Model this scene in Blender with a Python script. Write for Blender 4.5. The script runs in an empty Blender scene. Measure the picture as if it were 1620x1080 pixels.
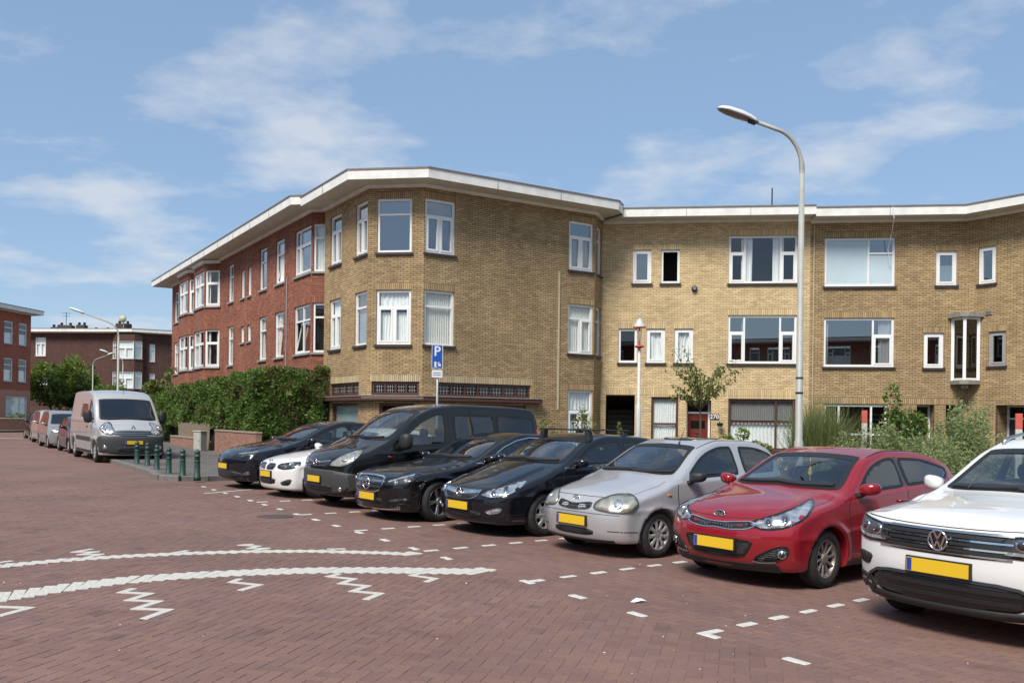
import bpy, bmesh, math, random
import numpy as np
from mathutils import Vector, Matrix
from mathutils.geometry import delaunay_2d_cdt

random.seed(7)
RNG = np.random.default_rng(7)
SC = bpy.context.scene
COL = SC.collection
R = math.radians

# ------------------------------------------------------------------ camera
CAM_F, CAM_H, HORIZON, TILT = 1430.0, 1.7, 662.0, 0.024   # pixels of the 1620 px wide photograph
ROLL, SLOPE = 0.012, 0.012                                # camera roll, cross fall of the street
cam_data = bpy.data.cameras.new('camera')
cam = bpy.data.objects.new('camera', cam_data)
COL.objects.link(cam)
cam_data.sensor_fit = 'HORIZONTAL'
cam_data.sensor_width = 36.0
cam_data.lens = 36.0 * CAM_F / 1620.0
cam_data.shift_y = (HORIZON - 540.0) / 1620.0
cam_data.clip_start = 0.1
cam_data.clip_end = 3000.0
cam.matrix_world = Matrix.Translation((0, 0, CAM_H)) @ Matrix.Rotation(R(90), 4, 'X') @ Matrix.Rotation(ROLL, 4, 'Z')
SC.camera = cam

# ------------------------------------------------------------------ sky and sun
SUN_AZ, SUN_EL = R(207.0), R(50.0)       # azimuth clockwise from +Y (the view direction)
world = bpy.data.worlds.new('World')
SC.world = world
world.use_nodes = True
wn, wl = world.node_tree.nodes, world.node_tree.links
wn.clear()
w_out = wn.new('ShaderNodeOutputWorld')
w_bg = wn.new('ShaderNodeBackground')
w_bg.inputs['Strength'].default_value = 0.105
w_sky = wn.new('ShaderNodeTexSky')
w_sky.sky_type = 'NISHITA'
w_sky.sun_disc = False
w_sky.sun_elevation = SUN_EL
w_sky.sun_rotation = SUN_AZ
w_sky.air_density = 1.0
w_sky.dust_density = 0.3
w_sky.ozone_density = 2.0
tc = wn.new('ShaderNodeTexCoord')
sep = wn.new('ShaderNodeSeparateXYZ')
wl.new(tc.outputs['Generated'], sep.inputs[0])
zc = wn.new('ShaderNodeMath'); zc.operation = 'MAXIMUM'; zc.inputs[1].default_value = 0.0
wl.new(sep.outputs['Z'], zc.inputs[0])
za = wn.new('ShaderNodeMath'); za.operation = 'ADD'; za.inputs[1].default_value = 0.16
wl.new(zc.outputs[0], za.inputs[0])
dx = wn.new('ShaderNodeMath'); dx.operation = 'DIVIDE'
dy = wn.new('ShaderNodeMath'); dy.operation = 'DIVIDE'
wl.new(sep.outputs['X'], dx.inputs[0]); wl.new(za.outputs[0], dx.inputs[1])
wl.new(sep.outputs['Y'], dy.inputs[0]); wl.new(za.outputs[0], dy.inputs[1])
comb = wn.new('ShaderNodeCombineXYZ')
wl.new(dx.outputs[0], comb.inputs[0]); wl.new(dy.outputs[0], comb.inputs[1])
n1 = wn.new('ShaderNodeTexNoise'); n1.noise_dimensions = '3D'
n1.inputs['Scale'].default_value = 2.3; n1.inputs['Detail'].default_value = 9.0
n1.inputs['Roughness'].default_value = 0.56; n1.inputs['Distortion'].default_value = 0.0
mp = wn.new('ShaderNodeMapping'); mp.inputs['Location'].default_value = (12.5, 4.4, 3.3)
mp.inputs['Scale'].default_value = (0.80, 0.95, 1.0)
wl.new(comb.outputs[0], mp.inputs[0]); wl.new(mp.outputs[0], n1.inputs['Vector'])
cr = wn.new('ShaderNodeValToRGB')
cr.color_ramp.elements[0].position = 0.485; cr.color_ramp.elements[0].color = (0, 0, 0, 1)
cr.color_ramp.elements[1].position = 0.64; cr.color_ramp.elements[1].color = (1, 1, 1, 1)
wl.new(n1.outputs['Fac'], cr.inputs[0])
cm = wn.new('ShaderNodeMath'); cm.operation = 'MULTIPLY'; cm.inputs[1].default_value = 0.68
wl.new(cr.outputs[0], cm.inputs[0])
mx = wn.new('ShaderNodeMixRGB'); mx.inputs['Color2'].default_value = (3.6, 3.75, 4.0, 1)
veil = wn.new('ShaderNodeMixRGB'); veil.inputs['Fac'].default_value = 0.72; veil.inputs['Color2'].default_value = (1.25, 1.88, 2.80, 1)   # even high haze over the clear sky
wl.new(w_sky.outputs[0], veil.inputs['Color1'])
wl.new(cm.outputs[0], mx.inputs['Fac']); wl.new(veil.outputs[0], mx.inputs['Color1'])
wl.new(mx.outputs[0], w_bg.inputs['Color'])
wl.new(w_bg.outputs[0], w_out.inputs[0])

sun_data = bpy.data.lights.new('sun', 'SUN')
sun_data.energy = 2.4
sun_data.angle = R(22.0)
sun_data.color = (1.0, 0.95, 0.87)
sun = bpy.data.objects.new('sun', sun_data)
COL.objects.link(sun)
sun_dir = Vector((math.sin(SUN_AZ) * math.cos(SUN_EL), math.cos(SUN_AZ) * math.cos(SUN_EL), math.sin(SUN_EL)))
sun.rotation_euler = sun_dir.to_track_quat('Z', 'Y').to_euler()
sun.location = (0, 0, 40)

vs = SC.view_settings
vs.view_transform = 'Standard'; vs.look = 'None'; vs.gamma = 1.0; vs.use_curve_mapping = False
vs.exposure = 0.98
SC.cycles.max_bounces = 8
SC.cycles.transparent_max_bounces = 16

# ------------------------------------------------------------------ photograph pixels to places
def hz(px):
    return HORIZON + TILT * (px - 810.0)

def G(px, py):
    """ground point seen at a pixel"""
    Y = CAM_F * CAM_H / (py - hz(px))
    return ((px - 810.0) * Y / CAM_F, Y)

def gz(x, y=0.0):
    return -SLOPE * x

def zat(px, py, Y):
    """height above the ground line of something at distance Y"""
    return CAM_H - (py - hz(px)) * Y / CAM_F

SLOPE_M = Matrix.Rotation(math.atan(SLOPE), 4, 'Y')

# ------------------------------------------------------------------ object helpers
def tag(o, label=None, cat=None, group=None, kind=None):
    if label: o['label'] = label
    if cat: o['category'] = cat
    if group: o['group'] = group
    if kind: o['kind'] = kind
    return o

def link(o, parent=None):
    COL.objects.link(o)
    if parent is not None: o.parent = parent
    return o

def empty(name, loc=(0, 0, 0), rz=0.0):
    o = bpy.data.objects.new(name, None)
    o.empty_display_size = 0.2
    COL.objects.link(o)
    o.location = loc
    o.rotation_euler = (0, 0, rz)
    return o

def place(o, x, y, rz=0.0, dz=0.0):
    """stand a thing on the sloping street"""
    o.matrix_world = Matrix.Translation((x, y, gz(x) + dz)) @ SLOPE_M @ Matrix.Rotation(rz, 4, 'Z')

def copy_tree(o, parent=None):
    c = o.copy(); COL.objects.link(c)
    if parent is not None:
        c.parent = parent
    for ch in o.children:
        copy_tree(ch, c)
    return c

def mesh_from(name, verts, faces, mat=None, parent=None, smooth=False, uv=None, auto=None):
    me = bpy.data.meshes.new(name)
    me.from_pydata([tuple(v) for v in verts], [], [tuple(f) for f in faces])
    if mat is not None:
        for m in (mat if isinstance(mat, (list, tuple)) else [mat]): me.materials.append(m)
    if uv is not None:
        ul = me.uv_layers.new(name='UVMap')
        flat = np.asarray(uv, dtype=np.float32).reshape(-1)
        ul.data.foreach_set('uv', flat)
    if smooth:
        me.polygons.foreach_set('use_smooth', [True] * len(me.polygons))
    me.update()
    o = bpy.data.objects.new(name, me)
    COL.objects.link(o)
    if parent is not None: o.parent = parent
    return o

class MB:
    """collects simple shapes into one mesh; tf maps local points to the space of the owner"""
    def __init__(s, tf=None):
        s.v, s.f, s.uv, s.tf = [], [], [], tf
    def add(s, vs_, fs_, uvs=None):
        b = len(s.v)
        s.v += [s.tf(*p) if s.tf else tuple(p) for p in vs_]
        for i, f in enumerate(fs_):
            s.f.append(tuple(b + k for k in f))
            if uvs is not None: s.uv.append(uvs[i])
        return s
    def quad(s, a, b, c, d, uv=None):
        return s.add([a, b, c, d], [(0, 1, 2, 3)], None if uv is None else [uv])
    def box(s, x0, x1, y0, y1, z0, z1):
        p = [(x, y, z) for z in (z0, z1) for y in (y0, y1) for x in (x0, x1)]
        return s.add(p, [(0, 2, 3, 1), (4, 5, 7, 6), (0, 1, 5, 4), (2, 6, 7, 3), (0, 4, 6, 2), (1, 3, 7, 5)])
    def cbox(s, x0, x1, y0, y1, z0, z1, c=0.01):
        """box with chamfered upright and top edges"""
        c = min(c, (x1 - x0) / 3, (y1 - y0) / 3, (z1 - z0) / 3)
        def ring(i, z): return [(x0 + i, y0 + c, z), (x0 + c, y0 + i, z), (x1 - c, y0 + i, z), (x1 - i, y0 + c, z),
                                (x1 - i, y1 - c, z), (x1 - c, y1 - i, z), (x0 + c, y1 - i, z), (x0 + i, y1 - c, z)]
        def ring2(z): return [(x0 + c, y0 + c, z)] * 0 + [(x0 + c, y0 + 1.5 * c, z), (x0 + 1.5 * c, y0 + c, z), (x1 - 1.5 * c, y0 + c, z), (x1 - c, y0 + 1.5 * c, z),
                                (x1 - c, y1 - 1.5 * c, z), (x1 - 1.5 * c, y1 - c, z), (x0 + 1.5 * c, y1 - c, z), (x0 + c, y1 - 1.5 * c, z)]
        rings = [ring2(z0), ring(0, z0 + c), ring(0, z1 - c), ring2(z1)]
        return s.loft(rings, cap=True)
    def loft(s, rings, cap=True, close=True):
        n = len(rings[0]); vs_ = [p for r in rings for p in r]; fs_ = []
        for i in range(len(rings) - 1):
            for k in range(n if close else n - 1):
                a, b = i * n + k, i * n + (k + 1) % n
                fs_.append((a, b, b + n, a + n))
        if cap:
            fs_.append(tuple(range(n))[::-1]); fs_.append(tuple(range((len(rings) - 1) * n, len(rings) * n)))
        return s.add(vs_, fs_)
    def tube(s, pts, rad, n=10, cap=True):
        pts = [Vector(p) for p in pts]
        if not isinstance(rad, (list, tuple)): rad = [rad] * len(pts)
        rings = []; up = None
        for i, p in enumerate(pts):
            d = (pts[min(i + 1, len(pts) - 1)] - pts[max(i - 1, 0)]).normalized()
            if up is None:
                up = Vector((0, 0, 1)) if abs(d.z) < 0.9 else Vector((1, 0, 0))
            a = d.cross(up).normalized(); b = a.cross(d).normalized(); up = b
            rings.append([tuple(p + (a * math.cos(2 * math.pi * k / n) + b * math.sin(2 * math.pi * k / n)) * rad[i]) for k in range(n)])
        return s.loft(rings, cap)
    def lathe(s, prof, n=24, c=(0, 0, 0), axis='z', cap=True):
        rings = []
        for r, h in prof:
            ring = []
            for k in range(n):
                a = 2 * math.pi * k / n
                u, w = r * math.cos(a), r * math.sin(a)
                q = {'z': (u, w, h), 'y': (u, h, w), 'x': (h, u, w)}[axis]
                ring.append((c[0] + q[0], c[1] + q[1], c[2] + q[2]))
            rings.append(ring)
        return s.loft(rings, cap)
    def prism(s, poly, fn, d0, d1):
        """2D outline extruded; fn(u, v, d) gives the point"""
        n = len(poly)
        vs_ = [fn(u, v, d0) for u, v in poly] + [fn(u, v, d1) for u, v in poly]
        fs_ = [tuple(range(n)), tuple(range(n, 2 * n))[::-1]] + [(k, n + k, n + (k + 1) % n, (k + 1) % n) for k in range(n)]
        return s.add(vs_, fs_)
    def build(s, name, mat, parent=None, smooth=False, recalc=True, uvs=False, off=None):
        vv = s.v
        if off is not None:
            vv = [(p[0] - off[0], p[1] - off[1], p[2] - off[2]) for p in vv]
        uv = None
        if s.uv and uvs:
            uv = [c for f in s.uv for c in f]
        o = mesh_from(name, vv, s.f, mat, parent, smooth, uv)
        if recalc:
            bm = bmesh.new(); bm.from_mesh(o.data)
            bmesh.ops.recalc_face_normals(bm, faces=bm.faces)
            bm.to_mesh(o.data); bm.free()
        return o

def bevel(o, w=0.01, seg=2, ang=40):
    m = o.modifiers.new('bevel', 'BEVEL')
    m.width = w; m.segments = seg; m.limit_method = 'ANGLE'; m.angle_limit = R(ang)
    return o

# ------------------------------------------------------------------ materials
def new_mat(name):
    m = bpy.data.materials.new(name); m.use_nodes = True
    nt = m.node_tree
    return m, nt, nt.nodes['Principled BSDF'], nt.nodes['Material Output']

def pmat(name, col, rough=0.6, metal=0.0, coat=0.0, noise=0.0, nscale=8.0, bump=0.0, bscale=60.0, spec=None, ior=None, dirt=0.0):
    m, nt, b, out = new_mat(name)
    b.inputs['Base Color'].default_value = (*col, 1)
    b.inputs['Roughness'].default_value = rough
    b.inputs['Metallic'].default_value = metal
    b.inputs['Coat Weight'].default_value = coat
    b.inputs['Coat Roughness'].default_value = 0.03
    if spec is not None: b.inputs['Specular IOR Level'].default_value = spec
    tcn = nt.nodes.new('ShaderNodeTexCoord')
    if noise > 0:
        n = nt.nodes.new('ShaderNodeTexNoise'); n.inputs['Scale'].default_value = nscale; n.inputs['Detail'].default_value = 6
        n.inputs['Roughness'].default_value = 0.65
        nt.links.new(tcn.outputs['Object'], n.inputs['Vector'])
        mr = nt.nodes.new('ShaderNodeMapRange')
        mr.inputs['From Min'].default_value = 0.25; mr.inputs['From Max'].default_value = 0.75
        mr.inputs['To Min'].default_value = 1 - noise; mr.inputs['To Max'].default_value = 1 + noise
        nt.links.new(n.outputs['Fac'], mr.inputs['Value'])
        mm = nt.nodes.new('ShaderNodeVectorMath'); mm.operation = 'SCALE'
        mm.inputs[0].default_value = col
        nt.links.new(mr.outputs[0], mm.inputs['Scale'])
        nt.links.new(mm.outputs[0], b.inputs['Base Color'])
    if bump > 0:
        n2 = nt.nodes.new('ShaderNodeTexNoise'); n2.inputs['Scale'].default_value = bscale; n2.inputs['Detail'].default_value = 4
        nt.links.new(tcn.outputs['Object'], n2.inputs['Vector'])
        bp = nt.nodes.new('ShaderNodeBump'); bp.inputs['Strength'].default_value = bump; bp.inputs['Distance'].default_value = 0.01
        nt.links.new(n2.outputs['Fac'], bp.inputs['Height']); nt.links.new(bp.outputs[0], b.inputs['Normal'])
    return m

def glass_mat(name, tint=(0.5, 0.55, 0.55), refl=0.12, fres=1.5, rough=0.0):
    m, nt, b, out = new_mat(name)
    nt.nodes.remove(b)
    tr = nt.nodes.new('ShaderNodeBsdfTransparent'); tr.inputs[0].default_value = (*tint, 1)
    gl = nt.nodes.new('ShaderNodeBsdfGlossy'); gl.inputs['Roughness'].default_value = rough; gl.inputs[0].default_value = (1, 1, 1, 1)
    lw = nt.nodes.new('ShaderNodeLayerWeight'); lw.inputs['Blend'].default_value = .5
    fr = nt.nodes.new('ShaderNodeMath'); fr.operation = 'POWER'; fr.inputs[1].default_value = 4.0
    nt.links.new(lw.outputs['Facing'], fr.inputs[0])
    ad = nt.nodes.new('ShaderNodeMath'); ad.operation = 'ADD'; ad.use_clamp = True; ad.inputs[1].default_value = refl
    nt.links.new(fr.outputs[0], ad.inputs[0])
    mxs = nt.nodes.new('ShaderNodeMixShader')
    nt.links.new(ad.outputs[0], mxs.inputs[0]); nt.links.new(tr.outputs[0], mxs.inputs[1]); nt.links.new(gl.outputs[0], mxs.inputs[2])
    nt.links.new(mxs.outputs[0], out.inputs[0])
    return m
M = {}
M['pennant'] = pmat('pennant', (.7, .5, .1), .6)
def paint(name, col, metal=0.0, rough=0.25, dust=0.10):
    """car paint with flake, clear coat and a thin film of dust that gathers on upward faces"""
    m, nt, b, out = new_mat(name)
    b.inputs['Metallic'].default_value = metal; b.inputs['Roughness'].default_value = rough
    b.inputs['Coat Weight'].default_value = 1.0; b.inputs['Coat Roughness'].default_value = 0.025
    b.inputs['Specular IOR Level'].default_value = .15
    t = nt.nodes.new('ShaderNodeTexCoord')
    n = nt.nodes.new('ShaderNodeTexNoise'); n.inputs['Scale'].default_value = 3.0; n.inputs['Detail'].default_value = 8; n.inputs['Roughness'].default_value = .7
    nt.links.new(t.outputs['Object'], n.inputs['Vector'])
    g = nt.nodes.new('ShaderNodeNewGeometry'); sp = nt.nodes.new('ShaderNodeSeparateXYZ')
    nt.links.new(g.outputs['Normal'], sp.inputs[0])
    mr = nt.nodes.new('ShaderNodeMapRange'); mr.inputs['From Min'].default_value = .3; mr.inputs['From Max'].default_value = .8
    mr.inputs['To Min'].default_value = 0; mr.inputs['To Max'].default_value = dust
    nt.links.new(n.outputs['Fac'], mr.inputs['Value'])
    so = nt.nodes.new('ShaderNodeSeparateXYZ'); nt.links.new(t.outputs['Object'], so.inputs[0])
    lo = nt.nodes.new('ShaderNodeMapRange'); lo.inputs['From Min'].default_value = .15; lo.inputs['From Max'].default_value = .6
    lo.inputs['To Min'].default_value = dust * 2.2; lo.inputs['To Max'].default_value = 0.0
    nt.links.new(so.outputs['Z'], lo.inputs['Value'])
    lm = nt.nodes.new('ShaderNodeMath'); lm.operation = 'MULTIPLY'; nt.links.new(lo.outputs[0], lm.inputs[0]); nt.links.new(n.outputs['Fac'], lm.inputs[1])
    ad = nt.nodes.new('ShaderNodeMath'); ad.operation = 'ADD'; nt.links.new(mr.outputs[0], ad.inputs[0]); nt.links.new(lm.outputs[0], ad.inputs[1])
    mix = nt.nodes.new('ShaderNodeMixRGB'); mix.inputs['Color1'].default_value = (*col, 1); mix.inputs['Color2'].default_value = (.20, .17, .14, 1)
    nt.links.new(ad.outputs[0], mix.inputs['Fac']); nt.links.new(mix.outputs[0], b.inputs['Base Color'])
    cw = nt.nodes.new('ShaderNodeMapRange'); cw.inputs['From Min'].default_value = .3; cw.inputs['From Max'].default_value = .75
    cw.inputs['To Min'].default_value = .015; cw.inputs['To Max'].default_value = .07
    nt.links.new(n.outputs['Fac'], cw.inputs['Value']); nt.links.new(cw.outputs[0], b.inputs['Coat Roughness'])
    return m
M['red_paint'] = paint('red_paint', (.27, .008, .018), .15, .3, .04)
M['white_paint'] = paint('white_paint', (.74, .74, .72), 0, .35, .06)
M['black_paint'] = paint('black_paint', (.004, .0045, .006), .0, .3, .008)
M['blueblack_paint'] = paint('blueblack_paint', (.004, .005, .009), .0, .3, .010)
M['grey_black_paint'] = paint('grey_black_paint', (.006, .006, .006), .0, .3, .014)
M['silver_paint'] = paint('silver_paint', (.50, .50, .515), .4, .32, .04)
M['van_silver'] = paint('van_silver', (.50, .50, .50), .3, .38, .08)
M['navy_paint'] = paint('navy_paint', (.010, .016, .04), .1, .3, .03)
M['greygold_paint'] = paint('greygold_paint', (.27, .27, .27), .25, .35)
M['carglass'] = glass_mat('carglass', (.62, .68, .67), .11, 1.5)
M['darkglass'] = glass_mat('darkglass', (.10, .11, .12), .09, 1.5)
M['rubber'] = pmat('rubber', (.012, .012, .012), .55)
M['plastic'] = pmat('plastic', (.018, .018, .019), .55, noise=.2, nscale=30)
M['grey_plastic'] = pmat('grey_plastic', (.045, .046, .048), .6, noise=.15, nscale=30)
M['gloss_black'] = pmat('gloss_black', (.008, .008, .009), .12, coat=.5)
M['tyre'] = pmat('tyre', (.022, .021, .020), .85, noise=.35, nscale=14, bump=.3, bscale=90)
M['alloy'] = pmat('alloy', (.42, .42, .43), .32, .85, noise=.15, nscale=20)
M['alloy_dusty'] = pmat('alloy_dusty', (.33, .30, .27), .4, .7, noise=.3, nscale=14)
M['hubcap'] = pmat('hubcap', (.40, .39, .37), .42, .35, noise=.25, nscale=12)
M['darkmetal'] = pmat('darkmetal', (.03, .03, .03), .55, .4, noise=.3)
M['chrome'] = pmat('chrome', (.72, .73, .75), .10, 1.0)
M['satin'] = pmat('satin', (.45, .46, .48), .28, 1.0)
M['interior'] = pmat('interior', (.018, .018, .019), .85, noise=.3)
M['seat'] = pmat('seat', (.030, .030, .033), .9, noise=.3, nscale=20)
M['plate'] = pmat('plate', (.72, .46, .02), .45)
M['plate_blue'] = pmat('plate_blue', (.02, .05, .30), .45)
M['orange'] = pmat('orange', (.55, .16, .03), .25, coat=.6)
M['tail'] = pmat('tail', (.35, .01, .01), .2, coat=.8)
def lamp_mat(name, col, rough, sc):
    m, nt, b, out = new_mat(name)
    b.inputs['Metallic'].default_value = .75 if col[0] > .3 else .2; b.inputs['Roughness'].default_value = rough
    b.inputs['Coat Weight'].default_value = 1; b.inputs['Coat Roughness'].default_value = .02
    t = nt.nodes.new('ShaderNodeTexCoord'); v = nt.nodes.new('ShaderNodeTexVoronoi'); v.inputs['Scale'].default_value = sc
    nt.links.new(t.outputs['Object'], v.inputs['Vector'])
    r_ = nt.nodes.new('ShaderNodeMapRange'); r_.inputs['To Min'].default_value = .55; r_.inputs['To Max'].default_value = 1.05
    nt.links.new(v.outputs['Distance'], r_.inputs['Value'])
    s_ = nt.nodes.new('ShaderNodeVectorMath'); s_.operation = 'SCALE'; s_.inputs[0].default_value = col
    nt.links.new(r_.outputs[0], s_.inputs['Scale']); nt.links.new(s_.outputs[0], b.inputs['Base Color'])
    bp = nt.nodes.new('ShaderNodeBump'); bp.inputs['Strength'].default_value = .5; bp.inputs['Distance'].default_value = .02
    nt.links.new(v.outputs['Distance'], bp.inputs['Height']); nt.links.new(bp.outputs[0], b.inputs['Normal'])
    return m
M['lamp'] = lamp_mat('lamp', (.72, .73, .74), .16, 14)
M['lamp_yellowed'] = lamp_mat('lamp_yellowed', (.66, .63, .50), .3, 7)
M['lamp_dark'] = lamp_mat('lamp_dark', (.06, .065, .07), .2, 16)
def mesh_mat(name, sc):
    m, nt, b, out = new_mat(name)
    b.inputs['Roughness'].default_value = .4
    t = nt.nodes.new('ShaderNodeTexCoord'); mp_ = nt.nodes.new('ShaderNodeMapping'); mp_.inputs['Scale'].default_value = (.3, 1, 1.6)
    v = nt.nodes.new('ShaderNodeTexVoronoi'); v.feature = 'DISTANCE_TO_EDGE'; v.inputs['Scale'].default_value = sc; v.inputs['Randomness'].default_value = .12
    nt.links.new(t.outputs['Object'], mp_.inputs[0]); nt.links.new(mp_.outputs[0], v.inputs['Vector'])
    c = nt.nodes.new('ShaderNodeValToRGB'); c.color_ramp.elements[0].color = (.028, .028, .03, 1); c.color_ramp.elements[1].color = (.004, .004, .004, 1)
    c.color_ramp.elements[0].position = .12; c.color_ramp.elements[1].position = .2
    nt.links.new(v.outputs['Distance'], c.inputs[0]); nt.links.new(c.outputs[0], b.inputs['Base Color'])
    bp = nt.nodes.new('ShaderNodeBump'); bp.invert = True; bp.inputs['Distance'].default_value = .02; nt.links.new(v.outputs['Distance'], bp.inputs['Height']); nt.links.new(bp.outputs[0], b.inputs['Normal'])
    return m
M['mesh'] = mesh_mat('grille_mesh', 28)
# ------------------------------------------------------------------ building materials
def brick_mat(name, c1, c2, mortar, bw=.215, rh=.0625, stain=.25, msize=.0095, bright=1.0, var=(.83, 1.10)):
    m, nt, b, out = new_mat(name)
    b.inputs['Roughness'].default_value = .88
    uv = nt.nodes.new('ShaderNodeUVMap')
    nz = nt.nodes.new('ShaderNodeTexNoise'); nz.inputs['Scale'].default_value = 5.0; nz.inputs['Detail'].default_value = 2
    nt.links.new(uv.outputs[0], nz.inputs['Vector'])
    wob = nt.nodes.new('ShaderNodeVectorMath'); wob.operation = 'SCALE'; wob.inputs['Scale'].default_value = .006
    nt.links.new(nz.outputs['Color'], wob.inputs[0])
    add = nt.nodes.new('ShaderNodeVectorMath'); add.operation = 'ADD'
    nt.links.new(uv.outputs[0], add.inputs[0]); nt.links.new(wob.outputs[0], add.inputs[1])
    br = nt.nodes.new('ShaderNodeTexBrick')
    br.offset = .5; br.inputs['Scale'].default_value = 1.0
    br.inputs['Brick Width'].default_value = bw; br.inputs['Row Height'].default_value = rh
    br.inputs['Mortar Size'].default_value = msize; br.inputs['Mortar Smooth'].default_value = .25; br.inputs['Bias'].default_value = 0.0
    br.inputs['Color1'].default_value = (*c1, 1); br.inputs['Color2'].default_value = (*c2, 1); br.inputs['Mortar'].default_value = (*mortar, 1)
    nt.links.new(add.outputs[0], br.inputs['Vector'])
    # a second, coarser choice of brick tones so that neighbouring bricks differ
    br2 = nt.nodes.new('ShaderNodeTexBrick'); br2.offset = .5; br2.inputs['Scale'].default_value = 1.0
    br2.inputs['Brick Width'].default_value = bw; br2.inputs['Row Height'].default_value = rh; br2.inputs['Mortar Size'].default_value = 0
    br2.inputs['Color1'].default_value = (var[0],) * 3 + (1,); br2.inputs['Color2'].default_value = (var[1],) * 3 + (1,)
    mp_ = nt.nodes.new('ShaderNodeMapping'); mp_.inputs['Location'].default_value = (bw * 14, rh * 22, 0)
    nt.links.new(add.outputs[0], mp_.inputs[0]); nt.links.new(mp_.outputs[0], br2.inputs['Vector'])
    mu = nt.nodes.new('ShaderNodeMixRGB'); mu.blend_type = 'MULTIPLY'; mu.inputs['Fac'].default_value = 1
    nt.links.new(br.outputs['Color'], mu.inputs['Color1']); nt.links.new(br2.outputs['Color'], mu.inputs['Color2'])
    # weathering
    n2 = nt.nodes.new('ShaderNodeTexNoise'); n2.inputs['Scale'].default_value = .55; n2.inputs['Detail'].default_value = 7; n2.inputs['Roughness'].default_value = .65
    nt.links.new(uv.outputs[0], n2.inputs['Vector'])
    mr = nt.nodes.new('ShaderNodeMapRange'); mr.inputs['From Min'].default_value = .3; mr.inputs['From Max'].default_value = .72
    mr.inputs['To Min'].default_value = bright * (1 - stain); mr.inputs['To Max'].default_value = bright * (1 + stain * .7)
    nt.links.new(n2.outputs['Fac'], mr.inputs['Value'])
    sc = nt.nodes.new('ShaderNodeVectorMath'); sc.operation = 'SCALE'
    # rain streaks: long upright stains
    sm_ = nt.nodes.new('ShaderNodeMapping'); sm_.inputs['Scale'].default_value = (2.6, .22, 1)
    nt.links.new(uv.outputs[0], sm_.inputs[0])
    n3 = nt.nodes.new('ShaderNodeTexNoise'); n3.inputs['Scale'].default_value = 1.0; n3.inputs['Detail'].default_value = 6; n3.inputs['Roughness'].default_value = .7
    nt.links.new(sm_.outputs[0], n3.inputs['Vector'])
    m3 = nt.nodes.new('ShaderNodeMapRange'); m3.inputs['From Min'].default_value = .48; m3.inputs['From Max'].default_value = .75
    m3.inputs['To Min'].default_value = 1.0; m3.inputs['To Max'].default_value = 1 - stain * .9
    nt.links.new(n3.outputs['Fac'], m3.inputs['Value'])
    ml = nt.nodes.new('ShaderNodeMath'); ml.operation = 'MULTIPLY'; nt.links.new(mr.outputs[0], ml.inputs[0]); nt.links.new(m3.outputs[0], ml.inputs[1])
    nt.links.new(mu.outputs[0], sc.inputs[0]); nt.links.new(ml.outputs[0], sc.inputs['Scale'])
    nt.links.new(sc.outputs[0], b.inputs['Base Color'])
    bp = nt.nodes.new('ShaderNodeBump'); bp.invert = True; bp.inputs['Strength'].default_value = .7; bp.inputs['Distance'].default_value = .012
    nt.links.new(br.outputs['Fac'], bp.inputs['Height']); nt.links.new(bp.outputs[0], b.inputs['Normal'])
    return m

YB = dict(c1=(.54, .378, .188), c2=(.40, .268, .132), mortar=(.135, .098, .062))
M['yellow_brick'] = brick_mat('yellow_brick', stain=.22, **YB)
M['yellow_soldier'] = brick_mat('yellow_soldier', bw=.066, rh=.215, stain=.2, **YB)
YC = dict(c1=(.77, .575, .315), c2=(.64, .465, .235), mortar=(.38, .28, .17))
M['clean_brick'] = brick_mat('clean_brick', stain=.15, **YC)
M['clean_soldier'] = brick_mat('clean_soldier', bw=.066, rh=.215, stain=.15, **YC)
M['pale_soldier'] = brick_mat('pale_soldier', (.62, .50, .30), (.52, .40, .22), (.16, .12, .08), bw=.066, rh=.215, stain=.1)
RB = dict(c1=(.42, .150, .082), c2=(.30, .098, .056), mortar=(.12, .065, .048), var=(.76, 1.14))
M['red_brick'] = brick_mat('red_brick', stain=.25, **RB)
M['red_soldier'] = brick_mat('red_soldier', bw=.066, rh=.215, stain=.25, **RB)
BB = dict(c1=(.135, .052, .036), c2=(.085, .035, .026), mortar=(.075, .05, .04))
M['brown_brick'] = brick_mat('brown_brick', stain=.2, **BB)
OB = dict(c1=(.50, .14, .068), c2=(.42, .11, .055), mortar=(.24, .10, .07))
M['orange_brick'] = brick_mat('orange_brick', stain=.15, **OB)
M['pink_brick'] = brick_mat('pink_brick', (.42, .20, .14), (.30, .13, .09), (.30, .22, .18), stain=.2)
M['white_frame'] = pmat('white_frame', (.80, .80, .78), .42, noise=.05, nscale=3)
M['cream_frame'] = pmat('cream_frame', (.66, .63, .56), .5, noise=.12, nscale=5)
M['grey_frame'] = pmat('grey_frame', (.33, .32, .31), .5, noise=.1)
M['brown_frame'] = pmat('brown_frame', (.085, .035, .026), .45, noise=.25, nscale=9)
M['red_door'] = pmat('red_door', (.16, .028, .018), .35, noise=.15, nscale=6)
M['fascia'] = pmat('fascia', (.80, .78, .72), .55, noise=.16, nscale=2.2)
M['soffit'] = pmat('soffit', (.62, .57, .47), .7, noise=.14, nscale=3)
M['roof_edge'] = pmat('roof_edge', (.20, .17, .15), .5, .3, noise=.25, nscale=4)
M['roofing'] = pmat('roofing', (.06, .06, .062), .95, noise=.2)
M['sill'] = pmat('sill', (.045, .036, .034), .55, noise=.3, nscale=9)
M['stone_sill'] = pmat('stone_sill', (.26, .245, .22), .8, noise=.25, nscale=9)
M['concrete'] = pmat('concrete', (.27, .25, .22), .9, noise=.3, nscale=7, bump=.3, bscale=40)
M['pane'] = glass_mat('pane', (.90, .93, .93), .09, 1.5)
M['pane_sky'] = glass_mat('pane_sky', (.55, .58, .59), .26, 1.5)
M['pane_dark'] = glass_mat('pane_dark', (.22, .23, .23), .09, 1.5)
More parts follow.
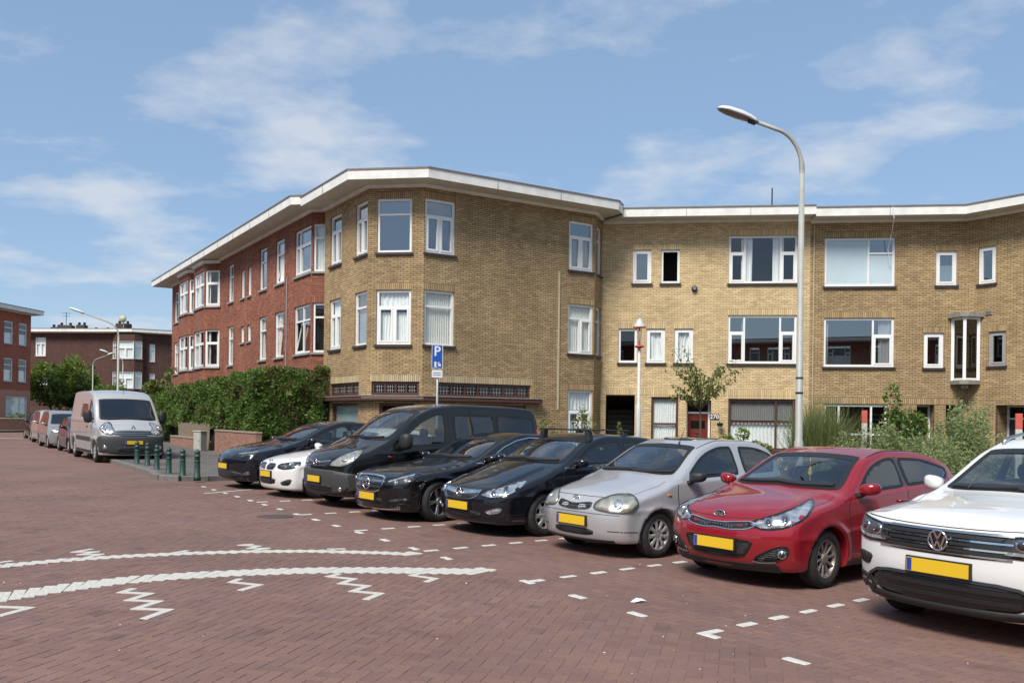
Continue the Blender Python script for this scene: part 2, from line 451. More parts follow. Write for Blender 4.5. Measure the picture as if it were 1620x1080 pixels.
M['leaded'] = glass_mat('leaded', (.10, .10, .10), .05, 1.5, .15)
M['net'] = pmat('net_curtain', (.86, .86, .83), .95, noise=.10, nscale=8)
M['drape'] = pmat('drape', (.88, .88, .86), .95, noise=.08, nscale=6)
M['blind'] = pmat('blind', (.85, .82, .73), .8, noise=.08, nscale=10)
M['board'] = pmat('board', (.50, .60, .64), .35, noise=.08, nscale=1.2, coat=.6)  # window film; in the upper picture window its colour stands in for reflected sky
M['darkboard'] = pmat('darkboard', (.045, .045, .046), .75, noise=.2)
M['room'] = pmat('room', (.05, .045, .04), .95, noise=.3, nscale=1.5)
M['pipe'] = pmat('pipe', (.50, .44, .30), .6, noise=.15)
M['black_iron'] = pmat('black_iron', (.02, .02, .02), .5)

class Fac:
    """a straight facade: s runs along it to the right, d goes inwards, z up"""
    def __init__(f, p0, p1=None, ang=None, zoff=0.0, u0=0.0):
        f.p = Vector(p0)
        if p1 is not None:
            v = Vector(p1) - f.p; f.L = v.length; f.t = v.normalized()
        else:
            f.t = Vector((math.cos(ang), math.sin(ang))); f.L = 0
        f.n = Vector((-f.t.y, f.t.x))      # inwards, away from the street
        f.zo, f.u0 = zoff, u0
    def w(f, s, d, z):
        q = f.p + f.t * s + f.n * d
        return (q.x, q.y, z + f.zo)
    def s(f, px):
        a = (px - 810.0) / CAM_F
        return (a * f.p.y - f.p.x) / (f.t.x - a * f.t.y)
    def at(f, px, py):
        s = f.s(px); Y = f.p.y + s * f.t.y
        return s, zat(px, py, Y)

class House:
    def __init__(h, name, loc, label, group=None):
        h.root = empty(name, loc); h.o = loc
        tag(h.root, label, 'building', group)
    def part(h, name, mb, mat, parent=None, smooth=False, uvs=False, recalc=True):
        return mb.build(name, mat, parent or h.root, smooth, recalc, uvs, off=h.o)

def wall(h, f, s0, s1, z0, z1, holes, mat, reveal=.13, name='wall'):
    ss = sorted(set([s0, s1] + [v for q in holes for v in q[:2] if s0 < v < s1]))
    zs = sorted(set([z0, z1] + [v for q in holes for v in q[2:4] if z0 < v < z1]))
    mb = MB(f.w)
    def q(a, b, c, d_):
        mb.quad((a, 0, c), (b, 0, c), (b, 0, d_), (a, 0, d_), [(f.u0 + a, c), (f.u0 + b, c), (f.u0 + b, d_), (f.u0 + a, d_)])
    for i in range(len(ss) - 1):
        for j in range(len(zs) - 1):
            cs, cz = (ss[i] + ss[i + 1]) / 2, (zs[j] + zs[j + 1]) / 2
            if any(a < cs < b and c < cz < d_ for a, b, c, d_ in holes): continue
            q(ss[i], ss[i + 1], zs[j], zs[j + 1])
    for a, b, c, d_ in holes:
        for (x0, y0, x1, y1) in ((a, c, a, d_), (b, d_, b, c), (a, d_, b, d_), (b, c, a, c)):
            mb.quad((x0, 0, y0), (x1, 0, y1), (x1, reveal, y1), (x0, reveal, y0), [(x0, y0), (x1, y1), (x1 + reveal, y1), (x0 + reveal, y0)])
    return h.part(name, mb, mat, uvs=True, recalc=False)

def soldier(h, f, s0, s1, z, mat, hh=.215, pr=.004):
    mb = MB(f.w)
    mb.quad((s0, -pr, z), (s1, -pr, z), (s1, -pr, z + hh), (s0, -pr, z + hh), [(s0, 0.003), (s1, 0.003), (s1, hh - .003), (s0, hh - .003)])
    for (a, c, b, d_) in ((s0, z, s1, z), (s1, z + hh, s0, z + hh), (s0, z + hh, s0, z), (s1, z, s1, z + hh)):
        mb.quad((a, -pr, c), (b, -pr, d_), (b, .02, d_), (a, .02, c), [(a, 0), (b, 0), (b, .02), (a, .02)])
    return h.part('lintel_course', mb, mat, uvs=True, recalc=False)

def curtain(h, f, s0, s1, z0, z1, mat, parent, d=.18, wave=.10, amp=.028, name='curtain', ztop=None, slant=0.0):
    wave *= random.uniform(.8, 1.7); amp *= random.uniform(.7, 1.3); ph = random.uniform(0, 6)
    n = max(6, int((s1 - s0) / wave * 6)); mb = MB(f.w); rows = 5
    vs_ = []
    for r in range(rows):
        k = r / (rows - 1)
        for i in range(n + 1):
            u = i / n
            s_ = s0 + (s1 - s0) * u
            if slant: s_ = s_ + slant * (1 - k) * u * (1 - u) * (s1 - s0) * 2
            dd = d + amp * math.sin(u * (s1 - s0) / wave * 2 * math.pi + 1.6 * math.sin(7 * u + r * .5 + ph) + ph) * (1.1 - .3 * k)
            vs_.append((s_, dd, z0 + (z1 - z0) * k))
    fs_ = [(r * (n + 1) + i, r * (n + 1) + i + 1, (r + 1) * (n + 1) + i + 1, (r + 1) * (n + 1) + i) for r in range(rows - 1) for i in range(n)]
    mb.add(vs_, fs_)
    return h.part(name, mb, mat, parent, smooth=True, recalc=False)

def vblind(h, f, s0, s1, z0, z1, parent, mat=None, d=.15):
    n = int((s1 - s0) / .075); mb = MB(f.w); pts = []
    for i in range(n + 1):
        s_ = s0 + (s1 - s0) * i / n; pts += [(s_, d), (s_ + .045, d + .05), (s_ + .05, d + .05)]
    k = len(pts)
    mb.add([(a, b, z0) for a, b in pts] + [(a, b, z1) for a, b in pts], [(i, i + 1, k + i + 1, k + i) for i in range(k - 1)])
    return h.part('vertical_blind', mb, mat or M['blind'], parent, recalc=False)

def window(h, f, s0, s1, z0, z1, lay='x', fm=None, cur=None, sill='sill', lint=None, pane=None, fw=.08, d0=.055, sillout=.07, room=True):
    """window part with its frame bars; panes, sill and curtains hang below it"""
    fm = fm or M['white_frame']; pane = pane or M['pane']
    mb = MB(f.w); d1 = d0 + .07
    mb.box(s0, s0 + fw, d0, d1, z0, z1); mb.box(s1 - fw, s1, d0, d1, z0, z1)
    mb.box(s0 + fw, s1 - fw, d0, d1, z0, z0 + fw); mb.box(s0 + fw, s1 - fw, d0, d1, z1 - fw, z1)
    panes, opens = [], []
    def rec(a, b, c, e, l):
        if isinstance(l, str):
            if l == 's':      # opening sash with its own frame, a little proud
                w = .058; q0 = d0 - .014
                mb.box(a, a + w, q0, d1 - .01, c, e); mb.box(b - w, b, q0, d1 - .01, c, e); mb.box(a + w, b - w, q0, d1 - .01, c, c + w); mb.box(a + w, b - w, q0, d1 - .01, e - w, e)
                a, b, c, e = a + w, b - w, c + w, e - w
            panes.append((a, b, c, e, l)); return
        kind, fr, subs = l; bw_ = .065; pos = 0.0; n = len(subs)
        for i, sb in enumerate(subs):
            t0, t1 = sum(fr[:i]) / sum(fr), sum(fr[:i + 1]) / sum(fr)
            if kind == 'h':
                x0, x1 = a + (b - a) * t0 + (bw_ / 2 if i else 0), a + (b - a) * t1 - (bw_ / 2 if i < n - 1 else 0)
                rec(x0, x1, c, e, sb)
                if i < n - 1: mb.box(x1, x1 + bw_, d0 + .004, d1 - .004, c, e)
            else:            # from the top down
                y1, y0 = e - (e - c) * t0 - (bw_ / 2 if i else 0), e - (e - c) * t1 + (bw_ / 2 if i < n - 1 else 0)
                rec(a, b, y0, y1, sb)
                if i < n - 1: mb.box(a, b, d0 + .004, d1 - .004, y0 - bw_, y0)
    rec(s0 + fw, s1 - fw, z0 + fw, z1 - fw, lay)
    w = h.part('window', mb, fm)
    for a, b, c, e, l in panes:
        if l == 'o': continue
        if l == 't':          # sash tilted inwards at the top
            for (x0, x1, y0, y1) in ((a, a + .045, c, e), (b - .045, b, c, e), (a, b, c, c + .045), (a, b, e - .045, e)):
                tm = MB(lambda s_, d_, z_: f.w(s_ + (z_ - c) * .10, d_ + .06 + (z_ - c) * .16, z_)); tm.box(x0, x1, 0, .03, y0, y1); h.part('tilted_sash', tm, fm, w)
            continue
        p = MB(f.w); p.quad((a, d0 + .04, c), (b, d0 + .04, c), (b, d0 + .04, e), (a, d0 + .04, e))
        h.part('pane', p, M['board'] if l == 'b' else (M['pane_dark'] if l == 'd' else pane), w, recalc=False)
    if sill:
        sm = MB(f.w); sm.box(s0 - .05, s1 + .05, -sillout, d0, z0 - .075, z0 - .002); h.part('sill', sm, M[sill], w)
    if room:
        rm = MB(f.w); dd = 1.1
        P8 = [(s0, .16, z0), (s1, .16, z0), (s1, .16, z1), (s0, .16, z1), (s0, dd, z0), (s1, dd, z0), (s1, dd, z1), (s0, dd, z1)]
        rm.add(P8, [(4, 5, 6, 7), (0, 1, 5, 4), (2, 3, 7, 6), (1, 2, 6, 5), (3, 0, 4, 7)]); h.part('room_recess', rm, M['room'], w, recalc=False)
    g = .06
    for c_ in (cur or []):
        k = c_[0]
        if k == 'net': curtain(h, f, s0 + g, s1 - g, z0 + g, z1 - g, M['net'], w)
        elif k == 'half': curtain(h, f, s0 + g, s1 - g, z0 + g, z0 + (z1 - z0) * c_[1], M['net'], w)
        elif k == 'tophalf': curtain(h, f, s0 + g, s1 - g, z0 + (z1 - z0) * c_[1], z1 - g, M['net'], w, wave=.12)
        elif k == 'sides':
            x = (s1 - s0) * c_[1]; curtain(h, f, s0 + c_[2], s0 + c_[2] + x, z0 + g, z1 - g, M['drape'], w, wave=.11, amp=.04); curtain(h, f, s1 - c_[2] - x, s1 - c_[2], z0 + g, z1 - g, M['drape'], w, wave=.11, amp=.04)
        elif k == 'left': curtain(h, f, s0 + c_[2], s0 + c_[2] + (s1 - s0) * c_[1], z0 + g, z1 - g, M['drape'], w, wave=.11, amp=.04)
        elif k == 'right': curtain(h, f, s1 - c_[2] - (s1 - s0) * c_[1], s1 - c_[2], z0 + g, z1 - g, M['drape'], w, wave=.11, amp=.04)
        elif k == 'vb': vblind(h, f, s0 + g, s1 - g, z0 + g, z1 - g, w)
        elif k == 'vbtop': vblind(h, f, s0 + g, s1 - g, z0 + (z1 - z0) * c_[1], z1 - g, w, M['grey_frame'])
        elif k == 'swag': curtain(h, f, s0 + g, s1 - g, z0 + g, z1 - g, M['drape'], w, wave=.13, amp=.05, slant=c_[1])
        elif k == 'board':
            bm_ = MB(f.w); bm_.box(s0 + g, s1 - g, .17, .18, z0 + g, z0 + (z1 - z0) * c_[1]); h.part('window_film', bm_, M['board'], w)
    if lint: soldier(h, f, s0 - .04, s1 + .04, z1 + .003, M[lint])
    return (s0, s1, z0, z1)

# ------------------------------------------------------------------ eaves: a cross-section swept along the wall line with mitred corners
def mitres(path):
    P = [Vector(p) for p in path]; out = []
    ns = []
    for i in range(len(P) - 1):
        t = (P[i + 1] - P[i]).normalized(); ns.append(Vector((t.y, -t.x)))
    for i in range(len(P)):
        if i == 0: out.append(ns[0])
        elif i == len(P) - 1: out.append(ns[-1])
        else: out.append((ns[i - 1] + ns[i]) / (1 + ns[i - 1].dot(ns[i])))
    return P, out

def sweep(h, path, idx, sec, zo, name, mat, smooth=False):
    P, Mt = mitres(path)
    mb = MB(); rings = []
    for i in idx:
        rings.append([((P[i] + Mt[i] * d).x, (P[i] + Mt[i] * d).y, z + zo) for d, z in sec])
    mb.loft(rings, True)
    return h.part(name, mb, mat)

def eaves(h, path, idx, zt, zo, ov=.9, fh=.26, inner=.5):
    sweep(h, path, idx, [(0.002, zt), (ov - .03, zt), (ov - .03, zt + .05), (.002, zt + .05)], zo, 'soffit', M['soffit'])
    sweep(h, path, idx, [(0.0, zt - .09), (.05, zt - .075), (.11, zt - .02), (.11, zt - .002), (0, zt - .002)], zo, 'eaves_moulding', M['fascia'])
    sweep(h, path, idx, [(ov - .03, zt - .03), (ov, zt - .03), (ov + .012, zt + fh), (ov - .03, zt + fh)], zo, 'fascia', M['fascia'])
    sweep(h, path, idx, [(ov - .06, zt + fh), (ov + .035, zt + fh - .01), (ov + .035, zt + fh + .04), (ov - .06, zt + fh + .05)], zo, 'roof_edge', M['roof_edge'])
    P_, Mt_ = mitres(path)
    for i in idx[:-1]:
        a, b = P_[i] + Mt_[i] * (ov + .004), P_[i + 1] + Mt_[i + 1] * (ov + .004); L_ = (b - a).length; t = (b - a).normalized(); q = Vector((t.y, -t.x))
        for k in range(1, int(L_ / 2.6) + 1):
            c = a + t * (k * L_ / (int(L_ / 2.6) + 1)); jm = MB(lambda x, y, z: (c.x + t.x * x + q.x * y, c.y + t.y * x + q.y * y, z + zo)); jm.box(-.006, .006, -.008, .012, zt - .025, zt + fh - .012); h.part('fascia_joint', jm, M['roof_edge'])
    sweep(h, path, idx, [(-inner, zt + .06), (ov - .06, zt + .06), (ov - .06, zt + fh + .02), (-inner, zt + fh + .06)], zo, 'roof', M['roofing'])

def shell(h, pts, zt, zo, mat):
    """closed rear walls and flat roof; pts = outline from the left street corner round the back to the right one"""
    mb = MB()
    for i in range(len(pts) - 1):
        a, b = pts[i], pts[i + 1]; l = math.dist(a, b)
        mb.quad((a[0], a[1], zo - .6), (b[0], b[1], zo - .6), (b[0], b[1], zt + zo), (a[0], a[1], zt + zo), [(0, 0), (l, 0), (l, zt), (0, zt)])
    h.part('rear_wall', mb, mat, uvs=True, recalc=False)

def flat_roof(h, pts, z, zo):
    mb = MB(); mb.add([(p[0], p[1], z + zo) for p in pts], [tuple(range(len(pts)))]); h.part('flat_roof', mb, M['roofing'])
T2 = ('v', [.29, .71], ['x', ('h', [.5, .5], ['s', 's'])])        # top light over two casements
T1 = ('v', [.27, .73], ['x', 'x'])
ZU, ZL = (6.87, 8.58), (3.97, 5.70)                              # upper and lower window heights
ZW = 8.95                                                        # top of the walls

# ---- yellow corner house: three street faces and a narrow return
pA, pB, pC = (-6.68, 31.93), (-4.61, 28.66), (-2.82, 28.4)
pD, pE = (2.87, 31.99), (3.23, 33.05)
pDF = (15.80, 31.52)
tF = Vector((.588, -.809)); pF = tuple(Vector(pDF) + tF * 7.0)
tE = Vector((-.534, .845)); pEc = Vector((-7.29, 32.6)); pEf = pEc + tE * 23.3
zc_ = gz(-2.0)
hc = House('corner_house', (-2.8, 29.5, gz(-2.8)), 'three-storey yellow brick corner house with canted end and leaded shop lights', 'brick houses round the square')
fA, fB, fC, fR = Fac(pA, pB, zoff=zc_), Fac(pB, pC, zoff=zc_, u0=4), Fac(pC, pD, zoff=zc_, u0=6), Fac(pD, pE, zoff=zc_, u0=13)
ym, ys_ = M['yellow_brick'], 'yellow_soldier'
def row2(h, f, specs, mat, sold, extra=(), zb=-.6, zt=ZW + .02, **kw):
    holes = []
    for px0, px1, z0, z1, lay, opt in specs:
        s0, s1 = (f.s(px0), f.s(px1)) if px0 > 50 else (px0, px1)
        o = dict(lint=sold); o.update(opt); holes.append(window(h, f, s0, s1, z0, z1, lay, **o))
    wall(h, f, 0, f.L, zb, zt, holes + list(extra), mat)
    return holes
sA = fA.s
row2(hc, fA, [(519.5, 537, *ZU, T2, dict(pane=M['pane_sky'])), (559, 578, *ZU, T2, dict(pane=M['pane_sky'])),
              (519.5, 537, *ZL, T2, dict(cur=[('net',)])), (559, 578, *ZL, T1, dict(cur=[('half', .62)], pane=M['pane_sky'])),
              (524, 566, .75, 2.12, 'x', dict(fm=M['brown_frame'], cur=[('board', .98)], lint=None)),
              (522, 567, 2.38, 2.80, ('h', [1, 1, 1, 1], ['x'] * 4), dict(fm=M['brown_frame'], pane=M['leaded'], sill=None, lint='pale_soldier'))], ym, ys_)
row2(hc, fB, [(593, 648, *ZU, T1, dict(pane=M['pane_sky'])), (593, 648, *ZL, T2, dict(cur=[('half', .6), ('tophalf', .7)])),
              (587, 662, 2.38, 2.80, ('h', [1, 1, 1, 1], ['x'] * 4), dict(fm=M['brown_frame'], pane=M['leaded'], sill=None, lint='pale_soldier')),
              (600, 655, .2, 2.12, ('h', [1, 1], ['x', 'x']), dict(fm=M['brown_frame'], pane=M['pane_dark'], lint=None, sill=None))], ym, ys_)
row2(hc, fC, [(669, 716.5, *ZU, T2, dict(pane=M['pane_sky'])), (669, 716.5, *ZL, T1, dict(cur=[('vb',)])),
              (897, 935.5, *ZU, T2, dict(pane=M['pane_sky'])), (897, 936.5, *ZL, ('v', [.27, .73], ['x', ('h', [.5, .5], ['x', 's'])]), dict(cur=[('vb',)])),
              (898, 937, .55, 2.70, ('v', [.33, .67], ['x', ('h', [.5, .5], ['s', 's'])]), dict(cur=[('tophalf', .68), ('half', .5)])),
              (690, 839, 2.36, 2.80, ('h', [1] * 7, ['x'] * 7), dict(fm=M['brown_frame'], pane=M['leaded'], sill=None, lint='pale_soldier')),
              (694, 832, .5, 2.12, ('h', [1] * 3, ['x'] * 3), dict(fm=M['brown_frame'], pane=M['pane_dark'], lint=None))], ym, ys_)
row2(hc, fR, [(.25, .95, *ZU, T1, dict()), (.25, .95, *ZL, T1, dict())], ym, ys_)
# lead lines of the small shop lights
for f, x0, x1, n in ((fA, 522, 567, 4), (fB, 587, 662, 4), (fC, 690, 839, 7)):
    s0, s1 = f.s(x0) + .06, f.s(x1) - .06
    for k in range(n):
        a, b = s0 + (s1 - s0) * k / n + .05, s0 + (s1 - s0) * (k + 1) / n - .05
        mb = MB(f.w)
        for t in (.22, .5, .78): mb.box(a + (b - a) * t - .006, a + (b - a) * t + .006, .082, .092, 2.44, 2.74)
        for z in (2.53, 2.65): mb.box(a, b, .080, .094, z - .006, z + .006)
        hc.part('lead_cames', mb, M['grey_frame'])
pathC = [pA, pB, pC, pD, pE, pDF, pF]
cano = [pA, pB, pC, tuple(Vector(pC) + fC.t * (fC.s(852)))]
sweep(hc, cano, [0, 1, 2, 3], [(0, 2.19), (.25, 2.21), (.25, 2.28), (.23, 2.33), (0, 2.345)], zc_, 'canopy', M['brown_frame'])
sweep(hc, cano, [0, 1, 2, 3], [(.0, 2.348), (.27, 2.333), (.27, 2.355), (0, 2.367)], zc_, 'canopy_capping', M['concrete'])
eaves(hc, pathC, [0, 1, 2, 3, 4], ZW + .05, zc_)
bk = [pA, tuple(Vector(pA) + fA.n * 9), (2.5, 40.5), pE]
shell(hc, bk, ZW + .05, zc_, ym); flat_roof(hc, [pA, pB, pC, pD, pE, (2.5, 40.5), tuple(Vector(pA) + fA.n * 9)], ZW + .31, zc_)
cd = MB(fC.w); cd.box(fC.s(881), fC.s(883), -.03, .0, 2.0, fC.at(882, 432)[1]); hc.part('conduit', cd, M['pipe'])

# ---- the two yellow houses between the corner and the second bend
pM = tuple(Vector(pE) + (Vector(pDF) - Vector(pE)).normalized() * Fac(pE, pDF).s(1279))
zd1, zd2 = gz(6.0), gz(12.0)
h1 = House('terraced_house', (6.5, 32.8, gz(6.5)), 'bright yellow brick terraced house with red front door and number 270', 'brick houses round the square')
f1 = Fac(pE, pM, zoff=zd1, u0=15)
cl, cs_ = M['clean_brick'], 'clean_soldier'
BIG3 = ('h', [.22, .56, .22], [('v', [.34, .66], ['x', 's']), 'x', ('v', [.34, .66], ['x', 's'])])
u1, l1 = (6.72, 8.43), (3.85, 5.58)
por = (f1.s(958), f1.s(1004), -.1, 2.68)
dor = (f1.s(1086), f1.s(1125), -.05, 2.52)
row2(h1, f1, [(998, 1027.5, 6.74, 7.96, 's', dict(pane=M['pane_sky'])), (1043, 1072.5, 6.74, 7.96, 'o', dict()),
              (977, 1006, 3.86, 5.10, 'x', dict(cur=[], pane=M['pane_dark'])), (1021, 1050.5, 3.86, 5.10, 's', dict(cur=[('swag', .5)])), (1065.5, 1095, 3.86, 5.10, 's', dict(cur=[('swag', -.5)])),
              (1150, 1259, *u1, BIG3, dict(cur=[('sides', .16, .46)])), (1150, 1259, *l1, BIG3, dict(cur=[('left', .05, .50)], pane=M['pane_sky'])),
              (1030, 1073, .35, 2.62, ('v', [.42, .58], ['x', 'x']), dict(fm=M['brown_frame'], cur=[('net',)])),
              (1152, 1258, .75, 2.58, ('h', [.73, .27], [('v', [.45, .55], ['x', 'x'])] * 2), dict(fm=M['brown_frame'], cur=[('half', .56), ('vbtop', .58)]))], cl, cs_, extra=[por, dor])
eaves(h1, pathC[:5] + [pM, pDF, pF], [4, 5], ZW + .05, zd1)
soldier(h1, f1, f1.s(952), f1.L - .05, 2.69, M['clean_soldier'], pr=.006)

def porch_box(h, f, r, depth, mat, floor=True):
    mb = MB(f.w); a, b, c, d_ = r
    P8 = [(a, .02, c), (b, .02, c), (b, .02, d_), (a, .02, d_), (a, depth, c), (b, depth, c), (b, depth, d_), (a, depth, d_)]
    uvq = [(0, 0), (depth, 0), (depth, 2.5), (0, 2.5)]
    mb.add(P8, [(4, 5, 6, 7), (0, 1, 5, 4), (2, 3, 7, 6), (1, 2, 6, 5), (3, 0, 4, 7)], [uvq] * 5)
    return h.part('porch', mb, mat, uvs=True, recalc=False)

def stairs(h, f, r, n=11):
    po = porch_box(h, f, r, 4.0, M['yellow_brick']); a, b, c, d_ = r
    for k in range(n):
        sm = MB(f.w); z = .08 + k * .19
        sm.box(a + .03, b - .03, .55 + k * .22, 3.98, z + .001, z + .189); h.part('step', sm, M['concrete'], po)
        nm = MB(f.w); nm.box(a + .03, b - .03, .52 + k * .22, .60 + k * .22, z + .1895, z + .215); h.part('step_nosing', nm, M['darkboard'], po)
stairs(h1, f1, por)

def front_door(h, f, r, mat, fm, light=True, dep=.55, num=None):
    a, b, c, d_ = r; porch_box(h, f, r, dep, M['yellow_brick'])
    tr = d_ - .42 if light else d_ - .03
    fr = MB(f.w); fr.box(a, a + .07, dep - .1, dep - .02, c, d_); fr.box(b - .07, b, dep - .1, dep - .02, c, d_); fr.box(a + .07, b - .07, dep - .1, dep - .02, d_ - .06, d_); fr.box(a + .07, b - .07, dep - .1, dep - .02, tr - .06, tr)
    h.part('door_frame', fr, fm)
    if light:
        g = MB(f.w); g.quad((a + .07, dep - .05, tr), (b - .07, dep - .05, tr), (b - .07, dep - .05, d_ - .06), (a + .07, dep - .05, d_ - .06)); h.part('door_light', g, M['leaded'], recalc=False)
    db = MB(f.w); db.box(a + .072, b - .072, dep - .075, dep - .03, c + .02, tr - .062)
    do = h.part('door', db, mat); W_ = b - a
    for (x0, x1, z0, z1) in ((.18, .46, .25, .85), (.54, .82, .25, .85), (.18, .46, .95, 1.25), (.54, .82, .95, 1.25)):
        pn = MB(f.w); pn.cbox(a + W_ * x0, a + W_ * x1, dep - .09, dep - .07, z0, z1, .006); h.part('door_panel', pn, mat, do)
    wv = MB(f.w); wv.box(a + W_ * .2, a + W_ * .8, dep - .084, dep - .073, 1.5, 1.78); h.part('door_glass', wv, M['gloss_black'], do)
    hd = MB(f.w); hd.cbox(a + W_ * .40, a + W_ * .60, dep - .11, dep - .075, 1.32, 1.38, .008); h.part('letter_flap', hd, M['satin'], do)
    kn = MB(f.w); kn.tube([(a + W_ * .86, dep - .09, 1.05), (a + W_ * .86, dep - .13, 1.05), (a + W_ * .78, dep - .13, 1.05)], .012, 8); h.part('door_handle', kn, M['satin'], do)
front_door(h1, f1, dor, M['red_door'], M['white_frame'])

def text_mesh(txt, size, ext=.004):
    cu = bpy.data.curves.new('lettering', 'FONT'); cu.body = txt; cu.size = size; cu.extrude = ext; cu.align_x = 'CENTER'; cu.align_y = 'CENTER'; cu.resolution_u = 3; cu.offset = size * .018
    ob = bpy.data.objects.new('lettering', cu); COL.objects.link(ob)
    me = bpy.data.meshes.new_from_object(ob.evaluated_get(bpy.context.evaluated_depsgraph_get()))
    v = [tuple(q.co) for q in me.vertices]; fc = [tuple(p.vertices) for p in me.polygons]
    bpy.data.objects.remove(ob); bpy.data.meshes.remove(me); bpy.data.curves.remove(cu)
    return v, fc
s_, z_ = f1.at(1130, 660)
np_ = MB(f1.w); np_.cbox(s_ - .17, s_ + .17, -.022, .0, z_ - .10, z_ + .10, .006); npo = h1.part('number_sign', np_, M['black_iron'])
v, fc = text_mesh('270', .20)
nm = MB(f1.w); nm.add([(s_ + a * 1.05, -.026 - c, z_ + b) for a, b, c in v], fc); h1.part('house_number', nm, M['white_frame'], npo)
s_, z_ = f1.at(1096, 457)
vm = MB(f1.w); vm.lathe([(.09, -.10), (.105, -.08), (.105, .0), (.1, .02)], 16, (s_, 0, z_), 'y'); vm2 = h1.part('flue_cap', vm, M['black_iron'], smooth=True)
vi = MB(f1.w); vi.lathe([(.06, -.13), (.06, -.101), (.01, -.101)], 14, (s_, 0, z_), 'y'); h1.part('flue_ring', vi, M['satin'], vm2)
sp = MB(f1.w); s_ = f1.s(1138); z_ = f1.at(1138, 668)[1]; sp.tube([(s_, 0, z_), (s_, -.22, z_ - .02)], .012, 6); sp.lathe([(.09, z_ - .16), (.12, z_ - .03), (.11, z_ - .03), (.02, z_ - .06)], 12, (s_, -.24, 0), 'z'); h1.part('wall_planter', sp, M['black_iron'])
def pbk(f, p, q, d=9): return [p, tuple(Vector(p) + f.n * d), tuple(Vector(q) + f.n * d), q]
shell(h1, pbk(f1, pE, pM), ZW + .05, zd1, cl); flat_roof(h1, [pE, pM] + pbk(f1, pE, pM)[1:3][::-1], ZW + .31, zd1)
an = MB(f1.w); s_ = f1.s(1228); an.tube([(s_, 1.5, ZW + .3), (s_, 1.5, ZW + 1.55)], .025, 8); h1.part('roof_pole', an, M['black_iron'])

h2 = House('terraced_house', (12.3, 32.0, gz(12.3)), 'dark yellow brick terraced house with wide picture windows and corner oriel', 'brick houses round the square')
f2 = Fac(pM, pDF, zoff=zd2, u0=24)
u2, l2 = (6.66, 8.38), (3.82, 5.55)
WL = ('h', [.64, .36], ['b', ('v', [.30, .70], ['x', 'b'])])  # pale panes have the cloud reflection put into their colour instead of glass
WL2 = ('h', [.72, .28], ['x', ('v', [.34, .66], ['x', 's'])])
por2 = (f2.s(1497), f2.s(1553), -.1, 2.50); dor2 = (f2.s(1450), f2.s(1478), -.1, 2.50)
por2 = (f2.s(1496), min(f2.s(1524), f2.L - .02), -.1, 2.50)
row2(h2, f2, [(1301.5, 1413, *u2, WL, dict(pane=M['pane_sky'])), (1478, 1511, 6.68, 7.88, 's', dict(cur=[('board', .6)], pane=M['pane_sky'])),
              (1301.5, 1413, *l2, WL2, dict(cur=[('right', .18, .06), ('left', .05, .06)], pane=M['pane_sky'])), (1460, 1491.5, 3.80, 5.02, 's', dict(pane=M['pane_sky'])),
              (1303, 1404, .55, 2.50, ('h', [.22, .55, .23], [('v', [.55, .45], ['d', 'd'])] * 3), dict(lint=None))], ym, ys_, extra=[por2, dor2])
soldier(h2, f2, .15, f2.L - .02, 2.515, M['yellow_soldier'], pr=.006)
eaves(h2, pathC[:5] + [pM, pDF, pF], [5, 6], ZW + .05, zd2)
stairs(h2, f2, por2); front_door(h2, f2, dor2, M['red_door'], M['white_frame'])
shell(h2, pbk(f2, pM, pDF), ZW + .05, zd2, ym); flat_roof(h2, [pM, pDF] + pbk(f2, pM, pDF)[1:3][::-1], ZW + .31, zd2)
cb = MB(f2.w); s_ = .12; cb.tube([(s_, -.03, 1.2), (s_, -.03, ZW - .1)], .018, 6); h2.part('conduit', cb, M['pipe'])
cb = MB(f2.w); s_ = f2.s(1398); cb.tube([(s_ - .05, -.97, ZW + .3), (s_, -.95, ZW - .1), (s_ + .08, -.4, ZW - .5), (s_ + .06, -.04, ZW - 1.0), (s_ + .15, -.03, 7.4)], .012, 5); h2.part('loose_cable', cb, M['white_frame'])
rv = MB(f2.w); s_ = .25; rv.tube([(s_, 1.0, ZW + .3), (s_, 1.0, ZW + .55), (s_ - .3, 1.0, ZW + .58)], .05, 8); h2.part('roof_vent', rv, M['brown_frame'])
# corner oriel: a slim glazed box across the bend
oz0, oz1 = zat(1526, 604, 31.4), zat(1526, 505, 31.4)
co = Vector(pDF); to = (Vector(f2.t) + tF).normalized(); no = Vector((to.y, -to.x))
def ow(s_, d_, z_):
    q = co + to * s_ + no * (-d_); return (q.x, q.y, z_ + zd2)
ob = MB(ow)
OS = ((-.40, -.20), (0, -.60), (.40, -.20))
for s_, d_ in OS: ob.box(s_ - .05, s_ + .05, d_ - .05, d_ + .05, oz0, oz1)
for z in (oz0, oz1 - .08):
    for a, b in ((OS[0], OS[1]), (OS[1], OS[2])):
        ob.add([(a[0], a[1] - .03, z), (b[0], b[1] - .03, z), (b[0], b[1] + .05, z), (a[0], a[1] + .05, z), (a[0], a[1] - .03, z + .08), (b[0], b[1] - .03, z + .08), (b[0], b[1] + .05, z + .08), (a[0], a[1] + .05, z + .08)],
               [(0, 1, 2, 3), (4, 7, 6, 5), (0, 4, 5, 1), (1, 5, 6, 2), (2, 6, 7, 3), (3, 7, 4, 0)])
oo = h2.part('oriel_window', ob, M['white_frame'])
for a, b in ((OS[0], OS[1]), (OS[1], OS[2])):
    g = MB(ow); g.quad((a[0], a[1], oz0 + .08), (b[0], b[1], oz0 + .08), (b[0], b[1], oz1 - .08), (a[0], a[1], oz1 - .08)); h2.part('pane', g, M['pane_dark'], oo, recalc=False)
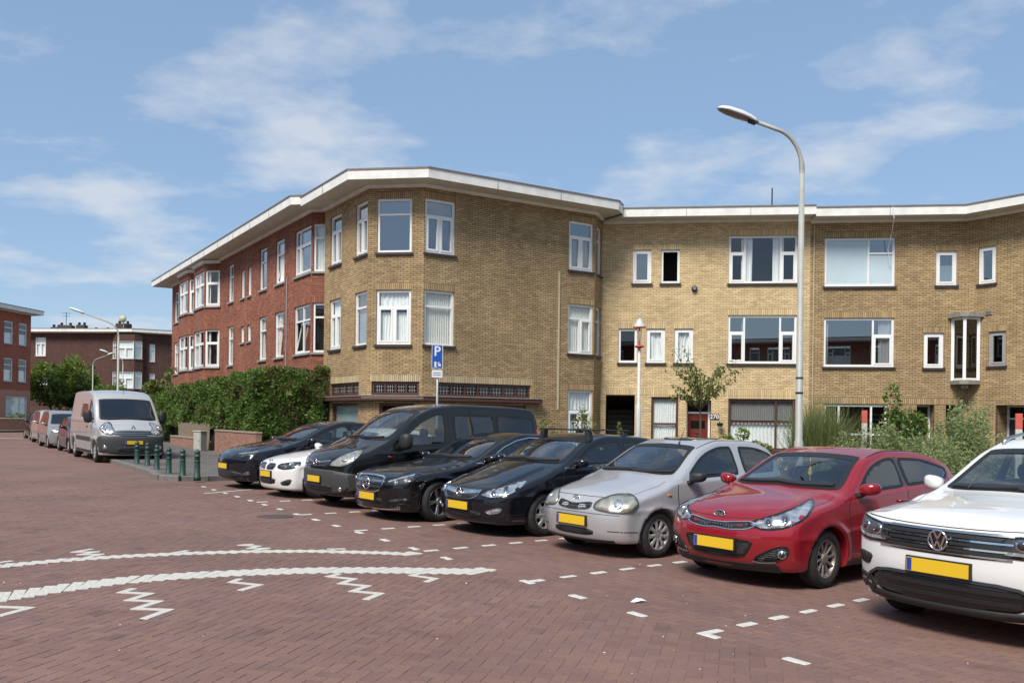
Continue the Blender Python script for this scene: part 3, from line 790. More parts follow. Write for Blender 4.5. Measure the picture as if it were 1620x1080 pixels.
for z0, z1, e in ((oz1, oz1 + .16, .62), (oz0 - .14, oz0, .5)):
    g = MB(ow); g.prism([(-e, -.1), (-e * .9, -.28), (-.14, -.76), (.14, -.76), (e * .9, -.28), (e, -.1), (0, .1)], lambda u, v_, d_: (u, v_, d_), z0, z1); h2.part('oriel_slab', g, M['concrete'], oo)
g = MB(ow); g.cbox(-.1, .1, -.6, -.05, oz0 - .28, oz0 - .14, .02); h2.part('oriel_bracket', g, M['concrete'], oo)

h3 = House('terraced_house', (17.5, 29.5, gz(17.5)), 'yellow brick house beyond the concave bend with small vent and porch', 'brick houses round the square')
f3 = Fac(pDF, pF, zoff=zd2, u0=34)
por3 = (f3.s(1575), f3.s(1575) + 1.3, -.1, 2.50)
row2(h3, f3, [(1545, 1572.5, 6.66, 7.93, 's', dict(pane=M['pane_sky'])), (1562, 1590, 3.83, 5.0, 's', dict(fm=M['grey_frame'], pane=M['pane_dark'])), (3.2, 5.2, *u2, WL2, dict()), (3.2, 5.2, *l2, WL2, dict())], ym, ys_, extra=[por3])
eaves(h3, pathC[:5] + [pM, pDF, pF], [6, 7], ZW + .05, zd2)
front_door(h3, f3, por3, M['darkboard'], M['white_frame'], dep=.9)
shell(h3, pbk(f3, pDF, pF), ZW + .05, zd2, ym); flat_roof(h3, [pDF, pF] + pbk(f3, pDF, pF)[1:3][::-1], ZW + .31, zd2)
s_, z_ = f3.at(1563, 497); vb = MB(f3.w); vb.cbox(s_ - .12, s_ + .12, -.03, .0, z_ - .08, z_ + .08, .01)
for k in range(4): vb.box(s_ - .1, s_ + .1, -.045, -.02, z_ - .06 + k * .035, z_ - .05 + k * .035)
h3.part('air_vent', vb, M['concrete'])

# ---- red terrace running down the side street
ze = gz(-11)
h4 = House('red_terrace', (-11, 38, gz(-11)), 'long red brick terrace with deep white eaves and angled bay windows', 'brick houses round the square')
fE = Fac(tuple(pEf), tuple(pEc), zoff=ze, u0=50)
pEn = tuple(pEc + Vector((.989, -.146)) * 1.25)
fN = Fac(tuple(pEc), pEn, zoff=ze, u0=75)
rm, rs = M['red_brick'], 'red_soldier'
ue, le = (6.78, 8.50), (3.87, 5.66)
TN = ('v', [.30, .70], ['x', 'x'])
TT = ('v', [.30, .70], ['x', 't'])
CW = ('h', [.27, .73], [('v', [.33, .67], ['x', 's'])] * 2)
so = 'stone_sill'
row2(h4, fE, [(274, 283.5, *ue, TN, dict(sill=so)), (274, 283.5, *le, TN, dict(sill=so, cur=[('net',)])),
              (359, 367, *ue, TN, dict(sill=so, cur=[('net',)])), (359, 367, *le, TN, dict(sill=so, cur=[('net',)])),
              (379, 384.5, 6.75, 7.98, 'x', dict(sill=so, cur=[('net',)])), (389.5, 395, 6.75, 7.98, 'x', dict(sill=so, cur=[('net',)])),
              (379, 384.5, 4.78, 5.50, 'x', dict(sill=so, cur=[('net',)])), (389.5, 395, 4.78, 5.50, 'x', dict(sill=so, cur=[('net',)])),
              (408, 419.5, *ue, TN, dict(sill=so, pane=M['pane_sky'])), (408, 419.5, *le, TN, dict(sill=so, cur=[('left', .3, .06)])),
              (433, 447, *ue, TT, dict(sill=so, cur=[('net',)])), (433, 447, *le, TN, dict(sill=so, cur=[('left', .3, .06)])),
              (463.5, 489, *ue, CW, dict(sill=so, pane=M['pane_sky'])), (463.5, 489, *le, ('v', [.30, .70], [('h', [1, 1], ['x', 'x']), ('h', [1, 1], ['t', 'x'])]), dict(sill=so))], rm, rs)
row2(h4, fN, [(.06, 1.15, *ue, T1, dict(sill=so, cur=[('net',)])), (.06, 1.15, *le, T1, dict(sill=so, cur=[('board', .0)]))], rm, rs)
# two canted bays
def bay(s_lo, s_hi, dep=.62, cant=.62):
    a, b = fE.w(s_lo, 0, 0), fE.w(s_lo + cant, -dep, 0)
    c, d_ = fE.w(s_hi - cant, -dep, 0), fE.w(s_hi, 0, 0)
    segs = [(a, b), (b, c), (c, d_)]
    for i, (p, q) in enumerate(segs):
        f = Fac(p[:2], q[:2], zoff=ze, u0=90 + i * 3)
        g = .05
        lay = ('v', [.33, .67], ['x', 's']) if i != 1 else ('h', [1, 1], [('v', [.33, .67], ['x', 's'])] * 2)
        row2(h4, f, [(g, f.L - g, *ue, lay, dict(sill=so, cur=[('sides', .2, .06)], lint=rs)), (g, f.L - g, *le, lay, dict(sill=so, cur=[('sides', .2, .06)], lint=rs))], rm, rs, zb=3.2)
    bp = [p[:2] for p in (a, b, c, d_)]
    mb = MB(); mb.add([(p[0], p[1], 3.2 + ze) for p in bp], [(0, 1, 2, 3)]); h4.part('bay_underside', mb, M['concrete'])
    sweep(h4, bp, [0, 1, 2, 3], [(0, ZW - .14), (.09, ZW - .11), (.12, ZW + .02), (0, ZW + .02)], ze, 'bay_cornice', M['fascia'])
sb1 = fE.s(347)
bay(sb1 - 3.35, sb1); bay(sb1 - 6.75, sb1 - 3.42)
pathE = [tuple(pEf + Vector((.845, .534)) * 6), tuple(pEf), tuple(pEc), pEn]
eaves(h4, pathE, [0, 1, 2, 3], ZW + .06, ze, ov=.95)
fG = Fac(pathE[0], pathE[1], zoff=ze, u0=120); wall(h4, fG, 0, fG.L, -.6, ZW + .02, [], rm)
nE = Vector((.845, .534)); bkE = [tuple(pEf + nE * 6), tuple(pEf + nE * 9), tuple(pEc + nE * 9), pEn]
shell(h4, bkE, ZW + .05, ze, rm); flat_roof(h4, [tuple(pEf), tuple(pEc), pEn, tuple(pEc + nE * 9), tuple(pEf + nE * 9)], ZW + .31, ze)
cd = MB(fE.w); s_ = fE.s(452.5); cd.tube([(s_, -.03, 0), (s_, -.03, 6.9)], .02, 6); h4.part('conduit', cd, M['grey_frame'])

# ---- buildings at the end of the side street
zf = gz(-34)
M['salmon'] = pmat('salmon', (.46, .22, .145), .85, noise=.1)
h5 = House('orange_brick_house', (-36, 64, gz(-36)), 'orange red brick house with paired sash windows and low garden wall', 'houses at the end of the side street')
f5 = Fac((-37.5, 60.5), (-36.8, 69.0), zoff=zf)
Zs5 = [(zat(28, 605, 66) + .35, zat(28, 567, 66)), (zat(28, 541, 66), zat(28, 505, 66))]
sp5 = []
for x0, x1 in ((5, 19.5), (28.5, 41.5)):
    for (z0, z1) in ((3.6, 5.3), (6.35, 8.0)): sp5.append((f5.s(x0), f5.s(x1), z0, z1, T1, dict(sill=so, cur=[('half', .5)])))
sp5.append((f5.s(9), f5.s(43), .95, 2.5, ('h', [.7, .3], ['x', ('v', [.3, .7], ['x', 'x'])]), dict(sill=so, cur=[('net',)])))
holes = []
for s0, s1, z0, z1, lay, o in sp5: holes.append(window(h5, f5, s0, s1, z0, z1, lay, **o))
wall(h5, f5, 0, f5.L, 2.95, 8.8, [q for q in holes if q[2] > 3], M['orange_brick'])
wall(h5, f5, 0, f5.L, -.6, 2.95, [q for q in holes if q[2] < 3], M['salmon'])
f5b = Fac((-36.8, 69.0), (-44, 72.0), zoff=zf); wall(h5, f5b, 0, f5b.L, -.6, 8.8, [], M['orange_brick'])
eaves(h5, [(-37.5, 60.5), (-36.8, 69.0), (-44, 72.0)], [0, 1, 2], 8.8, zf, ov=.7)
shell(h5, [(-37.5, 60.5), (-46, 61), (-46, 72)], 8.8, zf, M['orange_brick']); flat_roof(h5, [(-37.5, 60.5), (-36.8, 69), (-44, 72), (-46, 61)], 9.0, zf)

h6 = House('brown_apartment_block', (-40, 90, gz(-40)), 'dark brown brick apartment block with white bay windows and chimneys', 'houses at the end of the side street')
zb6 = gz(-40)
q0, q1, q2 = (-56, 90.5), (-37.2, 88.6), (-29.5, 93.0)
f6 = Fac(q0, q1, zoff=zb6); f6b = Fac(q1, q2, zoff=zb6, u0=20)
ua, la = (zat(185, 568, 89), zat(185, 540, 89)), (zat(185, 614.5, 89), zat(185, 588, 89))
W3 = ('h', [1, 2, 1], [T1, T2, T1])
row2(h6, f6, [(54.5, 71, ua[0] + .25, ua[1] + .35, T2, dict(sill=so, cur=[('net',)])), (110, 124, .6, 2.4, T2, dict(sill=so)), (62, 74, la[0], la[1], T2, dict(sill=so))], M['brown_brick'], None, zt=9.3)
row2(h6, f6b, [(235.5, 244, ua[0] - .2, ua[1] - .2, T1, dict(sill=so, cur=[('net',)])), (236, 244, la[0] - .2, la[1] - .1, T1, dict(sill=so, cur=[('net',)]))], M['brown_brick'], None, zt=9.3)
a6, b6 = f6.s(176), f6.s(221)
pb = [f6.w(a6, 0, 0)[:2], f6.w(a6 + .75, -.6, 0)[:2], f6.w(b6 - .3, -.6, 0)[:2], f6.w(b6 + .2, .1, 0)[:2]]
for i in range(3):
    f = Fac(pb[i], pb[i + 1], zoff=zb6, u0=30 + 3 * i)
    lay = T1 if i != 1 else ('v', [.35, .65], ['x', ('h', [1, 1], ['s', 's'])])
    row2(h6, f, [(.05, f.L - .05, *ua, lay, dict(sill=so, cur=[('net',)])), (.05, f.L - .05, *la, lay, dict(sill=so, cur=[('net',)]))], M['brown_brick'], None, zb=3.0, zt=9.0)
eaves(h6, [q0, q1, q2], [0, 1, 2], 9.25, zb6, ov=.75)
shell(h6, [q0, (-55, 100), (-28, 103), q2], 9.25, zb6, M['brown_brick']); flat_roof(h6, [q0, q1, q2, (-28, 103), (-55, 100)], 9.5, zb6)
for px, wd, hh in ((88, .9, .55), (103, 1.5, .75), (128, .9, .8), (194, 1.4, 1.0), (160, 2.0, .3)):
    X = (px - 810) * 93 / CAM_F; mb = MB(); mb.cbox(X - wd / 2, X + wd / 2, 92.6, 93.4, 9.5 + zb6, 9.5 + hh + zb6, .05)
    co_ = h6.part('chimney', mb, M['brown_brick'])
    for k in (-.3, .3):
        pt = MB(); pt.lathe([(.12, 9.5 + hh + zb6 - .02), (.14, 9.5 + hh + .25 + zb6), (.1, 9.5 + hh + .28 + zb6)], 10, (X + k * wd, 93, 0)); h6.part('chimney_pot', pt, M['black_iron'], co_)
X = (199 - 810) * 93 / CAM_F
di = MB(); di.lathe([(.02, -.2), (.2, -.15), (.34, -.05), (.38, 0), (.35, -.02), (.2, -.12), (.01, -.16)], 18, (X, 92.0, 10.9 + zb6), 'y'); di.tube([(X, 92.2, 9.6 + zb6), (X, 92.2, 10.9 + zb6)], .04, 6); h6.part('satellite_dish', di, M['pipe'], smooth=True)
X = (103 - 810) * 93 / CAM_F
an = MB(); an.tube([(X, 93, 10.2 + zb6), (X, 93, 11.6 + zb6)], .03, 6); an.tube([(X - .5, 93, 11.5 + zb6), (X + .5, 93, 11.5 + zb6)], .02, 5); an.tube([(X - .35, 93, 11.2 + zb6), (X + .35, 93, 11.2 + zb6)], .02, 5); h6.part('roof_aerial', an, M['black_iron'])
# ---- terraces on the near sides of the square, seen in the glass and paint of what stands before the camera
def opposite(p, q, mat, label):
    z_ = gz((p[0] + q[0]) / 2); h = House('opposite_terrace', (p[0], p[1], z_), label, 'brick houses round the square'); f = Fac(p, q, zoff=z_); holes = []
    n = int(f.L / 5.2)
    for k in range(n):
        for z0, z1 in ((.9, 2.5), ZL, ZU):
            for a, b, lay in ((.6, 2.6, BIG3), (3.3, 4.2, T1)):
                s0 = k * 5.2 + a; holes.append(window(h, f, s0, k * 5.2 + b, z0, z1, lay, cur=[('half', .5)] if (k + int(z0)) % 2 else None, room=False))
    wall(h, f, 0, f.L, -.6, ZW, holes, mat)
    eaves(h, [p, q], [0, 1], ZW + .05, z_)
    bk_ = [p, tuple(Vector(p) + f.n * 8), tuple(Vector(q) + f.n * 8), q]; shell(h, bk_, ZW + .05, z_, mat); flat_roof(h, [p, q, bk_[2], bk_[1]], ZW + .31, z_)
opposite((34, -17), (-30, -26), M['red_brick'], 'long red brick terrace behind the viewer facing the yellow houses')
opposite((-24.5, 0), (-40, 42), M['brown_brick'], 'brown brick terrace on the far kerb of the side street')
# ------------------------------------------------------------------ cars
def pchip(pts):
    p = sorted(pts); xs = np.array([a for a, b in p], float); ys = np.array([b for a, b in p], float)
    h = np.diff(xs); d = np.diff(ys) / h
    m = np.zeros_like(xs)
    for i in range(1, len(xs) - 1):
        if d[i - 1] * d[i] > 0:
            w1, w2 = 2 * h[i] + h[i - 1], h[i] + 2 * h[i - 1]
            m[i] = (w1 + w2) / (w1 / d[i - 1] + w2 / d[i])
    m[0], m[-1] = d[0], d[-1]
    def fn0(x):
        x = np.clip(x, xs[0], xs[-1]); i = np.clip(np.searchsorted(xs, x) - 1, 0, len(xs) - 2)
        t = (x - xs[i]) / h[i]; t2, t3 = t * t, t * t * t
        return (2 * t3 - 3 * t2 + 1) * ys[i] + (t3 - 2 * t2 + t) * h[i] * m[i] + (-2 * t3 + 3 * t2) * ys[i + 1] + (t3 - t2) * h[i] * m[i + 1]
    tx = np.linspace(xs[0], xs[-1], 1500); ty = fn0(tx)
    return lambda x: np.interp(x, tx, ty)

def smax(a, b, k):
    return np.maximum(a, b) + np.maximum(k - np.abs(a - b), 0) ** 2 / (4 * k)

def sstep(u, a, b):
    t = np.clip((u - a) / (b - a), 0, 1); return t * t * (3 - 2 * t)

def pip(px, py, poly):
    inside = np.zeros(px.shape, bool); n = len(poly); j = n - 1
    for i in range(n):
        xi, yi = poly[i]; xj, yj = poly[j]
        c = ((yi > py) != (yj > py)) & (px < (xj - xi) * (py - yi) / ((yj - yi) or 1e-12) + xi)
        inside ^= c; j = i
    return inside

def chaikin(p, it=2, closed=True):
    for _ in range(it):
        q = []
        n = len(p)
        for i in range(n if closed else n - 1):
            a, b = p[i], p[(i + 1) % n]
            q.append((a[0] * .8 + b[0] * .2, a[1] * .8 + b[1] * .2)); q.append((a[0] * .2 + b[0] * .8, a[1] * .2 + b[1] * .8))
        if not closed: q = [p[0]] + q + [p[-1]]
        p = q
    return p

def densify(p, step, closed=True):
    q = []; n = len(p)
    for i in range(n if closed else n - 1):
        a, b = p[i], p[(i + 1) % n]
        k = max(1, int(math.ceil(math.hypot(b[0] - a[0], b[1] - a[1]) / step)))
        q += [(a[0] + (b[0] - a[0]) * j / k, a[1] + (b[1] - a[1]) * j / k) for j in range(k)]
    if not closed: q.append(p[-1])
    return q

def area2(p):
    return sum(p[i][0] * p[(i + 1) % len(p)][1] - p[(i + 1) % len(p)][0] * p[i][1] for i in range(len(p)))

def inset(p, w):
    """move an outline inwards by w"""
    n = len(p); s = 1 if area2(p) > 0 else -1; q = []
    for i in range(n):
        a, b, c = p[i - 1], p[i], p[(i + 1) % n]
        n1 = (-(b[1] - a[1]), b[0] - a[0]); n2 = (-(c[1] - b[1]), c[0] - b[0])
        l1, l2 = math.hypot(*n1) or 1e-9, math.hypot(*n2) or 1e-9
        m = (n1[0] / l1 + n2[0] / l2, n1[1] / l1 + n2[1] / l2); l = math.hypot(*m) or 1e-9
        k = w * s / max(0.5, l / 2)
        q.append((b[0] + m[0] / l * k, b[1] + m[1] / l * k))
    return q

FR = {}
def frame(name):
    """projection frames: direction towards the car, u axis, v axis"""
    if name in FR: return FR[name]
    if name == 'L': r = ((0, -1, 0), (1, 0, 0), (0, 0, 1))
    elif name == 'F': r = ((-1, 0, 0), (0, 1, 0), (0, 0, 1))
    elif name == 'R': r = ((1, 0, 0), (0, -1, 0), (0, 0, 1))
    elif name == 'T': r = ((0, 0, -1), (1, 0, 0), (0, 1, 0))
    else:
        a = R(float(name[1:])); r = ((-math.cos(a), -math.sin(a), 0), (-math.sin(a), math.cos(a), 0), (0, 0, 1))
    FR[name] = tuple(np.array(k, float) for k in r)
    return FR[name]

class Car:
    def __init__(s, name, P):
        s.P = P; s.root = empty(name)
        s.top = pchip(P['top']); s.plan = pchip(P['plan']); s.fx = pchip(P['fx']); s.rx = pchip(P['rx'])
        s.vp = pchip(P['vp']); s.belt = pchip(P['belt'])
        s.holes = []
    # the body as an implicit shape
    def F(s, x, y, z):
        P = s.P; W = P['W'] / 2; ay = np.abs(y); yr = ay / W
        u = z - s.belt(x)
        ys = s.plan(x) * s.vp(z) - P['th'] * 0.5 * (u + np.sqrt(u * u + 0.0009)) - P.get('ledge', .015) * sstep(u, -.025, .025)
        if 'crease' in P:
            for cz0, cz1, dep in P['crease']:
                cz = cz0 + cz1 * x
                ys = ys + dep * np.exp(-((z - cz) / .032) ** 2)
        for xw in P['xw']:
            d = np.sqrt((x - xw) ** 2 + (z - P['Rw']) ** 2) - P['Ra']
            ys = ys + P.get('flare', .018) * np.exp(-(d / .07) ** 2) * (z < P['Rw'] + P['Ra'] + .2)
        f = (ay - ys) * .92
        xe = x + P['bow'] * yr ** 2 * np.tanh(x * 1.6)
        e = .01
        T = s.top(xe) - P['crown'] * yr ** 2
        if 'hood' in P:
            hx0, hx1, hy, hd = P['hood']
            T = T - hd * sstep(yr, hy, hy + .13) * sstep(x, hx0, hx0 + .2) * (1 - sstep(x, hx1 - .3, hx1))
        sl = (s.top(xe + e) - s.top(xe - e)) / (2 * e)
        f = smax(f, (z - T) / np.sqrt(1 + sl * sl), P.get('r1', .07) * .68)
        f = smax(f, (x - (s.fx(z) - P['kf'] * yr ** P.get('pf', 2.6))) * .85, P.get('r2', .06) * .7)
        f = smax(f, (s.rx(z) + P['kr'] * yr ** 2.6 - x) * .85, P.get('r2', .06))
        f = smax(f, P['zb'] - z, .05)
        for xw in P['xw']:
            d = P['Ra'] - np.sqrt((x - xw) ** 2 + (z - P['Rw']) ** 2)
            f = smax(f, np.minimum(d, ay - (W - .34)), .012)
        return f
    def grad(s, p, e=.004):
        x, y, z = p.T
        g = np.stack([s.F(x + e, y, z) - s.F(x - e, y, z), s.F(x, y + e, z) - s.F(x, y - e, z), s.F(x, y, z + e) - s.F(x, y, z - e)], 1)
        return g / (np.linalg.norm(g, axis=1)[:, None] + 1e-9)
    def body(s, mat, h=.0225):
        P = s.P
        x0, x1 = min(s.P['rx'][i][1] for i in range(len(P['rx']))) - .06, max(b for a, b in P['fx']) + .06
        W = P['W'] / 2 + .07; zt = max(b for a, b in P['top']) + .06
        nx, ny, nz = int((x1 - x0) / h) + 2, 2 * (int(W / h) + 2), int((zt - P['zb'] + .08) / h) + 2
        gx = x0 + h * np.arange(nx); gy = (np.arange(ny) - (ny - 1) / 2) * h; gzv = P['zb'] - .06 + h * np.arange(nz)
        half = ny // 2
        X, Y, Z = np.meshgrid(gx, gy[half:], gzv, indexing='ij')
        f = s.F(X, Y, Z)
        f = np.concatenate([f[:, ::-1, :], f], axis=1)
        sg = f < 0
        c = np.zeros((nx - 1, ny - 1, nz - 1), int)
        for a in (0, 1):
            for b in (0, 1):
                for d in (0, 1):
                    c += sg[a:nx - 1 + a, b:ny - 1 + b, d:nz - 1 + d]
        act = (c > 0) & (c < 8)
        idx = -np.ones(act.shape, int); cells = np.argwhere(act); idx[act] = np.arange(len(cells))
        base = np.stack([gx[cells[:, 0]], gy[cells[:, 1]], gzv[cells[:, 2]]], 1)
        acc = np.zeros((len(cells), 3)); cnt = np.zeros(len(cells))
        corners = [(a, b, d) for a in (0, 1) for b in (0, 1) for d in (0, 1)]
        for a in corners:
            for ax in range(3):
                if a[ax] == 0:
                    b = list(a); b[ax] = 1
                    fa = f[cells[:, 0] + a[0], cells[:, 1] + a[1], cells[:, 2] + a[2]]
                    fb = f[cells[:, 0] + b[0], cells[:, 1] + b[1], cells[:, 2] + b[2]]
                    m = (fa < 0) != (fb < 0)
                    t = np.where(m, fa / (fa - fb + 1e-12), 0)
                    pt = np.tile(np.array(a, float), (len(cells), 1)); pt[:, ax] = t
                    acc[m] += pt[m]; cnt[m] += 1
        v = base + acc / cnt[:, None] * h
        for _ in range(2):
            g = s.grad(v); fv = s.F(v[:, 0], v[:, 1], v[:, 2]); v = v - g * np.clip(fv, -h * .6, h * .6)[:, None]
        quads = []
        for ax in range(3):
            o1, o2 = [(1, 2), (2, 0), (0, 1)][ax]
            sl0 = [slice(None)] * 3; sl1 = [slice(None)] * 3
            sl0[ax] = slice(0, -1); sl1[ax] = slice(1, None)
            ch = sg[tuple(sl0)] != sg[tuple(sl1)]
            e = np.argwhere(ch)
            ok = (e[:, o1] > 0) & (e[:, o2] > 0) & (e[:, o1] < [nx, ny, nz][o1] - 1) & (e[:, o2] < [nx, ny, nz][o2] - 1)
            e = e[ok]
            flip = sg[tuple(e.T)]
            def at(d1, d2):
                q = e.copy(); q[:, o1] += d1; q[:, o2] += d2
                return idx[tuple(q.T)]
            q = np.stack([at(-1, -1), at(0, -1), at(0, 0), at(-1, 0)], 1)
            q[~flip] = q[~flip][:, ::-1]
            quads.append(q)
        q = np.concatenate(quads)
        q = q[(q >= 0).all(1)]
        cen = v[q].mean(1)
        keep = np.ones(len(q), bool)
        for fr, poly, side, cond in s.holes:
            d, uu, vv = frame(fr)
            for sgn in ((1, -1) if side == 2 else (1,)):
                cc = cen * np.array([1, sgn, 1])
                m = pip(cc @ uu, cc @ vv, poly) & cond(cc)
                keep &= ~m
        q = q[keep]
        used = np.unique(q); remap = -np.ones(len(v), int); remap[used] = np.arange(len(used))
        o = mesh_from('body', v[used].tolist(), remap[q].tolist(), mat, s.root, True)
        s.body_o = o
        return o
    def proj(s, uvp, fr, off):
        d, uu, vv = frame(fr)
        uvp = np.array(uvp, float)
        o = uvp[:, :1] * uu + uvp[:, 1:] * vv - d * 4.0
        ts = np.linspace(1.0, 5.4, 88)
        val = np.stack([s.F(*(o + d * t).T) for t in ts], 1)
        neg = val < 0
        hit = neg.any(1); i = np.argmax(neg, 1)
        hi = ts[i]; lo = ts[np.maximum(i - 1, 0)]
        for _ in range(14):
            mid = (lo + hi) / 2; m = s.F(*(o + d * mid[:, None]).T) < 0
            hi = np.where(m, mid, hi); lo = np.where(m, lo, mid)
        if not hit.all():
            good = np.where(hit)[0]
            for k in np.where(~hit)[0]:
                if len(good): hi[k] = hi[good[np.argmin(((uvp[good] - uvp[k]) ** 2).sum(1))]]
        p = o + d * hi[:, None]
        g = s.grad(p)
        if isinstance(off, tuple): return [p + g * k for k in off]
        return p + g * off
    def to2(s, pts, fr):
        d, uu, vv = frame(fr)
        return [(float(np.dot(p, uu)), float(np.dot(p, vv))) if len(p) == 3 else p for p in pts]
    def _emit(s, name, v, f, mat, parent, mirror, smooth=True):
        parent = parent or s.root
        o = mesh_from(name, v, f, mat, parent, smooth)
        if mirror:
            v2 = [(p[0], -p[1], p[2]) for p in v]
            mesh_from(name, v2, [t[::-1] for t in f], mat, parent, smooth)
        return o
    def patch(s, name, pts, fr, mat, off=.004, mirror=False, parent=None, rnd=2, step=.05, skirt=.012, hole=None, cond=None):
        p = s.to2(pts, fr)
        if rnd: p = chaikin(p, rnd)
        out = densify(p, step)
        if area2(out) < 0: out = out[::-1]
        if hole is not None:
            s.holes.append((fr, inset(densify(p, .03), hole), 2 if mirror else 1, cond))
        xs, ys = [a for a, b in out], [b for a, b in out]
        ins = inset(out, step * .45)
        gx, gy = np.meshgrid(np.arange(min(xs) + step / 2, max(xs), step), np.arange(min(ys) + step / 2, max(ys), step))
        m = pip(gx.ravel(), gy.ravel(), ins)
        inner = list(zip(gx.ravel()[m], gy.ravel()[m]))
        allp = [Vector(q) for q in out + inner]
        n = len(out)
        r = delaunay_2d_cdt(allp, [], [list(range(n))], 1, 1e-6)
        V2 = [tuple(q) for q in r[0]]; fs_ = [tuple(t) for t in r[2]]
        P3, low = s.proj(V2, fr, (off, off - skirt))
        v = [tuple(q) for q in P3]
        # border edges go down to the body
        if skirt:
            cnt = {}
            for t in fs_:
                for k in range(len(t)):
                    a, b = t[k], t[(k + 1) % len(t)]
                    cnt[(a, b)] = 1
            bd = [(a, b) for a, b in cnt if (b, a) not in cnt]
            mp_ = {}
            for a, b in bd:
                for k in (a, b):
                    if k not in mp_: mp_[k] = len(v); v.append(tuple(low[k]))
                fs_.append((b, a, mp_[a], mp_[b]))
        d, uu, vv = frame(fr)
        # face orientation: outwards
        a, b, c = [np.array(v[k]) for k in fs_[0][:3]]
        if np.dot(np.cross(b - a, c - a), -d) < 0: fs_ = [t[::-1] for t in fs_]
        return s._emit(name, v, fs_, mat, parent, mirror)
    def ring(s, name, pts, fr, w, mat, off=.006, mirror=False, parent=None, rnd=2, step=.04, outer=0.0):
        p = s.to2(pts, fr)
        if rnd: p = chaikin(p, rnd)
        p = densify(p, step)
        if area2(p) < 0: p = p[::-1]
        o = inset(p, -outer) if outer else p
        i = inset(p, w); n = len(p)
        (A, C_), (B, D_) = s.proj(o, fr, (off, off - .012)), s.proj(i, fr, (off, off - .012))
        v = [tuple(q) for q in np.concatenate([A, B, C_, D_])]
        f = []
        for k in range(n):
            j = (k + 1) % n
            f += [(k, j, n + j, n + k), (2 * n + k, 2 * n + j, j, k), (n + k, n + j, 3 * n + j, 3 * n + k)]
        return s._emit(name, v, f, mat, parent, mirror, False)
    def strip(s, name, pts, fr, w, mat, off=.002, mirror=False, parent=None, rnd=1, step=.05, closed=False, h=.01):
        p = s.to2(pts, fr)
        if rnd: p = chaikin(p, rnd, closed)
        p = densify(p, step, closed); n = len(p)
        a_, b_ = [], []
        for i in range(n):
            q0 = p[i - 1] if (i > 0 or closed) else p[i]; q1 = p[(i + 1) % n] if (i < n - 1 or closed) else p[i]
            dx_, dy_ = q1[0] - q0[0], q1[1] - q0[1]; l = math.hypot(dx_, dy_) or 1e-9
            a_.append((p[i][0] - dy_ / l * w / 2, p[i][1] + dx_ / l * w / 2)); b_.append((p[i][0] + dy_ / l * w / 2, p[i][1] - dx_ / l * w / 2))
        (A, A2), (B, B2) = s.proj(a_, fr, (off, off - h)), s.proj(b_, fr, (off, off - h))
        v = [tuple(q) for q in np.concatenate([A, B, A2, B2])]; f = []
        for k in range(n if closed else n - 1):
            j = (k + 1) % n
            f += [(k, n + k, n + j, j), (k, j, 2 * n + j, 2 * n + k), (n + k, 3 * n + k, 3 * n + j, n + j)]
        if not closed: f += [(0, 2 * n, 3 * n, n), (n - 1, 2 * n - 1, 4 * n - 1, 3 * n - 1)]
        return s._emit(name, v, f, mat, parent, mirror, False)
    def glass(s, name, pts, fr, mirror, border=.035, cond=None, mat=None, bmat=None, rnd=2):
        g = s.patch(name, pts, fr, mat or M['carglass'], off=.003, mirror=mirror, rnd=rnd, hole=border * .55, cond=cond or (lambda c: c[:, 2] > .6), skirt=.004)
        s.ring('window_seal', pts, fr, border, bmat or M['rubber'], off=.0055, mirror=mirror, rnd=rnd)
        return g

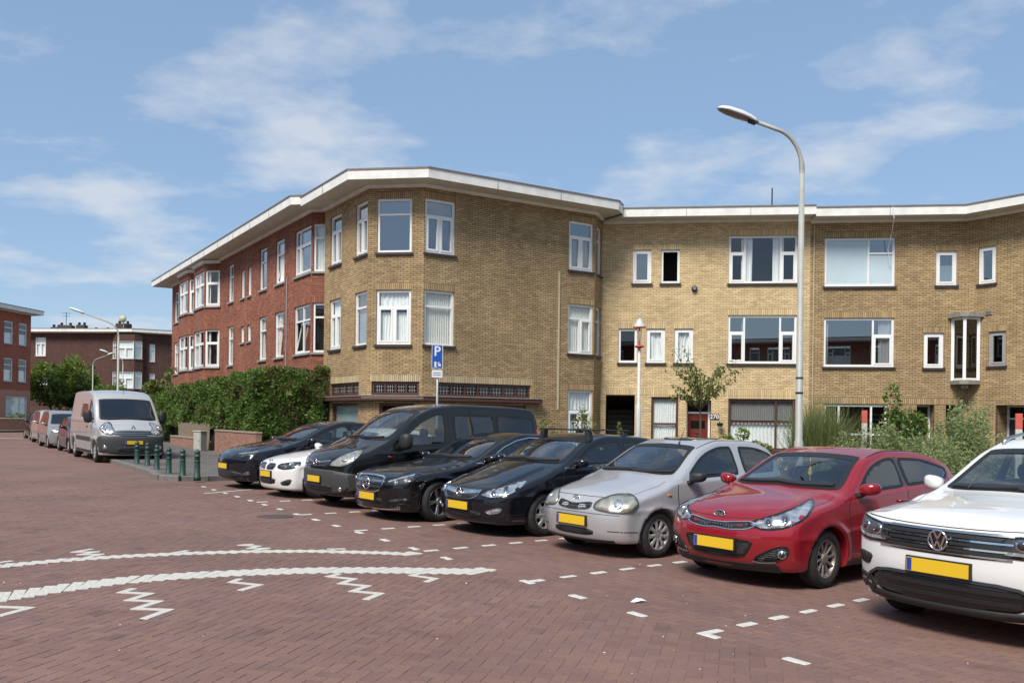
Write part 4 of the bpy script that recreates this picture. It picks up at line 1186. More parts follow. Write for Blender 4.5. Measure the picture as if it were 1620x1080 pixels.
def wheel_parts(root, P, rimmat, style):
    """one wheel: tyre with rim and disc; the copies share the meshes"""
    Rt, wd = P['Rw'], P.get('tw', .205)
    rr = P.get('rim', Rt - .115)
    t = MB()
    prof = [(rr, -wd / 2 + .012), (rr + .02, -wd / 2), (Rt - .045, -wd / 2 - .004), (Rt - .012, -wd / 2 + .018), (Rt, -wd / 2 + .045)]
    for k in range(4):       # tread grooves
        yk = -wd / 2 + .05 + k * (wd - .1) / 3.5
        prof += [(Rt, yk + .006), (Rt - .008, yk + .008), (Rt - .008, yk + .016), (Rt, yk + .018)]
    prof += [(Rt, wd / 2 - .045), (Rt - .012, wd / 2 - .018), (Rt - .045, wd / 2 + .004), (rr + .02, wd / 2), (rr, wd / 2 - .012)]
    t.lathe(prof, 44, (0, 0, 0), 'y', cap=False)
    tyre = t.build('wheel', M['tyre'], root, True)
    o = wd / 2 - .016
    rim = MB()
    rim.lathe([(rr + .006, o + .012), (rr + .012, o + .004), (rr - .012, o), (rr - .024, o - .03), (rr - .03, -wd / 2 + .03), (rr - .01, -wd / 2 + .02)], 40, (0, 0, 0), 'y', cap=False)
    kind, n = style[0], style[1]
    def spoke(a0, r0, r1, w0, w1, y0, y1, th=.03):
        ca, sa = math.cos(a0), math.sin(a0)
        def pt(r, w, y): return (r * ca - w * sa, y, r * sa + w * ca)
        rim.add([pt(r0, -w0, y0), pt(r0, -w0 * .55, y0 + .01), pt(r0, w0 * .55, y0 + .01), pt(r0, w0, y0), pt(r0, w0, y0 - th), pt(r0, -w0, y0 - th),
                 pt(r1, -w1, y1), pt(r1, -w1 * .55, y1 + .008), pt(r1, w1 * .55, y1 + .008), pt(r1, w1, y1), pt(r1, w1, y1 - th), pt(r1, -w1, y1 - th)],
                [(k, (k + 1) % 6, 6 + (k + 1) % 6, 6 + k) for k in range(6)] + [(0, 1, 2, 3, 4, 5), (6, 7, 8, 9, 10, 11)])
    for k in range(n):
        a = 2 * math.pi * k / n + .3
        if kind == 'twin':
            for e in (-1, 1): spoke(a + e * .10, .05, rr - .015, .017, .013, o - .028, o - .012)
        elif kind == 'single':
            spoke(a, .04, rr - .015, style[2] * .8, style[2], o - .03, o - .012)
        elif kind == 'cap':
            spoke(a, .05, rr * .60, style[2] * .9, style[2] * .8, o - .006, o - .002, .012)
            spoke(a, rr * .58, rr - .006, style[2] * .8, style[2] * 1.25, o - .002, o - .006, .012)
    rim.lathe([(.062, o - .05), (.064, o - .02), (.05, o - .006), (.03, o), (.001, o)], 20, (0, 0, 0), 'y')
    if kind == 'cap':
        rim.lathe([(rr * .62, o - .012), (rr * .6, o - .003), (rr * .52, o - .002), (.05, o - .004), (.03, o + .004), (.001, o + .004)], 28, (0, 0, 0), 'y') if style[3:] else None
    ro = rim.build('rim', rimmat, tyre); bevel(ro, .004, 1)
    dk = MB().lathe([(rr - .03, o - .07), (rr - .03, o - .06), (.02, o - .06), (.001, o - .06)], 30, (0, 0, 0), 'y')
    dk.build('brake_disc', M['darkmetal'], tyre)
    yw = P['W'] / 2 - wd / 2 - P.get('wi', .03)
    xs = P['xw']
    tyre.location = (xs[0], yw, Rt); tyre.rotation_euler = (0, .4, P.get('steer', 0))
    for x, sg_, st in ((xs[1], 1, 0), (xs[0], -1, P.get('steer', 0)), (xs[1], -1, 0)):
        c = copy_tree(tyre, root)
        c.location = (x, sg_ * yw, Rt); c.rotation_euler = (0, random.uniform(0, 1), st + (math.pi if sg_ < 0 else 0))

def ellipsoid(mb, c, r, p=2.4, n=14, m=9):
    rings = []
    for i in range(m + 1):
        t = -math.pi / 2 + math.pi * i / m
        sx = lambda v, e: math.copysign(abs(v) ** (2 / e), v)
        ring = []
        for k in range(n):
            a = 2 * math.pi * k / n
            ct = max(sx(math.cos(t), p), 1e-3)
            ring.append((c[0] + r[0] * ct * sx(math.cos(a), p), c[1] + r[1] * ct * sx(math.sin(a), p), c[2] + r[2] * sx(math.sin(t), p)))
        rings.append(ring)
    mb.loft(rings, True)

def car_common(car, P, paint, trim, rimmat, style, mirror_mat=None, seats=True):
    r = car.root; W = P['W'] / 2
    wheel_parts(r, P, rimmat, style)
    # wheel housings
    for xw in P['xw']:
        for sg_ in (1, -1):
            mb = MB(); n = 18
            rings = []
            for y in (sg_ * (W - .03), sg_ * (W - .36)):
                rings.append([(xw + (P['Ra'] + .012) * math.cos(math.pi * (k / n * 1.16 - .08)), y, P['Rw'] + (P['Ra'] + .012) * math.sin(math.pi * (k / n * 1.16 - .08))) for k in range(n + 1)])
            mb.loft(rings, False, False)
            mb.add(rings[1] + [(xw, rings[1][0][1], P['Rw'])], [(k, k + 1, n + 1) for k in range(n)])
            mb.build('wheel_housing', M['plastic'], r, True)
    # mirrors
    mx_, mz_ = P['mirror']
    for sg_ in (1, -1):
        mb = MB(); sz = P.get('msize', (.078, .105, .066))
        yb = P['mirror_y'] if 'mirror_y' in P else W - .03
        ellipsoid(mb, (mx_, sg_ * (yb + .015 + sz[1]), mz_ + .03), sz, 2.8)
        for i_, p_ in enumerate(mb.v): mb.v[i_] = (p_[0] - .35 * max(0, abs(p_[1]) - yb - .1), p_[1], p_[2] + .12 * (abs(p_[1]) - yb - .12))
        mo = mb.build('side_mirror', mirror_mat or paint, r, True)
        a = MB(); a.tube([(mx_ + .03, sg_ * (yb - .05), mz_ - .06), (mx_ + .02, sg_ * (yb + .03), mz_ - .04), (mx_, sg_ * (yb + .08), mz_)], [.035, .032, .035], 8)
        a.build('mirror_arm', M['plastic'], mo, True)
        g = MB(); ellipsoid(g, (mx_ - sz[0] * .80, sg_ * (yb + .012 + sz[1]), mz_ + .03), (.03, sz[1] * .85, sz[2] * .8), 3)
        g.build('mirror_glass', M['chrome'], mo, True)
    # wipers
    if 'wipers' in P:
        for pts in P['wipers']:
            car.strip('wiper', pts, 'F', .022, M['plastic'], off=.03, rnd=1, h=.03)
    # cabin
    cx0, cx1, zf, zbelt = P['cabin']
    c = MB(); c.cbox(cx0, cx1, -W + .2, W - .2, .34, zbelt - .1, .05); c.build('cabin_floor', M['interior'], r)
    d = MB(); d.cbox(cx1 - .12, cx1 + .32, -W + .17, W - .17, zbelt - .34, zbelt - .035, .06); d.build('dashboard', M['interior'], r)
    if seats:
        for sx, ys_ in ((P['seat'], (-.36, .36)), (P['seat'] - .85, (-.38, 0, .38))):
            for yy in ys_:
                m = MB(); zt = P.get('seat_top', 1.02)
                hw = .23 if len(ys_) == 2 else .19
                m.loft([[(sx - .02 + a * .09 + k * .16, yy + b * hw * (1 - .15 * k), .5 + (zt - .5) * (1 - k)) for a, b in ((-1, -1), (1, -.85), (1, .85), (-1, 1))] for k in (1, .6, .25, 0)], True)
                so = m.build('seat', M['seat'], r); bevel(so, .03, 2)
                h_ = MB(); ellipsoid(h_, (sx - .06, yy, zt + .1), (.05, .12, .085), 3); h_.build('headrest', M['seat'], so, True)
        sw = MB(); n = 20
        sw.tube([(P['seat'] + .55 + .06 * math.sin(2 * math.pi * k / n), .36 + .18 * math.cos(2 * math.pi * k / n), zbelt - .05 + .16 * math.sin(2 * math.pi * k / n)) for k in range(n + 1)], .014, 6)
        sw.build('steering_wheel', M['rubber'], r, True)
    # under-body
    ub = MB(); ub.box(P['xw'][1] - .3, P['xw'][0] + .3, -W + .35, W - .35, P['zb'] + .03, P['zb'] + .12); ub.build('underbody', M['plastic'], r)

def plate(car, x, z, w=.52, h=.11, tilt=0.0, y=0.0, nose=None):
    """yellow number plate with the blue strip, standing just proud of the bumper"""
    p3 = car.proj([(y, z)], 'F', 0.0)[0]
    x = float(p3[0]) + .018
    fn = lambda u, v, d: (x + d, y + u, z + v)
    b = MB().prism([(-w / 2 - .012, -h / 2 - .012), (w / 2 + .012, -h / 2 - .012), (w / 2 + .012, h / 2 + .012), (-w / 2 - .012, h / 2 + .012)], fn, -.05, .002)
    bo = b.build('plate_holder', M['plastic'], car.root)
    a = MB().prism([(-w / 2, -h / 2), (w / 2, -h / 2), (w / 2, h / 2), (-w / 2, h / 2)], fn, .0025, .008)
    o = a.build('number_plate', M['plate'], car.root)
    # seen from the front the strip is on the reader's left, which is the car's right
    c = MB().prism([(-w / 2 + .004, -h / 2 + .004), (-w / 2 + .045, -h / 2 + .004), (-w / 2 + .045, h / 2 - .004), (-w / 2 + .004, h / 2 - .004)], fn, .0085, .010)
    c.build('plate_strip', M['plate_blue'], o)
    return o

def badge_ring(car, y, z, ry, rz, w, mat, x=None, off=.012, fill=None, name='badge'):
    n = 24
    p3 = car.proj([(y, z)], 'F', 0.0)[0]; x = float(p3[0]) + off if x is None else x
    o = None
    if fill is not None:
        o = MB().prism([(ry * math.cos(2 * math.pi * k / n), rz * math.sin(2 * math.pi * k / n)) for k in range(n)], lambda u, v, d: (x + d, y + u, z + v), -.03, -.004).build(name, fill, car.root)
    mb = MB()
    mb.tube([(x, y + ry * math.cos(2 * math.pi * k / n), z + rz * math.sin(2 * math.pi * k / n)) for k in range(n + 1)], w, 8)
    rg = mb.build(name if o is None else 'badge_rim', mat, o or car.root, True)
    return o or rg, x

def bars(name, segs, x, y, z, w, mat, parent, dep=.012):
    """flat emblem strokes in the plane across the nose; segs = ((u0, v0, u1, v1, w), ...)"""
    mb = MB()
    for sgm in segs:
        u0, v0, u1, v1 = sgm[:4]; ww = sgm[4] if len(sgm) > 4 else w
        du, dv = u1 - u0, v1 - v0; l = math.hypot(du, dv); nu, nv = -dv / l * ww / 2, du / l * ww / 2
        mb.prism([(u0 + nu, v0 + nv), (u1 + nu, v1 + nv), (u1 - nu, v1 - nv), (u0 - nu, v0 - nv)], lambda u, v, d: (x + d, y + u, z + v), -dep, .004)
    return mb.build(name, mat, parent)
# ------------------------------------------------------------------ ground, pavers, markings
def paver_mat(name, attr):
    m, nt, b, out = new_mat(name)
    b.inputs['Roughness'].default_value = .80
    t = nt.nodes.new('ShaderNodeNewGeometry')
    n = nt.nodes.new('ShaderNodeTexNoise'); n.inputs['Scale'].default_value = .45; n.inputs['Detail'].default_value = 8; n.inputs['Roughness'].default_value = .62
    nt.links.new(t.outputs['Position'], n.inputs['Vector'])
    n2 = nt.nodes.new('ShaderNodeTexNoise'); n2.inputs['Scale'].default_value = 55; n2.inputs['Detail'].default_value = 4
    nt.links.new(t.outputs['Position'], n2.inputs['Vector'])
    mr = nt.nodes.new('ShaderNodeMapRange'); mr.inputs['From Min'].default_value = .3; mr.inputs['From Max'].default_value = .7; mr.inputs['To Min'].default_value = .82; mr.inputs['To Max'].default_value = 1.16
    nt.links.new(n.outputs['Fac'], mr.inputs['Value'])
    m2 = nt.nodes.new('ShaderNodeMapRange'); m2.inputs['From Min'].default_value = .3; m2.inputs['From Max'].default_value = .7; m2.inputs['To Min'].default_value = .84; m2.inputs['To Max'].default_value = 1.12
    nt.links.new(n2.outputs['Fac'], m2.inputs['Value'])
    pr = nt.nodes.new('ShaderNodeMath'); pr.operation = 'MULTIPLY'; nt.links.new(mr.outputs[0], pr.inputs[0]); nt.links.new(m2.outputs[0], pr.inputs[1])
    sc = nt.nodes.new('ShaderNodeVectorMath'); sc.operation = 'SCALE'; nt.links.new(pr.outputs[0], sc.inputs['Scale'])
    if attr:
        a = nt.nodes.new('ShaderNodeAttribute'); a.attribute_name = 'Col'; nt.links.new(a.outputs['Color'], sc.inputs[0])
    else:
        mp_ = nt.nodes.new('ShaderNodeMapping'); mp_.inputs['Rotation'].default_value = (0, 0, R(14)); nt.links.new(t.outputs['Position'], mp_.inputs[0])
        br = nt.nodes.new('ShaderNodeTexBrick'); br.inputs['Scale'].default_value = 1; br.inputs['Brick Width'].default_value = .216; br.inputs['Row Height'].default_value = .108
        br.inputs['Mortar Size'].default_value = .004; br.inputs['Mortar Smooth'].default_value = .3
        br.inputs['Color1'].default_value = (.199, .114, .089, 1); br.inputs['Color2'].default_value = (.180, .103, .083, 1); br.inputs['Mortar'].default_value = (.125, .075, .058, 1)
        nt.links.new(mp_.outputs[0], br.inputs['Vector']); nt.links.new(br.outputs['Color'], sc.inputs[0])
    # dark drips and oil spots
    n3 = nt.nodes.new('ShaderNodeTexNoise'); n3.inputs['Scale'].default_value = 1.9; n3.inputs['Detail'].default_value = 3
    nt.links.new(t.outputs['Position'], n3.inputs['Vector'])
    m3 = nt.nodes.new('ShaderNodeMapRange'); m3.inputs['From Min'].default_value = .62; m3.inputs['From Max'].default_value = .74; m3.inputs['To Min'].default_value = 1.0; m3.inputs['To Max'].default_value = .74
    nt.links.new(n3.outputs['Fac'], m3.inputs['Value'])
    s2 = nt.nodes.new('ShaderNodeVectorMath'); s2.operation = 'SCALE'; nt.links.new(sc.outputs[0], s2.inputs[0]); nt.links.new(m3.outputs[0], s2.inputs['Scale'])
    nt.links.new(s2.outputs[0], b.inputs['Base Color'])
    bp = nt.nodes.new('ShaderNodeBump'); bp.inputs['Strength'].default_value = .35; bp.inputs['Distance'].default_value = .004
    nt.links.new(n2.outputs['Fac'], bp.inputs['Height']); nt.links.new(bp.outputs[0], b.inputs['Normal'])
    return m
M['road'] = paver_mat('road', False)
M['paver'] = paver_mat('paver', True)
M['tiles'] = brick_mat('tiles', (.155, .142, .13), (.12, .11, .10), (.07, .065, .055), bw=.30, rh=.30, stain=.25, msize=.006)
M['kerb'] = pmat('kerb', (.16, .15, .135), .85, noise=.25, nscale=5, bump=.2)
M['soil'] = pmat('soil', (.07, .06, .035), .95, noise=.4, nscale=3)
M['marking'] = pmat('marking', (.55, .54, .50), .75, noise=.14, nscale=12)

rd = MB(); S = 700
rd.quad((-S, -60, -.003 + SLOPE * S), (S, -60, -.003 - SLOPE * S), (S, 1400, -.003 - SLOPE * S), (-S, 1400, -.003 + SLOPE * S))
road = rd.build('road', M['road']); tag(road, kind='structure')

# front edge of the parking bays
FP, FD = Vector((.18, 9.45)), Vector((.545, -.838)); FN = Vector((.838, .545))
BD = Vector((math.cos(R(40)), math.sin(R(40))))

KERB = [(-34, 62.5), (-11.9, 27.5), (-9.35, 23.6), (-8.95, 22.7), (-8.55, 22.1), (-8.0, 21.9), (-7.45, 22.2), (-3.6, 25.4), (8.2, 11.6), (15.5, 1.0)]
def on_walk(x, y):
    poly = KERB + [(60, 1), (60, 140), (-34, 140)]
    return bool(pip(np.array([x]), np.array([y]), poly)[0])

CW_, TH = .106, R(-14)
ca_, sa_ = math.cos(TH), math.sin(TH)
def hb2w(a, b): return (a * ca_ - b * sa_, a * sa_ + b * ca_)
def w2hb(x, y): return (x * ca_ + y * sa_, -x * sa_ + y * ca_)
lowarc = [G(*p) for p in [(-160, 975), (0, 945), (100, 930), (200, 917.5), (300, 910), (400, 905), (500, 902), (600, 901.5), (700, 903), (765, 904)]]
uparc = [G(*p) for p in [(-160, 915), (0, 895.5), (100, 886), (200, 879.5), (300, 875), (400, 872), (500, 871.5), (600, 874), (655, 876.5)]]
def pdist(x, y, poly):
    best = np.full(x.shape, 1e9)
    for i in range(len(poly) - 1):
        ax, ay = poly[i]; bx, by = poly[i + 1]; L2 = (bx - ax) ** 2 + (by - ay) ** 2
        t = np.clip(((x - ax) * (bx - ax) + (y - ay) * (by - ay)) / L2, 0, 1)
        best = np.minimum(best, np.hypot(x - ax - t * (bx - ax), y - ay - t * (by - ay)))
    return best
I, J = np.meshgrid(np.arange(-165, 165), np.arange(20, 270), indexing='ij')
I, J = I.ravel(), J.ravel(); K = (I - J) % 4
isH, isV = K == 0, K == 3
ca2 = np.where(isH, (I + 1.0) * CW_, (I + .5) * CW_); cb2 = np.where(isH, (J + .5) * CW_, (J + 1.0) * CW_)
sel = isH | isV
I, J, isH, ca2, cb2 = I[sel], J[sel], isH[sel], ca2[sel], cb2[sel]
bx_, by_ = ca2 * ca_ - cb2 * sa_, ca2 * sa_ + cb2 * ca_
side = (bx_ - FP.x) * FN.x + (by_ - FP.y) * FN.y          # >0 lies in the bays
vis = (by_ > 4.6) & (by_ < 21) & (np.abs(bx_) < .58 * by_ + .7) & (side < -.06)
white = np.zeros(len(bx_), bool)
H_ = isH
bricks = [(x, y, TH if h_ else TH + math.pi / 2, w_) for x, y, h_, w_ in zip(bx_[vis], by_[vis], H_[vis], white[vis])]
# running bond inside the bays
fa = math.atan2(FD.y, FD.x)
for j in range(0, 52):
    for i in range(-106, 50):
        u = (i + (j % 2) * .5) * .212; v_ = .053 + j * .106
        x = FP.x + FD.x * u + FN.x * v_; y = FP.y + FD.y * u + FN.y * v_
        if 4.6 < y < 21 and abs(x) < .58 * y + .7 and not on_walk(x, y): bricks.append((x, y, fa, False))
bricks.sort(key=lambda q: q[1])
def brick_shape(L_, W_, z, cut=.0022):
    l, w = L_ / 2, W_ / 2
    top = [(-l + cut, -w + cut, z), (l - cut, -w + cut, z), (l - cut, w - cut, z), (-l + cut, w - cut, z)]
    low = [(-l, -w, z - .014), (l, -w, z - .014), (l, w, z - .014), (-l, w, z - .014)]
    return top + low, [(0, 1, 2, 3), (4, 5, 1, 0), (5, 6, 2, 1), (6, 7, 3, 2), (7, 4, 0, 3)]
tones = [(.192, .110, .087), (.184, .106, .086), (.202, .116, .090), (.177, .102, .085), (.190, .107, .082), (.171, .098, .082), (.198, .113, .086), (.178, .106, .092)]
def tone(w_):
    if w_:
        k = random.uniform(.88, 1.08); return (.60 * k, .585 * k, .54 * k)
    c = random.choice(tones); k = random.uniform(.95, 1.05); return tuple(v_ * k for v_ in c)
def set_col(me, cols):
    a = me.color_attributes.new('Col', 'FLOAT_COLOR', 'POINT')
    a.data.foreach_set('color', np.array([(*c, 1) for c in cols], np.float32).ravel())
near = []
proto = {}
for w_ in (False, True):
    for k in range(10 if not w_ else 3):
        v, f = brick_shape(.2095, .1035, 0.0); me = bpy.data.meshes.new('paver'); me.from_pydata(v, [], f); me.materials.append(M['paver']); c = tone(w_); set_col(me, [c] * 8)
        proto.setdefault(w_, []).append(me)
show = [b for b in bricks if b[1] > 5.6 and abs(b[0]) < .565 * b[1]]
near = show[:300]; ns_ = set(id(b) for b in near)
for b in near:
    o = bpy.data.objects.new('paver', random.choice(proto[b[3]])); COL.objects.link(o); o.parent = road
    o.matrix_local = Matrix.Translation((b[0], b[1], gz(b[0]) + random.uniform(-.001, .001))) @ SLOPE_M @ Matrix.Rotation(b[2], 4, 'Z') @ Matrix.Rotation(random.gauss(0, .003), 4, 'X') @ Matrix.Rotation(random.gauss(0, .005), 4, 'Y')
vv, ff, cc = [], [], []
for b in bricks:
    if id(b) in ns_: continue
    v, f = brick_shape(.2095, .1035, random.uniform(-.001, .001)); ca, sa = math.cos(b[2]), math.sin(b[2]); n0 = len(vv)
    tx, ty = random.gauss(0, .003), random.gauss(0, .002)
    for p in v:
        x = b[0] + p[0] * ca - p[1] * sa; vv.append((x, b[1] + p[0] * sa + p[1] * ca, p[2] + p[1] * tx + p[0] * ty + gz(x)))
    ff += [tuple(n0 + k for k in t) for t in f]; cc += [tone(b[3])] * 8
pf = mesh_from('paver_field', vv, ff, M['paver'], road); set_col(pf.data, cc); pf['kind'] = 'stuff'

# the two white arcs: slanted white bricks laid side by side, with zigzag tails
M['white_brick'] = pmat('white_brick', (.53, .51, .46), .85, noise=.28, nscale=2.5, bump=.3)
wb_me = []
for k in range(4):
    o_ = MB().cbox(-.5, .5, -.5, .5, -.016, .0042, .0).build('tmp', M['white_brick']) if False else MB().add(*brick_shape(1.0, 1.0, .0042, .012)).build('tmp', M['white_brick'], recalc=False)
    wb_me.append(o_.data); bpy.data.objects.remove(o_)
def wbrick(x, y, ang, L_, W_):
    o = bpy.data.objects.new('white_paver', random.choice(wb_me)); COL.objects.link(o); o.parent = road
    o.matrix_local = Matrix.Translation((x, y, gz(x) + random.uniform(0, .0008))) @ SLOPE_M @ Matrix.Rotation(ang, 4, 'Z') @ Matrix.Diagonal((L_, W_, 1, 1))
def arc_bricks(arc, rows, slant, L_, w=.104):
    """white bricks laid side by side at a slant along a curve"""
    pts = [Vector(p) for p in arc]; fine = []
    for a, b in zip(pts[:-1], pts[1:]): fine += [a.lerp(b, k / 80) for k in range(80)]
    acc = 0; step = w / math.sin(slant); tg = None
    for i_ in range(1, len(fine)):
        acc += (fine[i_] - fine[i_ - 1]).length
        if acc < step: continue
        acc -= step; p = fine[i_]
        if abs(p.x) > .60 * p.y: continue
        t = fine[min(i_ + 60, len(fine) - 1)] - fine[max(i_ - 60, 0)]; ang = math.atan2(t.y, t.x) + slant; ca, sa = math.cos(ang), math.sin(ang)
        for r_ in range(rows):
            off = (r_ - (rows - 1) / 2) * L_
            wbrick(p.x + ca * off, p.y + sa * off, ang, L_ - .002, w - .001)
arc_bricks(lowarc, 2, R(52), .23)
arc_bricks(uparc, 1, R(52), .27)
ZZ = [[(1, 959.5), (50.5, 961.3), (6.5, 973)], [(212.6, 931.5), (195.8, 936.7), (241, 938.8), (207.4, 949.1), (255.4, 951), (219, 962.6), (271, 964.4), (234.6, 977.6)],
      [(381, 916), (369.5, 920.6), (413.6, 925), (386.4, 932.8)], [(537.5, 908.3), (523.4, 911.5), (563.3, 915.6), (543, 922.7), (585, 926.7), (561.4, 934.9), (605.4, 938.7), (585, 947.1)],
      [(667.9, 906.4), (654.9, 909.9), (692, 915), (680, 919.4)], [(146, 868.5), (121, 873), (155, 872.6), (130, 877), (163, 876.5), (142, 881)], [(400, 860.7), (383, 862), (412, 863.5), (398, 867), (426, 867), (410, 869.6)],
      [(524, 868.3), (545, 867.8)], [(282, 873.7), (297, 871)], [(0, 890), (18, 887.5)], [(759, 898.8), (781, 902.4)], [(650, 873), (666, 875.2)]]
for zzl in ZZ:
    pp = [Vector(G(*p)) for p in zzl]
    for a, b in zip(pp[:-1], pp[1:]):
        d_ = b - a; m_ = (a + b) / 2; wbrick(m_.x, m_.y, math.atan2(d_.y, d_.x), d_.length + .065, .076)

# white bricks of the bay lines
dash_me = MB().cbox(-.105, .105, -.045, .045, -.02, .004, .006).build('tmp', M['marking']); dm = dash_me.data; bpy.data.objects.remove(dash_me)
def dash(p, d, L_=1.0):
    o = bpy.data.objects.new('marking_brick', dm); COL.objects.link(o); o.parent = road
    o.matrix_local = Matrix.Translation((p.x, p.y, gz(p.x) + random.uniform(0, .001))) @ SLOPE_M @ Matrix.Rotation(math.atan2(d.y, d.x) + random.gauss(0, .02), 4, 'Z') @ Matrix.Diagonal((L_, random.uniform(.85, 1.0), 1, 1))
k = -16
for k in range(-15, 6): dash(FP + FD * (.87 * k), FD)
for s0 in (2.55, 0, -2.35, -4.55, -6.85, -9.2):
    for k in range(0 if s0 < 2 else 0, 10): dash(FP + FD * s0 + BD * (.12 + .47 * k) , BD)
p_, q_ = Vector(G(324, 780.5)), Vector(G(412, 773)); ln = (q_ - p_); nl = Vector((-ln.y, ln.x)).normalized() * .05
lm = MB(); lm.add([(p_.x - nl.x, p_.y - nl.y, gz(p_.x) + .004), (q_.x - nl.x, q_.y - nl.y, gz(q_.x) + .004), (q_.x + nl.x, q_.y + nl.y, gz(q_.x) + .004), (p_.x + nl.x, p_.y + nl.y, gz(p_.x) + .004)], [(0, 1, 2, 3)])
lm.build('painted_line', M['marking'], road)
p_ = Vector(G(0, 692)); lm = MB(); lm.add([(p_.x - 4, p_.y, gz(p_.x - 4) + .004), (p_.x + 4.2, p_.y - 1.5, gz(p_.x + 4) + .004), (p_.x + 4.2, p_.y - 1.2, gz(p_.x + 4) + .004), (p_.x - 4, p_.y + .35, gz(p_.x - 4) + .004)], [(0, 1, 2, 3)])
lm.build('painted_line', M['marking'], road)
mh = MB(); gx_, gy_ = G(437, 816.5); mh.lathe([(.30, gz(gx_) - .02), (.30, gz(gx_) + .004), (.26, gz(gx_) + .005), (.01, gz(gx_) + .005)], 24, (gx_, gy_, 0)); mh.build('manhole_cover', pmat('iron_cover', (.085, .065, .058), .7, .2, noise=.3), road)

# pavement behind the kerb
poly = KERB + [(60, 1), (60, 140), (-34, 140)]
wk = MB(); zk = lambda p: gz(p[0]) + .12
wk.add([(p[0], p[1], zk(p)) for p in poly], [tuple(range(len(poly)))], [[(p[0] * .85 - p[1] * .53, p[0] * .53 + p[1] * .85) for p in poly]])
pave = wk.build('pavement', M['tiles'], uvs=True, recalc=False); tag(pave, kind='structure')
for i in range(len(KERB) - 1):
    a, b = Vector(KERB[i]), Vector(KERB[i + 1]); L_ = (b - a).length; n = max(1, round(L_ / 1.0)); t = (b - a).normalized(); nn = Vector((-t.y, t.x))
    for k in range(n):
        p, q = a + t * (L_ * k / n + .004), a + t * (L_ * (k + 1) / n - .004)
        if p.y > 48: continue
        ks = MB(); c4 = [p - nn * .10, q - nn * .10, q + nn * .08, p + nn * .08]
        ks.loft([[(c.x, c.y, gz(c.x) - .03) for c in c4], [(c.x, c.y, gz(c.x) + .112) for c in c4], [(c.x + nn.x * e, c.y + nn.y * e, gz(c.x) + .127) for c, e in zip(c4, (.015, .015, -.01, -.01))]], True)
        ks.build('kerb_stone', M['kerb'], pave)
def patch_ground(name, pts, mat, dz):
    mb = MB(); mb.add([(p[0], p[1], gz(p[0]) + dz) for p in pts], [tuple(range(len(pts)))], [[(p[0], p[1]) for p in pts]]); o = mb.build(name, mat, uvs=True, recalc=False); return tag(o, kind='structure')
gE = lambda s_, d_: tuple(pEc + tE * s_ - Vector((.845, .534)) * d_)
patch_ground('front_garden', [gE(0, .0), gE(0, 1.75), gE(23, 1.75), gE(23, 0)], M['soil'], .13)
patch_ground('front_garden', [(3.6, 32.6), (4.2, 28.6), (14.0, 27.3), (15.4, 31.2)], M['soil'], .13)
patch_ground('planted_verge', [(5.0, 16.6), (8.2, 13.0), (13.2, 13.5), (15.0, 17.5), (9.5, 20.5), (5.6, 20.0)], M['soil'], .13)
# pavement at the far left corner
fl = patch_ground('far_pavement', [(-60, 58.0), (-33.4, 59.4), (-32.6, 62), (-33.2, 75), (-60, 75)], M['tiles'], .10)
def wtop(car, x, margin):
    P = car.P; W = P['W'] / 2; z = 1.2
    for _ in range(6):
        y = float(car.plan(np.array(x))) * .965 - P['th'] * max(0, z - float(car.belt(np.array(x))))
        yr = y / W
        z = float(car.top(np.array(x + P['bow'] * yr * yr * math.tanh(x * 1.6)))) - P['crown'] * yr * yr - margin
    return z

def side_window(car, name, xf, xr, margin=.070, low=.022, rear_up=0.0, mat=None, front_slope=0.0, rear_slope=0.0, border=.03, bmat=None):
    """side glass between two pillars; the top follows the roof edge"""
    n = 9; top, bot = [], []
    for k in range(n):
        x = xf + (xr - xf) * k / (n - 1)
        zb_ = float(car.belt(np.array(x))) + low; zt_ = wtop(car, x, margin)
        if k == n - 1 and rear_up: zb_ = min(zb_ + rear_up, zt_ - .03)
        if zt_ > zb_ + .025:
            top.append((x, zt_)); bot.append((x, zb_))
    if len(top) < 3: return None
    top[0] = (top[0][0] - front_slope, top[0][1]); top[-1] = (top[-1][0] + rear_slope, top[-1][1])
    return car.glass(name, top + bot[::-1], 'L', True, border=border, cond=lambda c: c[:, 1] > .3, mat=mat, bmat=bmat)

def windscreen(car, z0, z1, pil=.105, drop=.03, mat=None):
    P = car.P; W = P['W'] / 2; L_, n = [], 7
    xs = np.linspace(max(b for a, b in P['fx']) - .4, -.5, 300); T = car.top(xs)
    for k in range(n):
        z = z0 + (z1 - z0) * k / (n - 1)
        x = float(xs[np.argmin(np.abs(T - z) + (T > z) * 0)]) - .12
        u = z - float(car.belt(np.array(x)))
        y = float(car.plan(np.array(x)) * car.vp(np.array(z))) - P['th'] * .5 * (u + math.sqrt(u * u + .0009)) - pil
        L_.append((y, z - (drop if k == 0 else 0)))
    pts = [(-a, b) for a, b in L_[::-1]] + [(0, z0)] + L_ + [(0, z1 + .02)]
    pts = [(-a, b) for a, b in L_] + [(0, z1 + .025)] + L_[::-1] + [(0, z0 + .005)]
    car.ws = (z0, z1, L_)
    return car.glass('windscreen', pts, 'F', False, border=.045, cond=lambda c: (c[:, 0] > -.6) & (c[:, 2] > z0 - drop), mat=mat)

def rear_glass(car, z0, z1, w0, w1):
    car.glass('rear_window', [(-w0, z0), (w0, z0), (w1, z1), (-w1, z1)], 'R', False, border=.04, cond=lambda c: c[:, 0] < -.8, mat=M['darkglass'])

def handle(car, x, z, mat):
    car.patch('door_handle', [(x - .09, z - .014), (x + .09, z - .018), (x + .09, z + .014), (x - .09, z + .018)], 'L', mat, off=.03, mirror=True, rnd=1, skirt=.035, step=.04)

